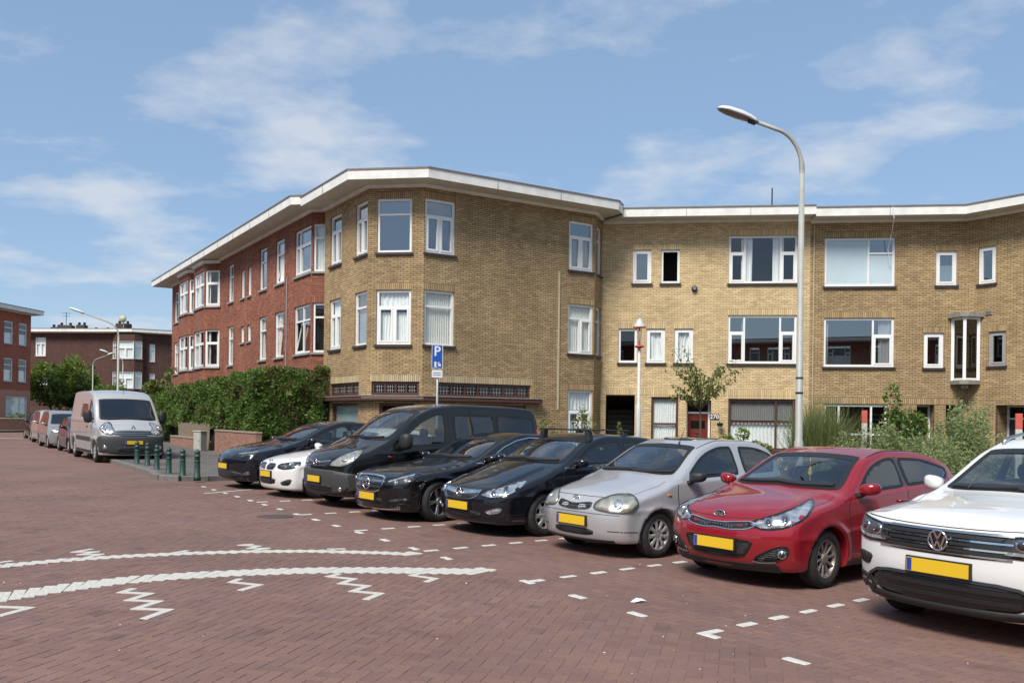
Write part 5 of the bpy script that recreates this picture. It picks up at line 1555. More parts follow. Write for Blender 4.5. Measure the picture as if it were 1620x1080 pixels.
def doorlines(car, lines, w=.012):
    for l in lines: car.strip('door_gap', l, 'L', w, M['rubber'], off=.0012, mirror=True, rnd=1, h=.006)

def finish(car, paint_):
    car.body(paint_)
    return car.root

def lamp_disc(car, frame_pt, fr, r, mat, off, name='lamp_projector', parent=None, mirror=True):
    n = 14; u, v = car.to2([frame_pt], fr)[0]
    return car.patch(name, [(u + r * math.cos(2 * math.pi * k / n), v + r * math.sin(2 * math.pi * k / n)) for k in range(n)], fr, mat, off=off, mirror=mirror, rnd=0, step=.03, parent=parent, skirt=.006)

VP = [(.12, .90), (.22, .95), (.36, .985), (.55, 1.0), (.72, .998), (.88, .982), (1.0, .968), (1.3, .955), (2.6, .95)]

# ---- red hatchback
def red_hatchback():
    P = dict(W=1.72, Rw=.31, Ra=.345, xw=(1.20, -1.37), tw=.205, rim=.20, zb=.19, th=.44, bow=.17, crown=.045, kf=.30, kr=.16, pf=2.4, r1=.075, r2=.07,
             top=[(2.06, .60), (1.99, .70), (1.86, .785), (1.5, .895), (1.08, .975), (.93, 1.015), (.08, 1.385), (-.35, 1.452), (-.95, 1.44), (-1.5, 1.355), (-1.75, 1.28), (-1.88, 1.1), (-1.98, .9), (-2.06, .6)],
             plan=[(-2.06, .70), (-1.8, .79), (-1.3, .855), (0, .86), (1.2, .86), (1.65, .835), (2.04, .74)],
             fx=[(.1, 1.86), (.22, 1.95), (.36, 2.0), (.52, 2.02), (.66, 1.985), (.76, 1.93), (.9, 1.8)], rx=[(.1, -1.9), (.3, -2.0), (.6, -2.02), (.9, -1.98), (1.4, -1.8)],
             vp=VP, belt=[(-1.9, 1.085), (-.4, 1.0), (1.0, .93)], crease=[(.62, -.05, .008)], hood=(.9, 1.9, .62, .022),
             mirror=(.62, 1.0), cabin=(-1.3, .72, .34, .96), seat=-.05, steer=.06,
             wipers=[[(.60, 1.04), (.2, 1.035), (-.02, 1.05)], [(.02, 1.055), (-.35, 1.035), (-.62, 1.03)]])
    c = Car('red_hatchback', P); pm = M['red_paint']
    windscreen(c, 1.025, 1.36)
    side_window(c, 'side_window', .84, -.385); side_window(c, 'side_window', -.455, -1.50, rear_up=.06)
    c.strip('pillar_trim', [(-.42, 1.03), (-.42, 1.36)], 'L', .075, M['gloss_black'], off=.002, mirror=True, rnd=0)
    rear_glass(c, 1.08, 1.27, .56, .5)
    finish(c, pm)
    car_common(c, P, pm, None, M['alloy_dusty'], ('single', 10, .017))
    hl = c.patch('headlight', [(1.98, .40, .652), (1.95, .40, .695), (1.8, .60, .775), (1.6, .74, .85), (1.36, .80, .925), (1.40, .84, .87), (1.62, .83, .74), (1.82, .74, .645), (1.93, .58, .615)], 'C42', M['lamp'], off=.006, mirror=True, rnd=1)
    c.ring('headlight_bezel', [(1.98, .40, .652), (1.95, .40, .695), (1.8, .60, .775), (1.6, .74, .85), (1.36, .80, .925), (1.40, .84, .87), (1.62, .83, .74), (1.82, .74, .645), (1.93, .58, .615)], 'C42', .016, M['gloss_black'], off=.009, mirror=True, rnd=1)
    for p, r_ in (((1.86, .56, .70), .042), ((1.76, .69, .735), .046)):
        lamp_disc(c, p, 'C42', r_, M['chrome'], .010); lamp_disc(c, p, 'C42', r_ * .6, M['lamp_dark'], .013)
    gp = [(-.41, .70), (-.22, .683), (-.1, .668), (.1, .668), (.22, .683), (.41, .70), (.45, .655), (.38, .612), (.16, .592), (0, .606), (-.16, .592), (-.38, .612), (-.45, .655)]
    gr = c.patch('grille', gp, 'F', M['mesh'], off=.003, rnd=1); c.ring('grille_trim', gp, 'F', .008, M['chrome'], off=.009, rnd=1, parent=gr)
    lp = [(-.45, .50), (-.2, .515), (.2, .515), (.45, .50), (.40, .40), (.33, .315), (0, .295), (-.33, .315), (-.40, .40)]
    lg = c.patch('lower_grille', lp, 'F', M['mesh'], off=.003, rnd=1); c.ring('grille_edge', lp, 'F', .02, M['gloss_black'], off=.007, rnd=1, parent=lg)
    fp = [(1.97, .46, .30), (1.96, .50, .36), (1.88, .66, .46), (1.80, .76, .475), (1.80, .79, .39), (1.88, .70, .305), (1.94, .55, .285)]
    fo = c.patch('fog_lamp_pod', fp, 'C38', M['mesh'], off=.004, mirror=True, rnd=1)
    c.ring('fog_pod_trim', fp, 'C38', .014, M['gloss_black'], off=.009, mirror=True, rnd=1)
    c.strip('fog_pod_chrome', [(1.97, .46, .292), (1.94, .56, .285), (1.88, .68, .30)], 'C38', .016, M['satin'], off=.012, mirror=True)
    lamp_disc(c, (1.84, .72, .385), 'C38', .045, M['chrome'], .012, 'fog_lamp'); lamp_disc(c, (1.84, .72, .385), 'C38', .03, M['lamp_dark'], .015, 'fog_lens')
    c.strip('front_lip', [(1.9, -.66, .235), (1.97, 0, .225), (1.9, .66, .235)], 'F', .07, M['plastic'], off=.016, h=.04)
    c.strip('bonnet_gap', [(-.62, .735), (-.3, .722), (0, .712), (.3, .722), (.62, .735)], 'F', .008, M['rubber'], off=.001, h=.006)
    c.strip('bonnet_gap', [(1.5, .735), (1.1, .74), (.95, .73)], 'T', .007, M['rubber'], off=.001, h=.006, mirror=True)
    b, x = badge_ring(c, 0, .745, .068, .034, .006, M['chrome'], fill=M['gloss_black'], off=.02)
    bars('badge_letters', [(-.040, -.016, -.040, .016), (-.036, 0, -.016, .016), (-.034, .002, -.014, -.016), (0, -.016, 0, .016), (.014, -.016, .027, .016), (.027, .016, .040, -.016)][:4] + [(.014, -.016, .028, .016), (.028, .016, .042, -.016)], x - .002, 0, .745, .009, M['chrome'], b)
    plate(c, 0, .445)
    doorlines(c, [[(.80, .95), (.84, .80), (.80, .55), (.74, .30)], [(-.43, 1.02), (-.40, .8), (-.40, .3)], [(-1.48, 1.1), (-1.40, .9), (-1.15, .68)], [(.76, .275), (-.98, .275)]])
    handle(c, -.28, .87, pm); handle(c, -1.22, .90, pm)
    c.strip('sill_trim', [(.82, .235), (-1.0, .235)], 'L', .05, M['plastic'], off=.006, mirror=True)
    c.strip('rain_gutter', [(.1, .60), (-1.45, .565)], 'T', .016, M['rubber'], off=.002, mirror=True)
    tl = c.patch('tail_lamp', [(-1.99, .60, .82), (-1.93, .76, .80), (-1.72, .80, 1.02), (-1.70, .76, 1.1), (-1.86, .62, 1.04)], 'C140', M['tail'], off=.006, mirror=True, rnd=1)
    w = MB()       # pennant hung inside the windscreen
    w.prism([(0, .06), (.022, .03), (.014, .01), (.03, -.02), (.012, -.045), (-.012, -.045), (-.03, -.02), (-.014, .01), (-.022, .03)], lambda u, v, d: (.36 + d, .05 + u, 1.17 + v), -.004, .004)
    w.tube([(.36, .05, 1.23), (.36, .05, 1.33)], .002, 5); w.tube([(.36, .05, 1.125), (.36, .05, 1.06)], .004, 5)
    w.build('hanging_pennant', M['pennant'], c.root)
    return c.root

# ---- small silver hatchback
def silver_hatchback():
    P = dict(W=1.66, Rw=.292, Ra=.33, xw=(1.05, -1.32), tw=.18, rim=.19, zb=.19, th=.40, bow=.15, crown=.05, kf=.24, kr=.16, pf=2.6, r1=.085, r2=.085,
             top=[(1.86, .55), (1.78, .68), (1.66, .78), (1.3, .90), (.95, .985), (.80, 1.03), (.02, 1.41), (-.4, 1.492), (-1.0, 1.485), (-1.45, 1.40), (-1.62, 1.27), (-1.74, .98), (-1.86, .6)],
             plan=[(-1.86, .70), (-1.6, .77), (-1.2, .825), (0, .83), (1.0, .825), (1.45, .79), (1.84, .70)],
             fx=[(.1, 1.68), (.2, 1.74), (.32, 1.79), (.5, 1.812), (.6, 1.80), (.68, 1.76), (.85, 1.62)], rx=[(.1, -1.7), (.3, -1.8), (.6, -1.81), (.9, -1.76), (1.4, -1.55)],
             vp=VP, belt=[(-1.8, 1.04), (0, .97), (1.0, .92)], crease=[(.60, 0, .010)], hood=(.8, 1.75, .60, .03),
             mirror=(.50, .975), msize=(.07, .105, .065), cabin=(-1.2, .62, .34, .95), seat=-.1, steer=.03,
             wipers=[[(.62, 1.05), (.25, 1.04), (.0, 1.055)], [(.05, 1.06), (-.3, 1.045), (-.6, 1.03)]])
    c = Car('silver_hatchback', P); pm = M['silver_paint']
    windscreen(c, 1.04, 1.385)
    side_window(c, 'side_window', .60, -.56, rear_slope=.02)
    side_window(c, 'side_window', -.68, -1.42, rear_up=.12)
    rear_glass(c, 1.05, 1.32, .55, .46)
    finish(c, pm)
    car_common(c, P, pm, None, M['hubcap'], ('cap', 9, .028), M['plastic'])
    hp = [(1.80, .36, .60), (1.76, .38, .70), (1.62, .56, .795), (1.45, .69, .80), (1.38, .745, .74), (1.42, .77, .62), (1.58, .72, .575), (1.70, .60, .57)]
    c.patch('headlight', hp, 'C42', M['lamp_yellowed'], off=.012, mirror=True, rnd=2); c.ring('headlight_bezel', hp, 'C42', .010, M['grey_plastic'], off=.013, mirror=True, rnd=2)
    lamp_disc(c, (1.60, .62, .675), 'C42', .055, M['lamp'], .016)
    gp = [(-.29, .69), (-.1, .665), (0, .648), (.1, .665), (.29, .69), (.31, .635), (.27, .595), (0, .575), (-.27, .595), (-.31, .635)]
    g = c.patch('grille', gp, 'F', M['mesh'], off=.003, rnd=1); c.ring('grille_trim', gp, 'F', .010, M['grey_plastic'], off=.007, rnd=1, parent=g)
    for k in range(3): c.strip('grille_bar', [(-.27, .612 + k * .022), (.27, .612 + k * .022)], 'F', .004, M['darkmetal'], off=.006, parent=g)
    c.patch('lower_grille', [(-.36, .36), (.36, .36), (.34, .27), (-.34, .27)], 'F', M['plastic'], off=.003, rnd=2)
    c.strip('bumper_line', [(-.7, .545), (0, .555), (.7, .545)], 'F', .007, M['rubber'], off=.001, h=.006)
    c.strip('bumper_line', [(1.2, .82, .335), (1.55, .77, .345), (1.72, .55, .345)], 'C48', .012, M['rubber'], off=.001, mirror=True, h=.006)
    c.strip('front_lip', [(-.6, .215), (0, .205), (.6, .215)], 'F', .035, M['plastic'], off=.010, h=.03)
    b, x = badge_ring(c, 0, .715, .055, .037, .005, M['chrome'], off=.014)
    n = 20
    bb = MB()
    bb.tube([(x, .020 * math.cos(2 * math.pi * k / n), .715 + .034 * math.sin(2 * math.pi * k / n)) for k in range(n + 1)], .004, 6)
    bb.tube([(x, .040 * math.cos(2 * math.pi * k / n), .728 + .018 * math.sin(2 * math.pi * k / n)) for k in range(n + 1)], .004, 6)
    bb.build('badge_oval', M['chrome'], b, True)
    plate(c, 0, .45)
    doorlines(c, [[(.72, .94), (.74, .78), (.70, .5), (.66, .28)], [(-.60, 1.0), (-.64, .85), (-.64, .5), (-.60, .28)], [(.66, .265), (-.6, .265)]])
    c.strip('bonnet_gap', [(1.55, .64), (1.2, .68), (.85, .70)], 'T', .007, M['rubber'], off=.001, mirror=True, h=.006)
    c.strip('bonnet_gap', [(-.36, .705), (-.2, .725), (.2, .725), (.36, .705)][:0] or [(-.5, .60 + .15), (0, .752), (.5, .75)], 'F', .006, M['rubber'], off=.001, h=.006)
    handle(c, -.45, .86, pm)
    c.patch('side_repeater', [(.86, .765), (.93, .77), (.93, .795), (.86, .79)], 'L', M['orange'], off=.008, mirror=True, rnd=1, step=.03)
    an = MB(); an.tube([(.08, .25, 1.43), (-.02, .25, 1.62)], [.006, .003], 6); an.tube([(.09, .25, 1.40), (.08, .25, 1.44)], .012, 8); an.build('aerial', M['rubber'], c.root)
    c.strip('rain_gutter', [(.1, .56), (-1.4, .53)], 'T', .014, M['rubber'], off=.002, mirror=True)
    c.patch('sunroof', [(-.15, -.36), (-.15, .36), (-.75, .36), (-.75, -.36)], 'T', M['darkglass'], off=.004, rnd=2)
    c.ring('sunroof_seal', [(-.15, -.36), (-.15, .36), (-.75, .36), (-.75, -.36)], 'T', .02, M['rubber'], off=.006, rnd=2)
    return c.root

# ---- black hatchback with roof bars
def black_hatchback():
    P = dict(W=1.81, Rw=.32, Ra=.36, xw=(1.26, -1.425), tw=.205, rim=.205, zb=.18, th=.44, bow=.18, crown=.05, kf=.32, kr=.18, pf=2.5, r1=.08, r2=.07,
             top=[(2.26, .50), (2.18, .625), (2.02, .725), (1.6, .88), (1.15, 1.02), (1.02, 1.055), (.15, 1.42), (-.3, 1.495), (-1.0, 1.475), (-1.6, 1.36), (-1.95, 1.22), (-2.08, 1.0), (-2.24, .65)],
             plan=[(-2.24, .74), (-1.9, .84), (-1.4, .90), (0, .905), (1.26, .90), (1.8, .86), (2.22, .74)],
             fx=[(.1, 2.04), (.2, 2.13), (.36, 2.19), (.50, 2.21), (.61, 2.18), (.70, 2.11), (.88, 1.95)], rx=[(.1, -2.1), (.3, -2.2), (.6, -2.21), (.9, -2.12), (1.4, -1.9)],
             vp=VP, belt=[(-1.9, 1.10), (-.3, 1.02), (1.1, .955)], crease=[(.66, -.045, .010)], hood=(1.0, 2.1, .60, .022),
             mirror=(.70, 1.03), cabin=(-1.3, .8, .34, .98), seat=0, steer=.10, seat_top=1.05,
             wipers=[[(.62, 1.08), (.2, 1.075), (0, 1.09)], [(.02, 1.095), (-.35, 1.075), (-.62, 1.065)]])
    c = Car('black_hatchback', P); pm = M['blueblack_paint']
    windscreen(c, 1.07, 1.40)
    side_window(c, 'quarter_window', .86, .60); side_window(c, 'side_window', .555, -.375); side_window(c, 'side_window', -.455, -1.52, rear_up=.07)
    c.strip('pillar_trim', [(-.415, 1.06), (-.415, 1.39)], 'L', .08, M['gloss_black'], off=.002, mirror=True, rnd=0)
    rear_glass(c, 1.1, 1.27, .58, .5)
    finish(c, pm)
    car_common(c, P, pm, None, M['hubcap'], ('cap', 7, .036, 1), pm)
    hp = [(2.13, .44, .585), (2.10, .44, .635), (1.95, .62, .715), (1.72, .74, .80), (1.55, .80, .845), (1.62, .845, .755), (1.80, .83, .64), (1.95, .74, .58), (2.07, .60, .555)]
    c.patch('headlight', hp, 'C42', M['lamp'], off=.006, mirror=True, rnd=1); c.ring('headlight_bezel', hp, 'C42', .014, M['gloss_black'], off=.009, mirror=True, rnd=1)
    for p, r_ in (((2.02, .62, .635), .042), ((1.88, .73, .68), .044)): lamp_disc(c, p, 'C42', r_, M['chrome'], .010); lamp_disc(c, p, 'C42', r_ * .6, M['lamp_dark'], .013)
    gp = [(-.42, .665), (-.2, .66), (.2, .66), (.42, .665), (.40, .58), (.28, .525), (0, .51), (-.28, .525), (-.40, .58)]
    g = c.patch('grille', gp, 'F', M['mesh'], off=.003, rnd=1)
    c.ring('grille_trim', gp, 'F', .012, M['satin'], off=.008, rnd=1, parent=g)
    c.strip('grille_bar', [(-.42, .642), (-.1, .612), (.1, .612), (.42, .642)], 'F', .045, M['chrome'], off=.016, parent=g)
    b, x = badge_ring(c, 0, .622, .058, .058, .008, M['chrome'], fill=M['gloss_black'], off=.03)
    bars('badge_bolt', [(-.056, .016, .012, .006), (.012, .008, -.012, -.008), (-.012, -.006, .056, -.016)], x, 0, .622, .013, M['chrome'], b)
    c.patch('lower_grille', [(-.50, .36), (.50, .36), (.40, .25), (-.40, .25)], 'F', M['mesh'], off=.003, rnd=2)
    fp = [(2.10, .50, .37), (2.0, .66, .43), (1.93, .74, .43), (1.97, .72, .36), (2.06, .58, .325)]
    c.patch('fog_lamp', fp, 'C38', M['lamp'], off=.006, mirror=True, rnd=1); c.ring('fog_lamp_trim', fp, 'C38', .012, M['satin'], off=.009, mirror=True, rnd=1)
    c.strip('bumper_line', [(2.12, .50, .30), (1.9, .78, .33), (1.66, .88, .34)], 'C42', .012, M['rubber'], off=.001, mirror=True, h=.006)
    c.strip('front_lip', [(-.66, .20), (0, .19), (.66, .20)], 'F', .04, M['plastic'], off=.010, h=.03)
    c.strip('bonnet_gap', [(-.62, .695), (0, .685), (.62, .695)], 'F', .007, M['rubber'], off=.001, h=.006)
    plate(c, 0, .43)
    doorlines(c, [[(.92, .98), (.95, .8), (.90, .5), (.84, .28)], [(-.42, 1.04), (-.38, .8), (-.38, .28)], [(-1.52, 1.12), (-1.45, .95), (-1.2, .7)]])
    handle(c, -.26, .90, pm); handle(c, -1.2, .93, pm)
    c.strip('belt_trim', [(.86, .985), (-.3, 1.045), (-1.5, 1.105)], 'L', .012, M['satin'], off=.008, mirror=True, rnd=0)
    for xb in (.12, -.66):
        mb = MB(); mb.cbox(xb - .035, xb + .035, -.63, .63, 1.535, 1.56, .01); bo = mb.build('roof_bar', M['plastic'], c.root)
        for sg_ in (1, -1):
            f = MB(); f.loft([[(xb - .06, sg_ * .60, 1.36), (xb + .06, sg_ * .60, 1.36), (xb + .06, sg_ * .50, 1.40), (xb - .06, sg_ * .50, 1.40)], [(xb - .045, sg_ * .57, 1.53), (xb + .045, sg_ * .57, 1.53), (xb + .045, sg_ * .48, 1.535), (xb - .045, sg_ * .48, 1.535)]], True)
            fo = f.build('roof_bar_foot', M['plastic'], bo); bevel(fo, .012, 2)
    return c.root

# ---- black saloon with star badge
def black_saloon():
    P = dict(W=1.852, Rw=.335, Ra=.37, xw=(1.62, -1.32), tw=.235, rim=.235, zb=.16, th=.50, bow=.20, crown=.05, kf=.34, kr=.22, pf=2.5, r1=.08, r2=.07,
             top=[(2.5, .50), (2.43, .66), (2.25, .775), (1.75, .885), (1.2, .965), (1.05, .995), (.05, 1.36), (-.45, 1.455), (-1.0, 1.435), (-1.6, 1.27), (-1.95, 1.115), (-2.3, 1.07), (-2.42, 1.0), (-2.5, .65)],
             plan=[(-2.5, .72), (-2.1, .86), (-1.5, .92), (0, .926), (1.5, .92), (2.05, .87), (2.47, .74)],
             fx=[(.1, 2.30), (.2, 2.40), (.35, 2.45), (.55, 2.465), (.68, 2.43), (.76, 2.36), (.9, 2.2)], rx=[(.1, -2.35), (.3, -2.45), (.6, -2.46), (.9, -2.42), (1.1, -2.36)],
             vp=VP, belt=[(-2.0, 1.0), (-.3, .96), (1.2, .90)], crease=[(.72, -.02, .010), (.42, -.02, .006)], hood=(1.0, 2.35, .58, .02),
             mirror=(.72, .98), msize=(.09, .12, .065), cabin=(-1.4, .8, .34, .93), seat=0, steer=.14, seat_top=1.0,
             wipers=[[(.6, 1.02), (.2, 1.015), (-.05, 1.03)], [(0, 1.03), (-.35, 1.015), (-.62, 1.0)]])
    c = Car('black_saloon', P); pm = M['black_paint']
    windscreen(c, 1.01, 1.34)
    side_window(c, 'side_window', .84, -.35); side_window(c, 'side_window', -.42, -1.45, rear_up=.07)
    c.strip('pillar_trim', [(-.385, .99), (-.385, 1.34)], 'L', .07, M['gloss_black'], off=.002, mirror=True, rnd=0)
    c.strip('window_chrome', [(.88, .93)] + [(x, wtop(c, x, .062)) for x in (.72, .5, .2, -.1, -.4, -.8, -1.1, -1.4)] + [(-1.6, 1.03)], 'L', .016, M['chrome'], off=.012, mirror=True, rnd=0)
    c.strip('window_chrome', [(.88, .93), (-.3, .985), (-1.6, 1.02)], 'L', .016, M['chrome'], off=.014, mirror=True, rnd=0)
    c.glass('rear_window', [(-.56, 1.13), (.56, 1.13), (.5, 1.33), (-.5, 1.33)], 'R', False, border=.04, cond=lambda q: q[:, 0] < -.8, mat=M['darkglass'])
    finish(c, pm)
    car_common(c, P, pm, None, M['alloy'], ('twin', 5), pm)
    hp = [(2.38, .48, .60), (2.36, .46, .645), (2.24, .60, .71), (2.06, .74, .765), (1.93, .82, .79), (2.0, .85, .72), (2.14, .80, .62), (2.28, .68, .575)]
    c.patch('headlight', hp, 'C42', M['lamp_dark'], off=.006, mirror=True, rnd=1); c.ring('headlight_bezel', hp, 'C42', .012, M['gloss_black'], off=.008, mirror=True, rnd=1)
    c.strip('daytime_lamp', [(2.34, .50, .64), (2.2, .64, .70), (2.04, .77, .755)], 'C42', .022, M['lamp'], off=.012, mirror=True)
    for p, r_ in (((2.26, .60, .635), .04), ((2.14, .72, .675), .042)): lamp_disc(c, p, 'C42', r_, M['chrome'], .010); lamp_disc(c, p, 'C42', r_ * .65, M['lamp'], .013)
    gp = [(-.40, .72), (0, .735), (.40, .72), (.43, .60), (.38, .50), (.25, .455), (-.25, .455), (-.38, .50), (-.43, .60)]
    g = c.patch('grille', gp, 'F', M['gloss_black'], off=.003, rnd=1); c.ring('grille_trim', gp, 'F', .02, M['chrome'], off=.016, rnd=1, parent=g)
    for zz in (.555, .64): c.strip('grille_bar', [(-.38, zz), (.38, zz)], 'F', .035, M['satin'], off=.016, parent=g)
    b, x = badge_ring(c, 0, .60, .105, .105, .011, M['chrome'], off=.03)
    bars('badge_star', [(0, 0, .10 * math.sin(a), .10 * math.cos(a)) for a in (0, 2.094, 4.189)], x, 0, .60, .024, M['chrome'], b)
    lp = [(2.36, .42, .30), (2.30, .58, .37), (2.12, .78, .40), (2.10, .81, .33), (2.20, .72, .24), (2.34, .5, .23)]
    c.patch('air_intake', lp, 'C38', M['mesh'], off=.003, mirror=True, rnd=1)
    c.strip('intake_fin', [(2.34, .46, .325), (2.22, .68, .345), (2.10, .80, .36)], 'C38', .014, M['gloss_black'], off=.02, mirror=True)
    c.strip('intake_fin', [(2.34, .48, .28), (2.22, .70, .295), (2.12, .79, .31)], 'C38', .014, M['gloss_black'], off=.02, mirror=True)
    c.strip('bumper_chrome', [(2.40, .1, .20), (2.34, .46, .205), (2.2, .68, .225)], 'C30', .022, M['chrome'], off=.014, mirror=True)
    c.patch('lower_grille', [(-.42, .38), (.42, .38), (.36, .27), (-.36, .27)], 'F', M['mesh'], off=.003, rnd=2)
    plate(c, 0, .39)
    c.strip('bonnet_gap', [(1.98, .69), (1.5, .71), (1.0, .73)], 'T', .007, M['rubber'], off=.001, mirror=True, h=.006)
    doorlines(c, [[(.98, .90), (1.0, .7), (.96, .4), (.92, .26)], [(-.40, .97), (-.36, .7), (-.36, .26)], [(-1.55, 1.0), (-1.42, .85), (-1.1, .68)]])
    handle(c, -.22, .84, M['chrome']); handle(c, -1.15, .87, M['chrome'])
    return c.root

# ---- black van with windows
def black_van():
    P = dict(W=1.904, Rw=.325, Ra=.365, xw=(1.56, -1.54), tw=.205, rim=.20, zb=.22, th=.20, bow=.20, crown=.05, kf=.30, kr=.06, pf=2.4, r1=.09, r2=.08,
             top=[(2.43, .70), (2.36, .86), (2.2, .985), (1.85, 1.12), (1.62, 1.20), (1.5, 1.25), (.62, 1.80), (.25, 1.91), (-.5, 1.965), (-1.6, 1.96), (-2.2, 1.93), (-2.45, 1.86)],
             plan=[(-2.42, .90), (-2.0, .945), (-1.0, .952), (0.5, .952), (1.5, .945), (2.0, .89), (2.4, .78)],
             fx=[(.1, 2.2), (.2, 2.29), (.4, 2.365), (.6, 2.385), (.75, 2.36), (.9, 2.30), (1.1, 2.15)], rx=[(.1, -2.3), (.3, -2.38), (1.2, -2.38), (1.6, -2.34), (1.95, -2.24)],
             vp=[(.12, .92), (.25, .965), (.45, .99), (.7, 1.0), (1.1, .995), (1.4, .985), (2.6, .98)], belt=[(-2.4, 1.20), (-.4, 1.19), (.3, 1.12), (1.6, 1.03)], crease=[(.62, 0, .008)], hood=(1.5, 2.3, .62, .02),
             mirror=(1.10, 1.20), msize=(.09, .12, .15), cabin=(-1.8, 1.25, .34, 1.15), seat=.30, steer=0, seat_top=1.28,
             wipers=[[(.64, 1.29), (.25, 1.275), (.0, 1.29)], [(.05, 1.30), (-.3, 1.28), (-.6, 1.27)]])
    c = Car('black_van', P); pm = M['grey_black_paint']
    windscreen(c, 1.27, 1.80, pil=.13, drop=.04)
    side_window(c, 'side_window', 1.22, .08, margin=.11, low=.045, rear_slope=.0)
    side_window(c, 'side_window', -.12, -1.10, margin=.17, low=.06); side_window(c, 'side_window', -1.18, -2.14, margin=.17, low=.06, mat=M['darkglass'])
    rear_glass(c, 1.25, 1.75, .72, .66)
    finish(c, pm)
    car_common(c, P, pm, None, M['hubcap'], ('cap', 6, .04, 1), M['plastic'])
    hp = [(2.30, .42, .76), (2.25, .44, .84), (2.08, .62, 1.0), (1.92, .72, 1.075), (1.84, .80, 1.06), (1.88, .86, .96), (2.05, .83, .82), (2.18, .70, .755)]
    c.patch('headlight', hp, 'C42', M['lamp_yellowed'], off=.012, mirror=True, rnd=2); c.ring('headlight_bezel', hp, 'C42', .012, M['gloss_black'], off=.013, mirror=True, rnd=2)
    lamp_disc(c, (2.10, .67, .90), 'C42', .06, M['lamp'], .016); lamp_disc(c, (1.98, .77, .95), 'C42', .05, M['lamp'], .016)
    gp = [(-.42, .86), (-.12, .87), (.12, .87), (.42, .86), (.40, .78), (.25, .735), (-.25, .735), (-.40, .78)]
    g = c.patch('grille', gp, 'F', M['mesh'], off=.003, rnd=1)
    c.strip('grille_bar', [(-.44, .86), (-.14, .825), (.14, .825), (.44, .86)], 'F', .03, M['satin'], off=.012, parent=g)
    c.strip('grille_bar', [(-.38, .765), (.38, .765)], 'F', .014, M['satin'], off=.012, parent=g)
    b, x = badge_ring(c, 0, .825, .062, .062, .008, M['chrome'], fill=M['gloss_black'], off=.03)
    bars('badge_bolt', [(-.058, .016, .012, .006), (.012, .008, -.012, -.008), (-.012, -.006, .058, -.016)], x, 0, .825, .013, M['chrome'], b)
    bp = [(-.86, .66), (-.5, .70), (.5, .70), (.86, .66), (.86, .34), (.5, .24), (-.5, .24), (-.86, .34)]
    c.patch('bumper', bp, 'F', M['grey_plastic'], off=.010, rnd=1, skirt=.02)
    c.patch('bumper_corner', [(2.1, .80, .66), (1.92, .90, .62), (1.90, .92, .44), (2.0, .90, .33), (2.2, .72, .28), (2.25, .66, .66)], 'C48', M['grey_plastic'], off=.009, mirror=True, rnd=1, skirt=.02)
    c.patch('lower_grille', [(-.55, .44), (.55, .44), (.5, .31), (-.5, .31)], 'F', M['mesh'], off=.014, rnd=1)
    for k in range(2): c.strip('grille_bar', [(-.52, .35 + k * .045), (.52, .35 + k * .045)], 'F', .012, M['plastic'], off=.024)
    lamp_disc(c, (2.20, .70, .36), 'C30', .055, M['plastic'], .016, 'fog_lamp_rim'); lamp_disc(c, (2.20, .70, .36), 'C30', .042, M['lamp'], .020, 'fog_lamp')
    plate(c, 0, .52, nose=1)
    doorlines(c, [[(1.30, 1.05), (1.20, .8), (1.18, .45)], [(.0, 1.85), (-.02, 1.2), (-.02, .4)], [(-1.15, 1.75), (-1.14, 1.2), (-1.14, .4)], [(-.02, .36), (-1.14, .36)], [(-.02, 1.02), (-2.2, 1.04)]])
    handle(c, .14, 1.0, M['plastic']); handle(c, -.16, 1.0, M['plastic'])
    c.patch('side_repeater', [(1.30, .93), (1.37, .935), (1.37, .965), (1.30, .96)], 'L', M['tail'], off=.008, mirror=True, rnd=1, step=.03)
    c.patch('bonnet_scoop', [(1.75, .22), (1.75, .48), (1.88, .47), (1.88, .23)], 'T', M['plastic'], off=.012, rnd=1)
    c.patch('tail_lamp', [(-2.34, 1.05), (-2.22, 1.05), (-2.22, 1.5), (-2.30, 1.5)], 'L', M['tail'], off=.008, mirror=True, rnd=1)
    c.strip('roof_rib', [(.1, .70), (-2.1, .70)], 'T', .02, M['rubber'], off=.003, mirror=True)
    return c.root

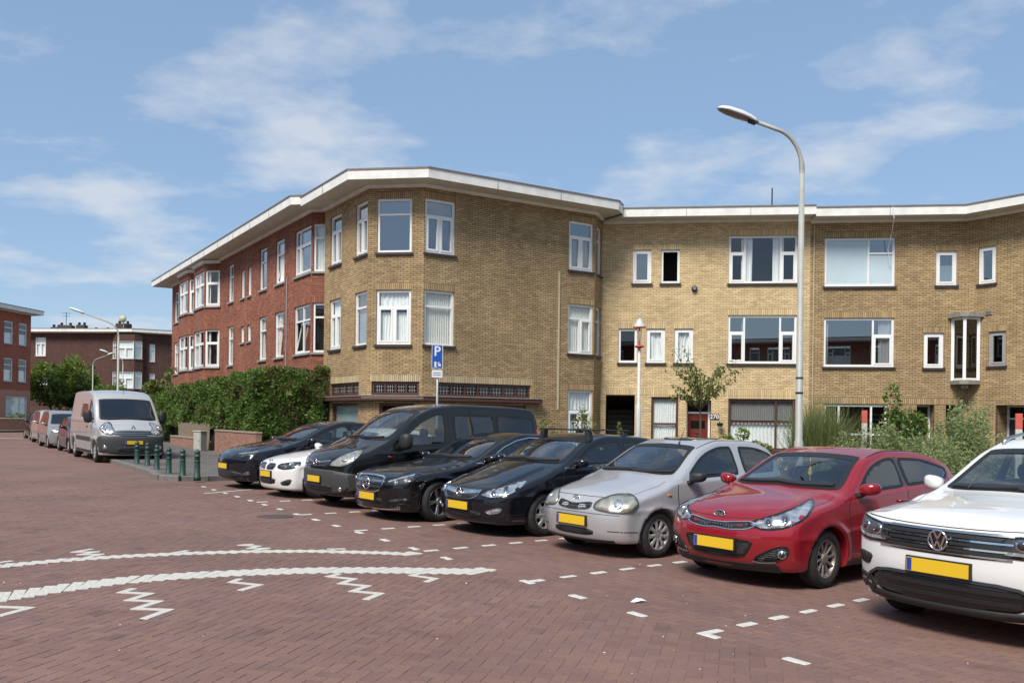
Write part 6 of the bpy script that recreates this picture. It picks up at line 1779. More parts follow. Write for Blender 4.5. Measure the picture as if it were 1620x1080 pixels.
# ---- white saloon
def white_saloon():
    P = dict(W=1.81, Rw=.325, Ra=.36, xw=(1.53, -1.28), tw=.225, rim=.22, zb=.16, th=.48, bow=.2, crown=.05, kf=.34, kr=.2, pf=2.5, r1=.08, r2=.07,
             top=[(2.36, .5), (2.28, .66), (2.1, .77), (1.6, .88), (1.1, .955), (.98, .98), (0, 1.33), (-.5, 1.425), (-1.0, 1.4), (-1.6, 1.22), (-1.9, 1.09), (-2.22, 1.05), (-2.36, .7)],
             plan=[(-2.36, .72), (-1.9, .86), (-1.4, .90), (0, .905), (1.5, .90), (1.95, .85), (2.33, .74)],
             fx=[(.1, 2.18), (.2, 2.27), (.4, 2.31), (.55, 2.315), (.68, 2.27), (.76, 2.2), (.9, 2.0)], rx=[(.1, -2.2), (.3, -2.3), (.6, -2.31), (.9, -2.27), (1.1, -2.2)],
             vp=VP, belt=[(-2, 1.0), (0, .95), (1.2, .89)], crease=[(.70, -.03, .01)], hood=(1.0, 2.2, .58, .02), mirror=(.68, .96), cabin=(-1.3, .75, .34, .92), seat=0, steer=0, seat_top=1.0,
             wipers=[[(.6, 1.0), (.2, 1.0), (-.05, 1.01)]])
    c = Car('white_saloon', P); pm = M['white_paint']
    windscreen(c, .995, 1.31); side_window(c, 'side_window', .72, -.36); side_window(c, 'side_window', -.44, -1.4, rear_up=.06)
    rear_glass(c, 1.1, 1.3, .52, .46)
    finish(c, pm); car_common(c, P, pm, None, M['alloy'], ('single', 10, .017))
    hp = [(2.24, .40, .60), (2.22, .42, .68), (2.05, .66, .725), (1.90, .78, .735), (1.92, .82, .67), (2.06, .74, .60), (2.18, .58, .575)]
    c.patch('headlight', hp, 'C42', M['lamp_dark'], off=.006, mirror=True, rnd=1); c.ring('headlight_bezel', hp, 'C42', .012, M['gloss_black'], off=.009, mirror=True, rnd=1)
    for p in ((2.15, .56, .64), (2.04, .69, .66)): lamp_disc(c, p, 'C42', .042, M['chrome'], .010); lamp_disc(c, p, 'C42', .028, M['lamp_dark'], .013)
    for sg_ in (1, -1):
        kp = [(sg_ * .03, .60), (sg_ * .05, .69), (sg_ * .32, .69), (sg_ * .36, .62), (sg_ * .30, .565), (sg_ * .05, .56)]
        g = c.patch('grille', kp, 'F', M['gloss_black'], off=.003, rnd=1); c.ring('grille_trim', kp, 'F', .014, M['chrome'], off=.012, rnd=1, parent=g)
    c.patch('lower_grille', [(-.40, .40), (.40, .40), (.34, .27), (-.34, .27)], 'F', M['mesh'], off=.003, rnd=1)
    c.patch('air_intake', [(2.22, .50, .32), (2.12, .66, .39), (2.04, .73, .39), (2.10, .70, .27), (2.2, .54, .26)], 'C38', M['mesh'], off=.004, mirror=True, rnd=1)
    b, x = badge_ring(c, 0, .725, .04, .04, .008, M['chrome'], fill=M['plate_blue'], off=.016)
    plate(c, 0, .47)
    doorlines(c, [[(.92, .90), (.94, .7), (.88, .28)], [(-.40, .96), (-.38, .28)]])
    handle(c, -.24, .82, pm)
    return c.root

# ---- dark crossover
def dark_crossover():
    P = dict(W=1.88, Rw=.36, Ra=.40, xw=(1.5, -1.40), tw=.235, rim=.245, zb=.18, th=.46, bow=.2, crown=.05, kf=.34, kr=.2, pf=2.5, r1=.08, r2=.07, flare=.03,
             top=[(2.39, .55), (2.31, .74), (2.1, .86), (1.6, .985), (1.2, 1.055), (1.08, 1.085), (.1, 1.45), (-.4, 1.545), (-1.0, 1.52), (-1.6, 1.4), (-2.0, 1.24), (-2.2, 1.15), (-2.36, .8)],
             plan=[(-2.36, .76), (-1.9, .90), (-1.4, .935), (0, .94), (1.5, .935), (1.95, .88), (2.36, .76)],
             fx=[(.1, 2.2), (.2, 2.3), (.4, 2.34), (.6, 2.345), (.74, 2.29), (.82, 2.2), (1.0, 2.0)], rx=[(.1, -2.2), (.3, -2.32), (.7, -2.34), (1.0, -2.28), (1.2, -2.15)],
             vp=VP, belt=[(-2, 1.10), (0, 1.03), (1.2, .97)], crease=[(.72, -.03, .012)], hood=(1.1, 2.2, .58, .025), mirror=(.72, 1.05), cabin=(-1.3, .8, .34, 1.0), seat=0, steer=.05, seat_top=1.1,
             wipers=[[(.6, 1.10), (.2, 1.10), (-.05, 1.11)]])
    c = Car('dark_crossover', P); pm = M['blueblack_paint']
    windscreen(c, 1.10, 1.42); side_window(c, 'side_window', .80, -.36); side_window(c, 'side_window', -.44, -1.5, rear_up=.06)
    rear_glass(c, 1.2, 1.36, .55, .48)
    finish(c, pm); car_common(c, P, pm, None, M['alloy'], ('twin', 5), M['gloss_black'])
    hp = [(2.28, .40, .74), (2.24, .46, .78), (2.05, .70, .82), (1.88, .82, .85), (1.92, .86, .77), (2.06, .80, .71), (2.2, .62, .70)]
    c.patch('headlight', hp, 'C42', M['lamp_dark'], off=.006, mirror=True, rnd=1); c.ring('headlight_bezel', hp, 'C42', .012, M['gloss_black'], off=.009, mirror=True, rnd=1)
    c.strip('daytime_lamp', [(2.2, .52, .775), (2.0, .74, .82), (1.9, .83, .84)], 'C42', .018, M['lamp'], off=.011, mirror=True)
    c.strip('grille', [(-.45, .70), (0, .69), (.45, .70)], 'F', .05, M['gloss_black'], off=.004)
    c.strip('badge', [(-.06, .785), (.06, .785)], 'F', .022, M['chrome'], off=.006, rnd=0)
    c.patch('lower_grille', [(-.70, .40), (.70, .40), (.6, .25), (-.6, .25)], 'F', M['mesh'], off=.004, rnd=1)
    c.patch('air_intake', [(2.20, .66, .36), (2.02, .82, .42), (2.04, .82, .28), (2.16, .70, .26)], 'C42', M['plastic'], off=.004, mirror=True, rnd=1)
    c.strip('bumper_fin', [(2.2, .66, .33), (2.04, .82, .35)], 'C42', .014, M['satin'], off=.01, mirror=True)
    plate(c, 0, .50)
    for xw in P['xw']:
        c.strip('arch_trim', [(xw + (P['Ra'] + .03) * math.cos(math.pi * k / 14), P['Rw'] + (P['Ra'] + .03) * math.sin(math.pi * k / 14)) for k in range(15)], 'L', .07, M['gloss_black'], off=.010, mirror=True, rnd=0)
    doorlines(c, [[(.96, .98), (.96, .7), (.90, .28)], [(-.40, 1.04), (-.38, .28)]])
    return c.root

# ---- white sport utility car
def white_suv():
    P = dict(W=1.84, Rw=.35, Ra=.395, xw=(1.345, -1.33), tw=.235, rim=.235, zb=.21, th=.36, bow=.17, crown=.05, kf=.28, kr=.14, pf=2.8, r1=.075, r2=.065, flare=.022,
             top=[(2.30, .72), (2.235, .925), (2.1, 1.005), (1.7, 1.065), (1.2, 1.115), (1.04, 1.14), (.18, 1.54), (-.25, 1.635), (-1.2, 1.62), (-1.85, 1.52), (-2.02, 1.3), (-2.24, .95)],
             plan=[(-2.24, .78), (-1.9, .87), (-1.3, .915), (0, .92), (1.35, .92), (1.9, .895), (2.25, .815)],
             fx=[(.1, 2.06), (.22, 2.14), (.40, 2.21), (.6, 2.243), (.78, 2.235), (.92, 2.20), (1.02, 2.08)], rx=[(.1, -2.1), (.3, -2.22), (.8, -2.24), (1.1, -2.14), (1.55, -1.9)],
             vp=[(.15, .93), (.30, .965), (.45, .985), (.65, 1.0), (.85, .998), (1.0, .985), (1.15, .965), (2.5, .95)], belt=[(-1.9, 1.17), (0, 1.11), (1.1, 1.06)], crease=[(.86, -.01, .012), (.45, 0, .008)], hood=(1.05, 2.15, .55, .040),
             mirror=(.66, 1.14), mirror_y=.86, msize=(.075, .10, .07), cabin=(-1.4, .9, .34, 1.08), seat=.05, steer=.0, seat_top=1.2,
             wipers=[[(.66, 1.165), (.25, 1.155), (.0, 1.17)], [(.02, 1.18), (-.35, 1.16), (-.66, 1.155)]])
    c = Car('white_sport_utility_car', P); pm = M['white_paint']
    windscreen(c, 1.155, 1.515)
    side_window(c, 'side_window', .86, -.36); side_window(c, 'side_window', -.44, -1.5, rear_up=.05)
    rear_glass(c, 1.2, 1.5, .58, .52)
    finish(c, pm); car_common(c, P, pm, None, M['alloy'], ('twin', 5), pm)
    hp = [(2.215, .47, .725), (2.20, .48, .875), (2.10, .68, .905), (1.93, .83, .93), (1.78, .88, .94), (1.82, .905, .86), (1.95, .87, .765), (2.10, .74, .715)]
    c.patch('headlight', hp, 'C42', M['lamp_dark'], off=.006, mirror=True, rnd=1); c.ring('headlight_bezel', hp, 'C42', .012, M['gloss_black'], off=.009, mirror=True, rnd=1)
    c.strip('daytime_lamp', [(2.19, .50, .76), (2.06, .74, .755), (1.94, .85, .80)], 'C42', .025, M['lamp'], off=.012, mirror=True)
    for p in ((2.14, .60, .825), (2.03, .74, .84)): lamp_disc(c, p, 'C42', .045, M['chrome'], .010); lamp_disc(c, p, 'C42', .034, M['lamp_dark'], .013)
    gp = [(-.56, .90), (0, .895), (.56, .90), (.55, .725), (.4, .69), (-.4, .69), (-.55, .725)]
    g = c.patch('grille', gp, 'F', M['gloss_black'], off=.003, rnd=1)
    for zz in (.885, .825, .765, .712):
        c.strip('grille_bar', [(-.55, zz), (0, zz - .002), (.55, zz)], 'F', .014, M['chrome'] if zz != .885 else M['satin'], off=.014, parent=g)
    for zz in (.855, .795, .738):
        c.strip('grille_slat', [(-.54, zz), (0, zz), (.54, zz)], 'F', .026, M['plastic'], off=.008, parent=g)
    b, x = badge_ring(c, 0, .805, .078, .078, .008, M['chrome'], fill=M['gloss_black'], off=.03)
    k = .078
    bars('badge_letters', [(-.030, .068, 0, .010), (.030, .068, 0, .010), (-.062, .042, -.028, -.062), (-.028, -.062, 0, -.004), (0, -.004, .028, -.062), (.028, -.062, .062, .042)], x + .002, 0, .805, .014, M['chrome'], b)
    plate(c, 0, .585)
    lp = [(-.72, .44), (-.55, .50), (.55, .50), (.72, .44), (.62, .33), (.5, .28), (-.5, .28), (-.62, .33)]
    lg = c.patch('lower_grille', lp, 'F', M['gloss_black'], off=.004, rnd=1)
    for zz in (.44, .36): c.strip('grille_slat', [(-.6, zz), (.6, zz)], 'F', .03, M['plastic'], off=.012, parent=lg)
    c.strip('bumper_trim', [(-.80, .30), (-.72, .42), (-.56, .505), (0, .515), (.56, .505), (.72, .42), (.80, .30)], 'F', .024, M['grey_plastic'], off=.016)
    c.patch('bumper_skirt', [(-.78, .33), (-.60, .30), (0, .285), (.60, .30), (.78, .33), (.72, .225), (-.72, .225)], 'F', M['plastic'], off=.007, rnd=1)
    c.patch('air_intake', [(2.16, .66, .60), (2.04, .82, .62), (1.98, .86, .60), (2.02, .84, .52), (2.12, .72, .50)], 'C42', M['mesh'], off=.004, mirror=True, rnd=1)
    fp = [(2.12, .66, .36), (2.0, .82, .42), (1.95, .86, .40), (2.0, .84, .33), (2.08, .72, .31)]
    c.patch('fog_lamp', fp, 'C42', M['lamp'], off=.010, mirror=True, rnd=1); c.ring('fog_lamp_trim', fp, 'C42', .02, M['plastic'], off=.013, mirror=True, rnd=1, outer=.02)
    c.strip('bonnet_gap', [(-.80, .935), (-.4, .918), (0, .912), (.4, .918), (.80, .935)], 'F', .008, M['rubber'], off=.001, h=.006)
    c.strip('bonnet_gap', [(1.8, .80), (1.4, .80), (1.05, .79)], 'T', .007, M['rubber'], off=.001, mirror=True, h=.006)
    doorlines(c, [[(1.0, 1.06), (1.0, .8), (.92, .30)], [(-.40, 1.12), (-.38, .30)]])
    for xw in P['xw']:
        c.strip('arch_trim', [(xw + (P['Ra'] + .025) * math.cos(math.pi * k / 14), P['Rw'] + (P['Ra'] + .025) * math.sin(math.pi * k / 14)) for k in range(15)], 'L', .06, M['plastic'], off=.010, mirror=True, rnd=0)
    c.strip('sill_trim', [(.95, .28), (-.95, .28)], 'L', .09, M['plastic'], off=.008, mirror=True)
    for sg_ in (1, -1):
        rb = MB(); rb.tube([(.05, sg_ * .60, 1.575), (-.05, sg_ * .60, 1.625), (-.4, sg_ * .60, 1.675), (-1.2, sg_ * .585, 1.665), (-1.6, sg_ * .575, 1.59), (-1.66, sg_ * .575, 1.55)], .018, 8); rb.build('roof_rail', M['satin'], c.root, True)
    an = MB(); an.tube([(.98, -.45, 1.16), (.86, -.36, 1.33)], .004, 5); an.build('aerial', M['rubber'], c.root)
    return c.root

# ---- silver panel van
def silver_van():
    P = dict(W=2.07, Rw=.345, Ra=.39, xw=(1.93, -1.75), tw=.215, rim=.21, zb=.24, th=.10, bow=.16, crown=.07, kf=.30, kr=.05, pf=2.6, r1=.11, r2=.09,
             top=[(2.82, .85), (2.74, 1.02), (2.55, 1.14), (2.25, 1.25), (2.08, 1.33), (1.34, 2.02), (1.05, 2.20), (.6, 2.30), (0, 2.34), (-1.5, 2.34), (-2.6, 2.32), (-2.8, 2.27)],
             plan=[(-2.8, .98), (-2.4, 1.03), (-1.0, 1.035), (1.0, 1.035), (1.9, 1.02), (2.4, .96), (2.78, .84)],
             fx=[(.1, 2.55), (.2, 2.66), (.5, 2.76), (.7, 2.775), (.9, 2.74), (1.05, 2.66), (1.3, 2.45)], rx=[(.1, -2.7), (.3, -2.775), (1.6, -2.775), (2.4, -2.72)],
             vp=[(.12, .93), (.25, .97), (.45, .99), (.8, 1.0), (1.3, .995), (1.8, .975), (2.6, .93)], belt=[(-2.7, 1.4), (.6, 1.32), (1.9, 1.15)], crease=[(.75, 0, .008)],
             mirror=(1.55, 1.42), msize=(.09, .13, .21), cabin=(.2, 1.7, .34, 1.3), seat=.75, steer=0, seat_top=1.45,
             wipers=[[(.72, 1.40), (.3, 1.385), (0, 1.40)], [(.05, 1.41), (-.3, 1.385), (-.65, 1.38)]])
    c = Car('silver_panel_van', P); pm = M['van_silver']
    windscreen(c, 1.38, 2.02, pil=.13, drop=.05)
    side_window(c, 'side_window', 1.66, .70, margin=.20, low=.05); side_window(c, 'side_window', .45, -.55, margin=.42, low=.08, mat=M['darkglass'])
    finish(c, pm); car_common(c, P, pm, None, M['hubcap'], ('cap', 6, .045, 1), M['plastic'])
    hp = [(2.66, .52, .93), (2.60, .55, 1.06), (2.42, .74, 1.22), (2.28, .84, 1.30), (2.22, .90, 1.24), (2.34, .93, 1.06), (2.52, .82, .92), (2.62, .64, .88)]
    c.patch('headlight', hp, 'C42', M['lamp'], off=.010, mirror=True, rnd=1); c.ring('headlight_bezel', hp, 'C42', .012, M['grey_plastic'], off=.012, mirror=True, rnd=1)
    lamp_disc(c, (2.45, .78, 1.02), 'C42', .05, M['lamp_dark'], .016)
    lamp_disc(c, (2.36, .86, 1.14), 'C42', .035, M['chrome'], .016)
    gp = [(-.60, 1.03), (0, 1.045), (.60, 1.03), (.56, .86), (-.56, .86)]
    g = c.patch('grille', gp, 'F', M['plastic'], off=.003, rnd=1)
    for zz in (.90, .955, 1.01): c.strip('grille_bar', [(-.56, zz), (.56, zz)], 'F', .02, M['satin'], off=.012, parent=g)
    x = float(c.proj([(0, 1.10)], 'F', 0)[0][0]) + .02
    bars('badge', [(0, .085, .055, 0), (.055, 0, 0, -.085), (0, -.085, -.055, 0), (-.055, 0, 0, .085)], x, 0, 1.10, .022, M['chrome'], c.root)
    c.patch('bumper', [(-.95, .84), (-.5, .86), (.5, .86), (.95, .84), (.95, .40), (.6, .28), (-.6, .28), (-.95, .40)], 'F', M['grey_plastic'], off=.012, rnd=1, skirt=.02)
    c.patch('bumper_corner', [(2.5, .90, .86), (2.25, 1.0, .80), (2.22, 1.0, .50), (2.32, .98, .36), (2.6, .76, .32), (2.62, .72, .86)], 'C48', M['grey_plastic'], off=.011, mirror=True, rnd=1, skirt=.02)
    c.patch('lower_grille', [(-.5, .52), (.5, .52), (.45, .36), (-.45, .36)], 'F', M['mesh'], off=.016, rnd=1)
    lamp_disc(c, (2.55, .78, .50), 'C35', .06, M['lamp'], .020, 'fog_lamp')
    plate(c, 0, .66)
    c.strip('side_rub_strip', [(1.4, .72), (-1.2, .72)], 'L', .14, M['grey_plastic'], off=.012, mirror=True)
    c.strip('sill_trim', [(1.45, .32), (-1.3, .32)], 'L', .08, M['plastic'], off=.008, mirror=True)
    for xw in P['xw']:
        c.strip('arch_trim', [(xw + (P['Ra'] + .03) * math.cos(math.pi * k / 14), P['Rw'] + (P['Ra'] + .03) * math.sin(math.pi * k / 14)) for k in range(15)], 'L', .07, M['grey_plastic'], off=.010, mirror=True, rnd=0)
    doorlines(c, [[(1.72, 1.2), (1.52, .85), (1.5, .4)], [(.62, 2.0), (.60, 1.2), (.60, .4)], [(-.68, 2.05), (-.68, .4)], [(.58, 1.25), (-2.6, 1.27)]])
    handle(c, .78, 1.12, M['plastic'])
    an = MB(); an.tube([(1.05, .0, 2.20), (.95, 0, 2.42)], .006, 6); an.build('aerial', M['rubber'], c.root)
    return c.root

# ---- plain cars far down the street
def far_car(name, kind, pm):
    if kind == 'hatch':
        P = dict(W=1.72, Rw=.30, Ra=.335, xw=(1.2, -1.3), tw=.19, zb=.19, th=.42, bow=.17, crown=.045, kf=.30, kr=.16, pf=2.5,
                 top=[(2.0, .6), (1.93, .72), (1.8, .82), (1.4, .93), (1.0, 1.02), (.1, 1.41), (-.35, 1.48), (-1.0, 1.47), (-1.5, 1.38), (-1.75, 1.2), (-1.95, .9), (-2.0, .6)],
                 plan=[(-2.0, .72), (-1.7, .80), (0, .86), (1.2, .855), (2.0, .72)], fx=[(.1, 1.85), (.3, 1.95), (.55, 1.97), (.7, 1.93), (.9, 1.75)], rx=[(.1, -1.9), (.5, -1.97), (.9, -1.92), (1.4, -1.7)],
                 vp=VP, belt=[(-1.9, 1.06), (1, .95)], mirror=(.6, 1.02), cabin=(-1.3, .72, .34, .97), seat=-.05)
        zs = (1.04, 1.39)
    else:
        P = dict(W=1.80, Rw=.31, Ra=.345, xw=(1.25, -1.35), tw=.2, zb=.2, th=.28, bow=.17, crown=.05, kf=.28, kr=.08, pf=2.5,
                 top=[(2.15, .7), (2.08, .86), (1.9, .98), (1.4, 1.1), (1.2, 1.17), (.4, 1.68), (0, 1.80), (-.6, 1.84), (-1.9, 1.80), (-2.15, 1.7)],
                 plan=[(-2.15, .84), (-1.7, .89), (0, .90), (1.25, .895), (2.1, .76)], fx=[(.1, 2.0), (.3, 2.1), (.6, 2.12), (.85, 2.08), (1.0, 1.95)], rx=[(.1, -2.05), (.5, -2.12), (1.2, -2.1), (1.8, -2.0)],
                 vp=VP, belt=[(-2.1, 1.16), (1.1, 1.06)], mirror=(.85, 1.15), cabin=(-1.5, 1.0, .34, 1.1), seat=.1, seat_top=1.2)
        zs = (1.19, 1.66)
    c = Car(name, P)
    windscreen(c, *zs); side_window(c, 'side_window', .62 if kind == 'hatch' else .9, -.38); side_window(c, 'side_window', -.46, -1.4, rear_up=.05)
    c.body(pm, .045); car_common(c, P, pm, None, M['hubcap'], ('cap', 7, .036, 1))
    z = .68 if kind == 'hatch' else .80; fx = max(b for a, b in P['fx'])
    hp = [(fx - .06, .42, z), (fx - .1, .45, z + .08), (fx - .3, .68, z + .14), (fx - .42, .78, z + .12), (fx - .3, .78, z), (fx - .15, .62, z - .04)]
    c.patch('headlight', hp, 'C42', M['lamp'], off=.010, mirror=True, rnd=1)
    c.patch('grille', [(-.4, z + .05), (.4, z + .05), (.36, z - .05), (-.36, z - .05)], 'F', M['plastic'], off=.005, rnd=1)
    c.patch('lower_grille', [(-.5, .40), (.5, .40), (.42, .27), (-.42, .27)], 'F', M['plastic'], off=.005, rnd=1)
    plate(c, 0, .48)
    return c.root
# ------------------------------------------------------------------ the row of parked cars
HEAD = math.atan2(-.62, -.78)
def park(root, P, px, py, head=HEAD, dz=0.0):
    """stand a car so that its front left wheel touches the ground at a pixel"""
    gx_, gy_ = G(px, py)
    park_at(root, P, gx_, gy_, head)

def park_at(root, xw, yw, gx_, gy_, head=HEAD):
    ca, sa = math.cos(head), math.sin(head)
    x = gx_ - (xw * ca - yw * sa); y = gy_ - (xw * sa + yw * ca)
    place(root, x, y, head)

row = [
    (red_hatchback, 1.20, .80, G(1307, 930), HEAD, 'glossy red five-door hatchback parked beside the white sport utility car', 'car'),
    (silver_hatchback, 1.05, .77, G(1042, 882), HEAD, 'small silver three-door hatchback with yellowed round headlights', 'car'),
    (black_hatchback, 1.26, .84, G(862, 848), HEAD, 'black hatchback with two roof bars and silver hubcaps', 'car'),
    (black_saloon, 1.62, .86, G(695, 825), HEAD, 'black saloon with a large star badge in its chrome grille', 'car'),
]
for fn, xw, yw, (gx_, gy_), hd, lab, cat in row:
    r = fn(); park_at(r, xw, yw, gx_, gy_, hd); tag(r, lab, cat, 'cars parked nose out in the row of bays')
m0 = G(695, 825)
st = (-.657 * 2.35, .754 * 2.35)
for fn, xw, yw, k, lab, cat, dxy in [
    (black_van, 1.56, .88, 1, 'black passenger van with grey bumper and long side windows', 'van', (.28, 0)),
    (white_saloon, 1.53, .84, 2, 'white saloon parked half hidden behind the black van', 'car', (.40, 0)),
    (dark_crossover, 1.5, .87, 3, 'dark blue crossover car parked beside the kerb and hedge', 'car', (.55, .1))]:
    r = fn(); park_at(r, xw, yw, m0[0] + st[0] * k + dxy[0], m0[1] + st[1] * k + dxy[1]); tag(r, lab, cat, 'cars parked nose out in the row of bays')
k0 = G(1307, 930)
r = white_suv(); park_at(r, 1.345, .86, k0[0] + .657 * 2.35 - .17, k0[1] - .754 * 2.35 - .62, math.atan2(-math.sin(R(35)), -math.cos(R(35))))
tag(r, 'white sport utility car with wide slatted grille and round badge', 'car', 'cars parked nose out in the row of bays')
# the van and the cars along the left kerb, facing the square
HV = math.atan2(-.82, .57)
g0 = G(151, 731)
r = silver_van(); park_at(r, 1.93, -.98, g0[0], g0[1], HV); tag(r, 'large silver panel van parked at the kerb beside the bollards', 'van', 'vehicles parked along the side street')
d_ = Vector((math.cos(HV), math.sin(HV)))
base = Vector((r.matrix_world.translation.x, r.matrix_world.translation.y))
far = [('parked_hatchback', 'hatch', 'navy_paint', 5.6, 'dark blue hatchback parked right behind the silver panel van', 0),
       ('parked_compact_van', 'van', 'greygold_paint', 10.4, 'silver grey compact van parked behind the dark blue hatchback', .05),
       ('parked_compact_van', 'van', 'silver_paint', 15.4, 'pale silver compact van third behind the panel van', -.25),
       ('parked_hatchback', 'hatch', 'blueblack_paint', 20.6, 'black hatchback parked last before the street bend', -.5)]
for nm, kd, pm, dist_, lab, lat in far:
    c = far_car(nm, kd, M[pm]); p = base - d_ * dist_ + Vector((d_.y, -d_.x)) * lat; place(c, p.x, p.y, HV); c.scale = (.95, .95, .93) if kd == 'hatch' else (.92, .92, .86); tag(c, lab, 'car' if kd == 'hatch' else 'van', 'vehicles parked along the side street')
c = far_car('parked_compact_van', 'van', M['navy_paint']); place(c, -27.0, 66.5, HV + 1.35); tag(c, 'dark compact van crossing the street end before the brown block', 'van', 'vehicles parked along the side street')
# ------------------------------------------------------------------ street furniture
M['galv'] = pmat('galv', (.40, .41, .39), .5, .35, noise=.18, nscale=5)
M['lamp_pole'] = pmat('lamp_pole', (.36, .36, .325), .55, .1, noise=.16, nscale=3)
M['white_pole'] = pmat('white_pole', (.56, .56, .53), .5, noise=.12, nscale=4)
M['lamp_hood'] = pmat('lamp_hood', (.62, .64, .64), .45, noise=.1)
M['lamp_lens'] = pmat('lamp_lens', (.20, .18, .14), .25, coat=.5, noise=.2, nscale=20)
M['bollard'] = pmat('bollard', (.020, .062, .050), .5, noise=.3, nscale=9)
M['red_enamel'] = pmat('red_enamel', (.55, .05, .04), .4)
M['post_red'] = pmat('post_red', (.62, .12, .09), .6, noise=.12)
M['post_white'] = pmat('post_white', (.62, .60, .54), .6, noise=.15)
M['sign_blue'] = pmat('sign_blue', (.015, .10, .42), .4)
M['sign_white'] = pmat('sign_white', (.80, .80, .80), .4)
M['box_grey'] = pmat('box_grey', (.42, .41, .37), .6, noise=.15, nscale=6)
M['wood_fence'] = pmat('wood_fence', (.22, .17, .12), .85, noise=.4, nscale=12)
M['clear'] = glass_mat('clear', (.85, .85, .85), .05)
M['sign_ink'] = pmat('sign_ink', (.12, .12, .12), .6)

def street_lamp(px, Y, hgt, arm, label, r=.085, headlen=.75, dirx=-1, rise=.75, group='curved street lamps', dz=.12):
    X = (px - 810) * Y / CAM_F; o = empty('street_lamp', (X, Y, gz(X) + dz)); tag(o, label, 'street lamp', group)
    p = MB(); n = 8
    p.tube([(0, 0, -.12), (0, 0, 1.3), (0, 0, 1.32), (0, 0, hgt - rise - .25)] , [r * 1.25, r * 1.2, r, r * .72], 14)
    po = p.build('pole', M['lamp_pole'], o, True)
    if r > .06 and rise < 1.3:
        ad_ = MB(); ad_.cbox(-.05, .05, -r * 1.25 - .006, -r * 1.02, .55, 1.0, .01); ad_.build('access_door', M['lamp_pole'], po)
        for zz_, c_ in ((2.15, 'darkmetal'), (2.42, 'grey_plastic')):
            st_ = MB(); st_.lathe([(r * 1.01, zz_), (r * 1.035, zz_ + .005), (r * 1.03, zz_ + .03), (r * 1.0, zz_ + .035)], 14, cap=False); st_.build('sticker_band', M[c_], po, True)
    pts = [(0, 0, hgt - rise - .3)]
    for k in range(n + 1):
        a = math.pi / 2 * k / n * .82
        pts.append((dirx * arm * .55 * (1 - math.cos(a)), 0, hgt - rise - .25 + rise * .62 * math.sin(a)))
    e = pts[-1]; pts.append((e[0] + dirx * arm * .45, 0, e[2] + arm * .45 * .36))
    a = MB(); a.tube(pts, [r * .73] * 3 + [r * .55] * (len(pts) - 3), 10); a.build('arm', M['lamp_pole'], o, True)
    ex, ez = pts[-1][0], pts[-1][2]; tl = math.atan2(.36, 1) * .95
    def hw(u, v, z):
        return (ex + dirx * (u * math.cos(tl) - z * math.sin(tl)), v, ez + u * math.sin(tl) + z * math.cos(tl))
    h_ = MB(hw); L = headlen
    prof = [(-.03, .05, .035), (.06, .075, .06), (.2, .12, .085), (.45, .15, .10), (.75, .145, .09), (.92, .10, .065), (1.0, .03, .03)]
    rings = []
    for u, w, t in prof:
        rings.append([(u * L, w * math.cos(q), max(-.012, t * math.sin(q) * 1.0)) for q in [2 * math.pi * k / 14 for k in range(14)]])
    h_.loft(rings, True); ho = h_.build('lamp_head', M['lamp_hood'], o, True)
    g = MB(hw); rings = []
    for u, w, t in prof[2:]:
        rings.append([(u * L + .01, w * .86 * math.cos(q), min(-.008, t * .62 * math.sin(q))) for q in [2 * math.pi * k / 14 for k in range(14)]])
    g.loft(rings, True); g.build('lamp_lens', M['lamp_lens'], ho, True)
    b = MB(hw); b.cbox(.0, .2 * L, -.05, .05, -.06, .0, .01); b.build('gear_box', M['darkmetal'], ho)
    return o
street_lamp(1264, 16.3, 7.62, .98, 'tall grey street lamp with a curved arm beside the planted verge', r=.066, headlen=.74, rise=1.2)
street_lamp(186, 53, 7.65, 2.4, 'grey curved street lamp standing behind the silver panel van', r=.075, headlen=.95, rise=1.5)
street_lamp(146, 66, 5.9, 1.25, 'thin grey street lamp bending right in front of the round trees', r=.05, headlen=.5, dirx=1, rise=.9)
street_lamp(193.5, 84, 7.3, 1.7, 'far grey street lamp before the white bay windows of the brown block', r=.06, headlen=.8, rise=1.2)

# white post-top lamp with red rings
Y = 24.0; X = (1010 - 810) * Y / CAM_F
o = empty('post_lamp', (X, Y, gz(X) + .12)); tag(o, 'slim white lamp post with red ringed hood before the porch stairs', 'lamp post')
def lz(py): return zat(1010, py, Y) - .12
mb = MB(); mb.tube([(0, 0, -.12), (0, 0, lz(640)), (0, 0, lz(638)), (0, 0, lz(549))], [.07, .066, .045, .038], 12); mb.build('pole', M['white_pole'], o, True)
mb = MB(); mb.lathe([(.02, lz(551)), (.15, lz(548.5)), (.15, lz(547.8)), (.02, lz(545))], 20); mb.build('lower_ring', M['red_enamel'], o, True)
mb = MB(); mb.lathe([(.042, lz(547)), (.075, lz(518))], 16); mb.build('lamp_glass', M['clear'], o, True)
mb = MB(); mb.tube([(0, 0, lz(548)), (0, 0, lz(514))], .018, 8); mb.build('lamp_tube', M['white_pole'], o, True)
mb = MB(); mb.lathe([(.165, lz(518)), (.17, lz(516.5)), (.10, lz(511)), (.06, lz(506)), (.035, lz(504))], 20); ho = mb.build('hood', M['white_pole'], o, True)
mb = MB(); mb.lathe([(.15, lz(518.5)), (.176, lz(518.3)), (.176, lz(517.3)), (.15, lz(517.0))], 20); mb.build('hood_rim', M['red_enamel'], ho, True)
mb = MB(); n = 12; mb.tube([(.05 + .05 * math.cos(math.pi * (1.15 - 1.2 * k / n)), 0, lz(498) + .05 * math.sin(math.pi * (1.15 - 1.2 * k / n))) for k in range(n + 1)] + [(.1, 0, lz(503)), (.02, 0, lz(505))], .012, 6); mb.build('hook', M['white_pole'], o, True)

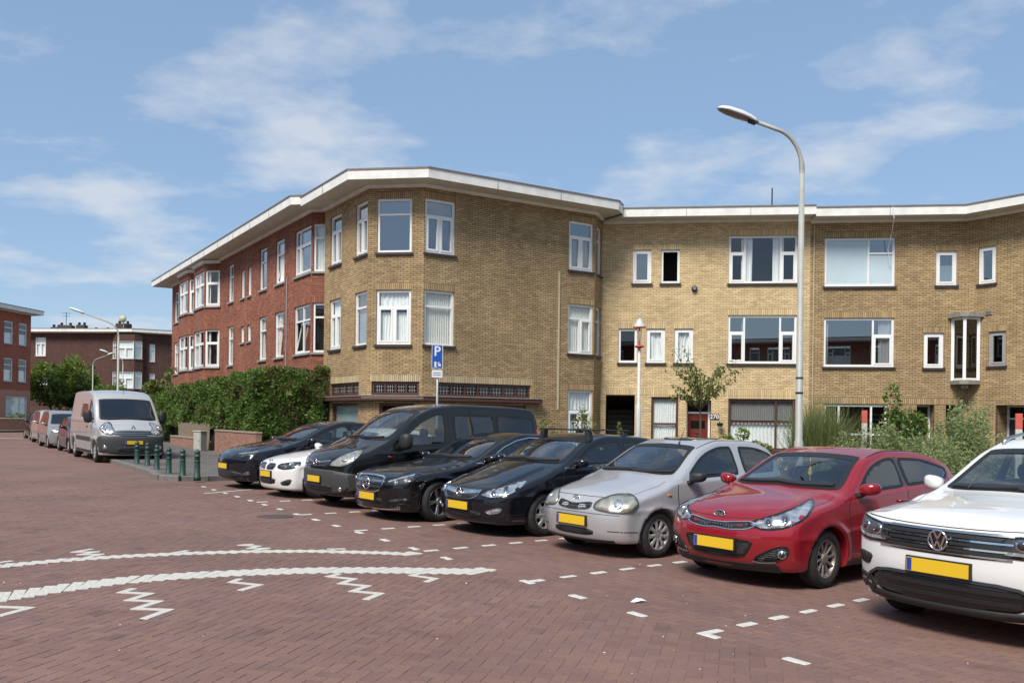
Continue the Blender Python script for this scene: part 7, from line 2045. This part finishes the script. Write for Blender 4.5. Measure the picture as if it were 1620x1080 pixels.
# parking sign
Y = 23.6; X = (691 - 810) * Y / CAM_F
o = empty('parking_sign', (X, Y, gz(X) + .12)); tag(o, 'tall blue parking sign with charging symbol and small white plate', 'road sign')
zz = lambda py: zat(691, py, Y) - .12
ZR = R(22)
def sw(u, v, d): return (u * math.cos(ZR) + d * math.sin(ZR) * -1 * -1 * 0 + d * -math.sin(ZR), u * math.sin(ZR) - d * math.cos(ZR) * -1 * -1, v)
mb = MB(); mb.tube([(0, .04, -.12), (0, .04, zz(546))], .030, 10); mb.build('post', M['galv'], o, True)
def rrect(w, h, r=.02, n=3):
    P_ = []
    for cx, cy, a0 in ((w / 2 - r, h / 2 - r, 0), (-w / 2 + r, h / 2 - r, 90), (-w / 2 + r, -h / 2 + r, 180), (w / 2 - r, -h / 2 + r, 270)):
        P_ += [(cx + r * math.cos(R(a0 + 90 * k / n)), cy + r * math.sin(R(a0 + 90 * k / n))) for k in range(n + 1)]
    return P_
z0, z1 = zz(583), zz(545); zc = (z0 + z1) / 2; hh = z1 - z0; wd = .30
pl = lambda zc_: (lambda u, v, d: sw(u, v + zc_, d))
mb = MB(); mb.prism(rrect(wd, hh, .03), pl(zc), -.002, .012); bp_ = mb.build('sign_panel', M['sign_white'], o)
mb = MB(); mb.prism(rrect(wd - .025, hh - .025, .025), pl(zc), .0125, .0145); bl = mb.build('blue_face', M['sign_blue'], bp_)
v, fc = text_mesh('P', .36, .001)
mb = MB(); mb.add([sw(a, b + zc + hh * .21, .0165 + c) for a, b, c in v], fc); mb.build('letter', M['sign_white'], bl)
ic = MB()
for poly in ([(-.075, -.10), (-.02, -.10), (-.02, .02), (-.075, .02)], [(-.09, -.125), (.0, -.125), (.0, -.105), (-.09, -.105)], [(.005, -.02), (.055, .02), (.065, .005), (.02, -.045)], [(.03, -.10), (.10, -.10), (.10, -.06), (.085, -.03), (.045, -.03), (.03, -.06)]):
    ic.prism([(a, b - hh * .24) for a, b in poly], pl(zc), .0155, .0175)
ic.build('charging_symbol', M['sign_white'], bl)
z0b, z1b = zz(597), zz(585); zc2 = (z0b + z1b) / 2
mb = MB(); mb.prism(rrect(.29, z1b - z0b, .02), pl(zc2), .0, .012); wp = mb.build('white_plate', M['sign_white'], o)
for k, w_ in enumerate((.20, .22)):
    mb = MB(); mb.prism([(-w_ / 2, .028 - k * .05), (w_ / 2, .028 - k * .05), (w_ / 2, .012 - k * .05), (-w_ / 2, .012 - k * .05)], pl(zc2), .0125, .0135); mb.build('text_line', M['sign_ink'], wp)

# green bollards
bo = empty('bollard'); mb = MB()
mb.lathe([(.085, -.1), (.085, .02), (.072, .04), (.066, .42), (.062, .60), (.074, .61), (.074, .64), (.060, .65), (.058, .72), (.066, .73), (.064, .76), (.04, .80), (.012, .83), (.001, .832)], 16); mb.build('shaft', M['bollard'], bo, True)
mb = MB(); mb.lathe([(.0645, .44), (.069, .445), (.069, .50), (.063, .505)], 16); mb.build('band', M['bollard'], bo, True)
spots = [((217.5, 733), 'green bollard at the van end of the curved row'), ((234, 736), 'green bollard second from the silver van end of the row'), ((249, 742), 'green bollard third from the silver van end of the row'),
         ((268, 748.5), 'green bollard third from the dark crossover end of the row'), ((290, 752.5), 'green bollard second from the dark crossover end of the row'), ((313, 754.5), 'green bollard at the dark crossover end of the row')]
for i, (p, lab) in enumerate(spots):
    o = bo if i == 0 else copy_tree(bo)
    h0 = hz(p[0]); Y = CAM_F * (CAM_H - .12) / (p[1] - h0); X = (p[0] - 810) * Y / CAM_F
    o.location = (X, Y, gz(X) + .12); o.scale = (1, 1, .80); tag(o, lab, 'bollard', 'green bollards along the kerb')

# utility cabinet by the hedge
Y = 36.3; X = (317 - 810) * Y / CAM_F
o = empty('utility_cabinet', (X, Y, gz(X) + .12), R(-30)); tag(o, 'plain grey utility cabinet standing before the garden wall', 'cabinet')
mb = MB(); mb.cbox(-.21, .21, -.16, .16, 0, .74, .015); b = mb.build('cabinet_body', M['box_grey'], o)
mb = MB(); mb.cbox(-.235, .235, -.185, .185, .742, .80, .015); mb.build('cabinet_lid', M['box_grey'], o)
mb = MB(); mb.cbox(-.18, .18, -.172, -.163, .06, .70, .004); d_ = mb.build('cabinet_door', M['box_grey'], o)
mb = MB(); mb.cbox(.11, .14, -.185, -.173, .36, .42, .004); mb.build('lock', M['darkmetal'], d_)

# low brick garden wall and slat fence before the red terrace
gw = House('garden_wall', (-11, 36, gz(-11) + .12), 'low pink brick garden wall at the foot of the tall hedge'); gw.root['category'] = 'wall'
fz_ = Fac(gE(23, 2.15), gE(0, 2.15))
a_, b_ = gE(23 - fz_.s(270), 2.15), gE(23 - fz_.s(405), 2.15)
fw_ = Fac(a_, b_, zoff=gz(-11) + .12)
def solid_wall(h, f, s0, s1, z1, mat, cap, th=.21):
    mb = MB(f.w)
    for A, B in (((s0, 0), (s1, 0)), ((s1, 0), (s1, th)), ((s1, th), (s0, th)), ((s0, th), (s0, 0))):
        l = math.dist(A, B); mb.quad((*A, -.1), (*B, -.1), (*B, z1), (*A, z1), [(0, 0), (l, 0), (l, z1 + .1), (0, z1 + .1)])
    h.part('brickwork', mb, mat, uvs=True)
    c = MB(f.w); c.cbox(s0 - .02, s1 + .02, -.025, th + .025, z1 + .001, z1 + .065, .01); h.part('coping', c, cap)
solid_wall(gw, fw_, 0, fw_.s(310), .42, M['pink_brick'], M['pink_brick']); solid_wall(gw, fw_, fw_.s(340), fw_.L, .82, M['pink_brick'], M['pink_brick'])
fe = empty('slat_fence', (*gE(9, 1.95), gz(-13) + .12)); tag(fe, 'weathered wooden slat fence half swallowed by the hedge', 'fence')
ff_ = Fac(gE(12.0, 1.98), gE(6.2, 1.98), zoff=gz(-13) + .12); offs = fe.location
for k in range(44):
    s_ = k * .13; hh = 1.05 + random.uniform(-.06, .06)
    mb = MB(ff_.w); mb.cbox(s_, s_ + .10, -.012 + random.uniform(-.006, .006), .012, -.05, hh, .006); mb.build('slat', M['wood_fence'], fe, off=offs)
for z in (.3, .85):
    mb = MB(ff_.w); mb.cbox(0, 5.75, .02, .055, z, z + .07, .006); mb.build('rail', M['wood_fence'], fe, off=offs)

# red and white marker boards in the verge
for px, py0, Y, lab in ((1367.5, 649, 18.6, 'red topped white marker post among the tall weeds'), (1612, 654, 15.2, 'red topped marker post behind the white sport utility car')):
    X = (px - 810) * Y / CAM_F; zt = zat(px, py0, Y) - .12
    o = empty('marker_post', (X, Y, gz(X) + .12)); tag(o, lab, 'marker post', 'red and white marker posts')
    mb = MB(); mb.cbox(-.055, .055, -.02, .02, -.1, zt - .262, .006); mb.build('post', M['post_white'], o)
    mb = MB(); mb.cbox(-.056, .056, -.021, .021, zt - .26, zt, .006); mb.build('red_top', M['post_red'], o)

# crumpled scrap of paper
X, Y = G(1014, 951.5); mb = MB(); pts = []
sc = mesh_from('paper_scrap', [(-.07, -.03, .006), (0, -.045, .02), (.075, -.02, .008), (.06, .04, .022), (-.01, .03, .035), (-.05, .045, .007), (-.09, .005, .005)], [(0, 1, 4), (1, 2, 3), (1, 3, 4), (0, 4, 6), (4, 5, 6), (4, 3, 5)], M['sign_white'])
place(sc, X, Y, .4); tag(sc, 'crumpled white scrap of paper lying in an empty bay', 'litter')
# ------------------------------------------------------------------ foliage
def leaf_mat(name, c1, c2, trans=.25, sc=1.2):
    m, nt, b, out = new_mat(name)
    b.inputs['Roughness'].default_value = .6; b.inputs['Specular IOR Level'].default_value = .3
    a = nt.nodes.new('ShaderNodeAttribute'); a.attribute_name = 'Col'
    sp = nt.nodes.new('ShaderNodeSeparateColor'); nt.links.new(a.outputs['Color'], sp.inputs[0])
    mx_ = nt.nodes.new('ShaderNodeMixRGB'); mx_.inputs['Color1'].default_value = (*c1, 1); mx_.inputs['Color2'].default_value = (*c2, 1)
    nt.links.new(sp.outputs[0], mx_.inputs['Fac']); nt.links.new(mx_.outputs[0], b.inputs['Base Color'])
    t = nt.nodes.new('ShaderNodeBsdfTranslucent'); nt.links.new(mx_.outputs[0], t.inputs[0])
    ms = nt.nodes.new('ShaderNodeMixShader'); ms.inputs[0].default_value = trans
    nt.links.new(b.outputs[0], ms.inputs[1]); nt.links.new(t.outputs[0], ms.inputs[2]); nt.links.new(ms.outputs[0], out.inputs[0])
    return m
M['conifer'] = leaf_mat('conifer', (.065, .115, .024), (.20, .30, .07))
M['conifer_brown'] = leaf_mat('conifer_brown', (.08, .07, .03), (.16, .13, .05))
M['laurel'] = leaf_mat('laurel', (.06, .11, .02), (.18, .26, .05))
M['treeleaf'] = leaf_mat('treeleaf', (.06, .105, .018), (.20, .27, .05))
M['youngleaf'] = leaf_mat('youngleaf', (.08, .115, .02), (.22, .26, .07))
M['weed'] = leaf_mat('weed', (.16, .21, .075), (.34, .40, .18), .4)
M['grassblade'] = leaf_mat('grassblade', (.15, .18, .06), (.34, .37, .15), .4)
M['rose'] = leaf_mat('rose', (.05, .10, .02), (.15, .24, .05))
M['bark'] = pmat('bark', (.10, .07, .045), .9, noise=.3, nscale=14, bump=.6, bscale=30)
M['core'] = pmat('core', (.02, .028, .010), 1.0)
M['twig'] = pmat('twig', (.11, .08, .05), .9, noise=.3)

def leaves(name, P, N, size, mat, parent, aspect=.5, jitter=.6, off=(0, 0, 0), droop=0.0, shade=None, bend=.25):
    """one mesh of small bent leaves at points P facing roughly along N"""
    n = len(P); P = np.asarray(P, float) - np.asarray(off); N = np.asarray(N, float)
    D = N + RNG.normal(0, jitter, (n, 3)); D[:, 2] -= droop; D /= np.linalg.norm(D, axis=1)[:, None] + 1e-9
    A = np.cross(D, RNG.normal(0, 1, (n, 3))); A /= np.linalg.norm(A, axis=1)[:, None] + 1e-9
    U = np.cross(A, D)
    L = size * RNG.uniform(.6, 1.3, (n, 1)); W = L * aspect * .5
    base = P; tip = P + D * L; m1 = P + D * L * .45 + A * W + U * L * bend * .3; m2 = P + D * L * .45 - A * W + U * L * bend * .3
    V = np.stack([base, m1, tip, m2], 1).reshape(-1, 3)
    me = bpy.data.meshes.new(name)
    me.vertices.add(4 * n); me.vertices.foreach_set('co', V.astype(np.float32).ravel())
    me.loops.add(4 * n); me.loops.foreach_set('vertex_index', np.arange(4 * n, dtype=np.int32))
    me.polygons.add(n); me.polygons.foreach_set('loop_start', np.arange(0, 4 * n, 4, dtype=np.int32))
    me.update(calc_edges=True); me.materials.append(mat)
    c = RNG.uniform(0, 1, n) if shade is None else np.clip(shade + RNG.normal(0, .18, n), 0, 1)
    col = np.repeat(np.stack([c, c, c, np.ones(n)], 1), 4, 0)
    at = me.color_attributes.new('Col', 'FLOAT_COLOR', 'POINT'); at.data.foreach_set('color', col.astype(np.float32).ravel())
    o = bpy.data.objects.new(name, me); COL.objects.link(o)
    if parent is not None: o.parent = parent
    return o

def lump(u, v, seed=0):
    r = np.zeros_like(u); g = np.random.default_rng(seed)
    for k in range(7):
        fx, fy, ph, am = g.uniform(.6, 4.5), g.uniform(.6, 4.5), g.uniform(0, 6.28), g.uniform(.3, 1)
        r += am * np.sin(u * fx + ph) * np.cos(v * fy + ph * 1.7) / 7
    return r

def hedge(name, path, width, h0, h1, n, mat, label, size=.13, z0=.05, seed=1, cat='hedge', brown=0.0, core=True, amp=.3, vmin=(0, 0, 0)):
    P2, Mt = mitres(path); segs = []
    L = [(P2[i + 1] - P2[i]).length for i in range(len(P2) - 1)]; T = sum(L)
    org = (P2[0].x, P2[0].y, gz(P2[0].x) + .12); o = empty(name, org); tag(o, label, cat)
    PP, NN, SS = [], [], []; acc = 0
    for i in range(len(P2) - 1):
        m = int(n * L[i] / T); t = (P2[i + 1] - P2[i]).normalized(); nn = np.array([t.y, -t.x])
        u = RNG.uniform(-.02, 1.02, m) * L[i]; typ = RNG.uniform(0, 1, m)
        hh = lambda u_: .22 * np.abs(np.sin(np.pi * (u_ + .6) / 2.9)) - .12 + h0 + (h1 - h0) * (acc + u_) / T + .30 * lump(u_ * 1.6, u_ * 0, seed) + .14 * lump(u_ * 4.2, u_ * 0 + 1, seed + 2)
        H_ = hh(u)
        front = typ < .68
        v = np.where(front, vmin[i] + RNG.uniform(0, 1, m) ** .9 * (H_ - vmin[i]), H_); d = np.where(front, 0, RNG.uniform(0, 1, m) * -width)
        bulge = amp * lump(u * 1.3, v * 1.6, seed + 3) - .28 * np.exp(-(((u + .6) / 2.9 + .06 * np.sin(v * 2) + .5) % 1 - .5) ** 2 / .004)
        cl_ = lump(u * 5, v * 5, seed + 5)
        dd = d + bulge + .08 * cl_ - RNG.exponential(.09, m) * front
        dd = np.where(front, dd - .25 * np.clip((v - H_ + .35) / .35, 0, 1) ** 2, dd)
        zz_ = np.where(front, v, H_ - RNG.exponential(.10, m) + .15 * cl_) + z0
        x = P2[i].x + t.x * u + nn[0] * dd; y = P2[i].y + t.y * u + nn[1] * dd
        PP.append(np.stack([x, y, zz_ + gz(0) - SLOPE * x + .12], 1))
        NN.append(np.stack([np.where(front, nn[0], 0), np.where(front, nn[1], 0), np.where(front, .35, 1.0)], 1))
        SS.append(.36 + .75 * cl_ + .55 * lump(u * .9, v * .9, seed + 9)); acc += L[i]
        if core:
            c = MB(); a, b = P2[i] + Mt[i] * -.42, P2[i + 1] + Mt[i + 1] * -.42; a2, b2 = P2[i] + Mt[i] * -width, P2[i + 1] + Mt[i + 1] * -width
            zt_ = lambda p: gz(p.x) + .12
            c.loft([[(p.x, p.y, zt_(p) + zz2) for p in (a, b, b2, a2)] for zz2 in (.0, min(h0, h1) - .45)], True); c.build('stems', M['core'], o, off=org)  # solid dark core box added inside to block the view through the hedge
    P, N, S_ = np.concatenate(PP), np.concatenate(NN), np.concatenate(SS)
    if brown:
        bm_ = (lump(P[:, 0] * 1.1, P[:, 2] * 1.4, seed + 12) > .10) & (RNG.uniform(0, 1, len(P)) < brown)
        leaves('dry_foliage', P[bm_], N[bm_], size, M['conifer_brown'], o, off=org, shade=S_[bm_]); P, N, S_ = P[~bm_], N[~bm_], S_[~bm_]
    leaves('foliage', P, N, size, mat, o, off=org, shade=S_)
    return o
hl = lambda s_, d_: gE(s_, d_)
hedge('conifer_hedge', [hl(16.0, 1.75), hl(.9, 1.75), (-6.55, 31.05)], 1.5, 2.5, 3.05, 70000, M['conifer'], 'tall dense conifer hedge before the red terrace reaching the corner house', size=.125, seed=4, brown=.5, amp=.6, vmin=(.8, .1))
hedge('laurel_hedge', [hl(21, 1.9), hl(16.2, 1.9)], 1.2, 2.1, 2.3, 9000, M['laurel'], 'lower leafy hedge next to the silver panel van', size=.14, seed=9, amp=.35)

def crown_points(c, r, n, seed, clumps=26, fill=.25):
    g = np.random.default_rng(seed); cs = g.normal(0, 1, (clumps, 3)); cs /= np.linalg.norm(cs, axis=1)[:, None]; cs *= g.uniform(.45, .95, (clumps, 1))
    k = g.integers(0, clumps, n); d = g.normal(0, 1, (n, 3)); d /= np.linalg.norm(d, axis=1)[:, None]
    rad = g.uniform(.16, .36, clumps)[k][:, None] * g.uniform(.35, 1, (n, 1)) ** .5
    p = cs[k] + d * rad
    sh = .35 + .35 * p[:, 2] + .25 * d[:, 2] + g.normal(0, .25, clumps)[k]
    return np.array(c) + p * np.array(r), d + p * .4, sh, np.array(c) + cs * np.array(r)

def tree(name, X, Y, trunk_h, c, r, n, size, mat, label, group=None, seed=1, clumps=26, tr=.1, dz=.12, limbs=8):
    o = empty(name, (X, Y, gz(X) + dz)); tag(o, label, 'tree', group)
    P, N, S_, cs = crown_points((0, 0, c), r, n, seed, clumps)
    t = MB(); t.tube([(0, 0, -.12), (0.02, 0, trunk_h * .5), (0, .02, trunk_h), (0, 0, c + r[2] * .3)], [tr * 1.2, tr, tr * .8, tr * .3], 9); to_ = t.build('trunk', M['bark'], o, True)
    for k in range(min(limbs, len(cs))):
        l = MB(); e = cs[k]; z0 = trunk_h * random.uniform(.8, 1.05)
        l.tube([(0, 0, z0), (e[0] * .5, e[1] * .5, (z0 + e[2]) / 2 + .1), tuple(e)], [tr * .5, tr * .32, tr * .1], 6); l.build('limb', M['bark'], to_, True)
    leaves('crown', P, N, size, mat, o, shade=S_)
    return o
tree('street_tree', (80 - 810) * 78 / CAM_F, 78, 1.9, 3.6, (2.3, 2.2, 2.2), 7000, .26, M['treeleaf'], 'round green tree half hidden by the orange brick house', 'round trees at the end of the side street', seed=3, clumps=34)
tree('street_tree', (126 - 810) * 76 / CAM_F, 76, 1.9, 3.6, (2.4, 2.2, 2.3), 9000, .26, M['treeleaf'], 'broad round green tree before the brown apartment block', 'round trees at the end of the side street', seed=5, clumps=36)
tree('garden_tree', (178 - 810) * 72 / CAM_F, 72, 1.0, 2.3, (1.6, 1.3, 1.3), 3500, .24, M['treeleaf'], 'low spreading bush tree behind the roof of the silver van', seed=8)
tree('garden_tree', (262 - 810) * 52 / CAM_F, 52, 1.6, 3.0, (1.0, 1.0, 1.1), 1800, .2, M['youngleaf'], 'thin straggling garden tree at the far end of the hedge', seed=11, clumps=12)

# young tree in front of the red door: long bare twigs with hanging leaves
Y = 25.5; X = (1108 - 810) * Y / CAM_F; o = empty('young_tree', (X, Y, gz(X) + .12)); tag(o, 'thin young tree with sparse drooping leaves before the red door', 'tree')
def tz(px, py): return ((px - 1108) * Y / CAM_F, zat(px, py, Y) - .12)
t = MB(); t.tube([(0, 0, -.12), (.01, 0, 1.2), (0, .01, tz(1108, 640)[1]), (.01, 0, tz(1108, 612)[1])], [.035, .03, .026, .016], 8); to_ = t.build('trunk', M['bark'], o, True)
LP, LN = [], []
tips = [(1056, 553), (1072, 548), (1063, 578), (1060, 602), (1075, 590), (1084, 572), (1096, 578), (1112, 580), (1120, 590), (1128, 585), (1140, 575), (1152, 580), (1165, 572), (1172, 583), (1160, 600), (1146, 612), (1136, 620), (1090, 612), (1076, 622), (1068, 628), (1120, 610), (1100, 600), (1110, 612), (1130, 604)]
for k, (px, py) in enumerate(tips):
    tx, tzz = tz(px, py); ty = random.uniform(-.7, .7); z0 = tz(1108, random.uniform(625, 652))[1]
    mid = (tx * .45, ty * .5, (z0 + tzz) / 2 + .08)
    l = MB(); l.tube([(0, 0, z0), mid, (tx, ty, tzz)], [.013, .009, .004], 5); l.build('twig', M['twig'], to_, True)
    for j in range(46):
        u = random.uniform(.3, 1.03); a = Vector((0, 0, z0)).lerp(Vector(mid), min(1, u * 2)) if u < .5 else Vector(mid).lerp(Vector((tx, ty, tzz)), u * 2 - 1)
        LP.append((a.x + random.gauss(0, .06), a.y + random.gauss(0, .06), a.z + random.gauss(0, .05))); LN.append((tx * .3, ty * .3, -.4))
leaves('crown', LP, LN, .12, M['youngleaf'], o, aspect=.42, droop=.5)

def shrub(name, px, Y, w, h, n, mat, label, size=.08, seed=1, clumps=14, group=None, base=.12, cat='shrub', dep=None, stems=7):
    X = (px - 810) * Y / CAM_F; o = empty(name, (X, Y, gz(X) + base)); tag(o, label, cat, group)
    P, N, S_, cs = crown_points((0, 0, h * .52), (w, dep or w, h * .55), n, seed, clumps); P[:, 2] = np.abs(P[:, 2]) * .98 + .02
    leaves('foliage', P, N, size, mat, o, shade=S_)
    for k in range(min(stems, len(cs))):
        l = MB(); e = cs[k]; l.tube([(e[0] * .15, e[1] * .15, -.05), (e[0] * .5, e[1] * .5, abs(e[2]) * .5), (e[0], e[1], abs(e[2]))], [.014, .01, .005], 5); l.build('stem', M['twig'], o, True)
    return o
def blades(name, px, Y, w, h, n, mat, label, wid=.012, base=.12, cat='grass', curl=.5, dep=None, seedheads=0, group=None):
    """arching grass blades growing from the ground"""
    X = (px - 810) * Y / CAM_F; o = empty(name, (X, Y, gz(X) + base)); tag(o, label, cat, group)
    g = RNG; bx = g.normal(0, .35, n) * w; by = g.normal(0, .35, n) * (dep or w); a = g.uniform(0, 6.283, n); L = h * g.uniform(.55, 1.12, n); lean = g.uniform(.1, 1, n) * curl
    V, F_, C_ = [], [], []; seg = 4
    for k in range(n):
        dx_, dy_ = math.cos(a[k]), math.sin(a[k]); c = random.random()
        for s in range(seg + 1):
            t = s / seg; r_ = L[k] * lean[k] * t ** 2 * .75; z = L[k] * (t - .42 * lean[k] * t ** 2.2); ww = wid * (1 - t * .9)
            cx, cy = bx[k] + dx_ * r_, by[k] + dy_ * r_
            V += [(cx - dy_ * ww, cy + dx_ * ww, z), (cx + dy_ * ww, cy - dx_ * ww, z)]; C_ += [(c, c, c)] * 2
        b0 = len(V) - 2 * (seg + 1)
        F_ += [(b0 + 2 * s, b0 + 2 * s + 1, b0 + 2 * s + 3, b0 + 2 * s + 2) for s in range(seg)]
    ob = mesh_from('blades', V, F_, mat, o, True); set_col(ob.data, C_)
    return o
def weeds(name, px, Y, w, h, n, label, dep=.8, base=.12, mat=None, seed=0, group=None):
    """tall feathery weeds: upright stems with many small leaves"""
    X = (px - 810) * Y / CAM_F; o = empty(name, (X, Y, gz(X) + base)); tag(o, label, 'weeds', group)
    LP, LN, SH = [], [], []
    for k in range(n):
        sx, sy = random.gauss(0, .4) * w, random.gauss(0, .4) * dep; hh = h * random.uniform(.55, 1.08) * math.exp(-(sx / w) ** 2 * .5); ax, ay = random.gauss(0, .12), random.gauss(0, .12)
        if k < 40:
            l = MB(); l.tube([(sx, sy, -.05), (sx + ax * .4, sy + ay * .4, hh * .5), (sx + ax, sy + ay, hh)], [.006, .005, .002], 4); l.build('stem', M['weedstem'], o, True)
        for j in range(int(95 * hh)):
            t = random.uniform(.08, 1.0); rr = .13 * (1.05 - t) + .02
            LP.append((sx + ax * t + random.gauss(0, rr), sy + ay * t + random.gauss(0, rr), hh * t + random.gauss(0, .03))); LN.append((random.gauss(0, .6), random.gauss(0, .6), .5)); SH.append(.3 + .5 * t)
    leaves('foliage', LP, LN, .085, mat or M['weed'], o, aspect=.32, shade=np.array(SH))
    return o
M['petal'] = pmat('petal', (.55, .50, .42), .8)
M['weedstem'] = pmat('weedstem', (.14, .15, .06), .8)
blades('pampas_clump', 1297, 18.8, .62, 2.15, 3000, M['grassblade'], 'big arching clump of ornamental grass beside the tall street lamp', wid=.011, curl=.62, dep=.6, cat='ornamental grass')
for px, Y, w, h, n, lab, sd in ((1335, 18.0, .6, 1.4, 70, 'low leafy weeds spilling from the ornamental grass', 1), (1395, 18.4, .7, 1.6, 85, 'dense tall weeds around the marker post', 2), (1450, 18.2, .65, 1.55, 80, 'feathery weeds in front of the white door frame', 3),
                                (1527, 18.3, .5, 2.1, 85, 'tallest feathery weed plant before the brick porch pillar', 4), (1490, 17.6, .6, 1.35, 70, 'short weeds between the two taller clumps', 5), (1560, 17.4, .4, 1.5, 45, 'short weeds next to the roof of the white sport utility car', 6)):
    weeds('tall_weeds', px, Y, w, h, n, lab, seed=sd, group='weeds in the planted verge')
shrub('rose_bush', 1427, 21.5, .55, 2.55, 4200, M['rose'], 'dark green climbing rose bush before the white window frames', size=.10, seed=21, clumps=18, cat='bush')
shrub('garden_shrub', 1165, 29.0, .6, 1.35, 1600, M['laurel'], 'bushy green shrub under the brown framed window', size=.09, seed=31)
shrub('garden_shrub', 1222, 28.8, 1.0, 1.05, 2000, M['youngleaf'], 'low wide shrub against the net curtained window', size=.09, seed=32, dep=.5)
shrub('garden_shrub', 1110, 28.6, .35, 1.0, 500, M['youngleaf'], 'small sprawling shrub at the foot of the red door', size=.08, seed=33)
shrub('climbing_plant', 921, 30.2, .45, 2.0, 520, M['youngleaf'], 'spindly climbing plant before the white casement window', size=.10, seed=34, clumps=12, cat='plant')
shrub('climbing_plant', 868, 29.6, .45, 1.75, 380, M['youngleaf'], 'thin climbing plant behind the tail of the black van', size=.10, seed=35, clumps=10, cat='plant')
shrub('climbing_plant', 982, 30.6, .3, 1.75, 260, M['youngleaf'], 'sparse plant sprouting in front of the dark porch stairs', size=.10, seed=36, clumps=8, cat='plant')
shrub('front_yard_bush', (28), 63.5, .7, 1.2, 700, M['laurel'], 'small bush on the wall before the orange brick house', size=.14, seed=37, cat='bush')
# low wall at the far left
gw2 = House('low_wall', (-36, 62, gz(-36)), 'low dark brick wall before the orange brick house'); gw2.root['category'] = 'wall'
fz = Fac((-37.5, 60.8), (-32.6, 62.6), zoff=gz(-35) + .10); solid_wall(gw2, fz, 0, fz.L, .75, M['brown_brick'], M['concrete'])
# pale petals and crumbs blown over the road
n = 70; px_ = RNG.uniform(0, 1620, n); py_ = 870 + 200 * RNG.uniform(0, 1, n) ** 1.2
pts = np.array([G(a, b) for a, b in zip(px_, py_)])
pt = leaves('fallen_petals', np.stack([pts[:, 0], pts[:, 1], -SLOPE * pts[:, 0] + .006], 1), np.tile([1, 0, 0.0], (n, 1)) + np.c_[RNG.normal(0, 1, (n, 2)), np.zeros(n)], .018, M['petal'], None, jitter=.01, aspect=.7)
tag(pt, 'pale petals and crumbs scattered over the brick road', 'litter', kind='stuff')
M_done = True
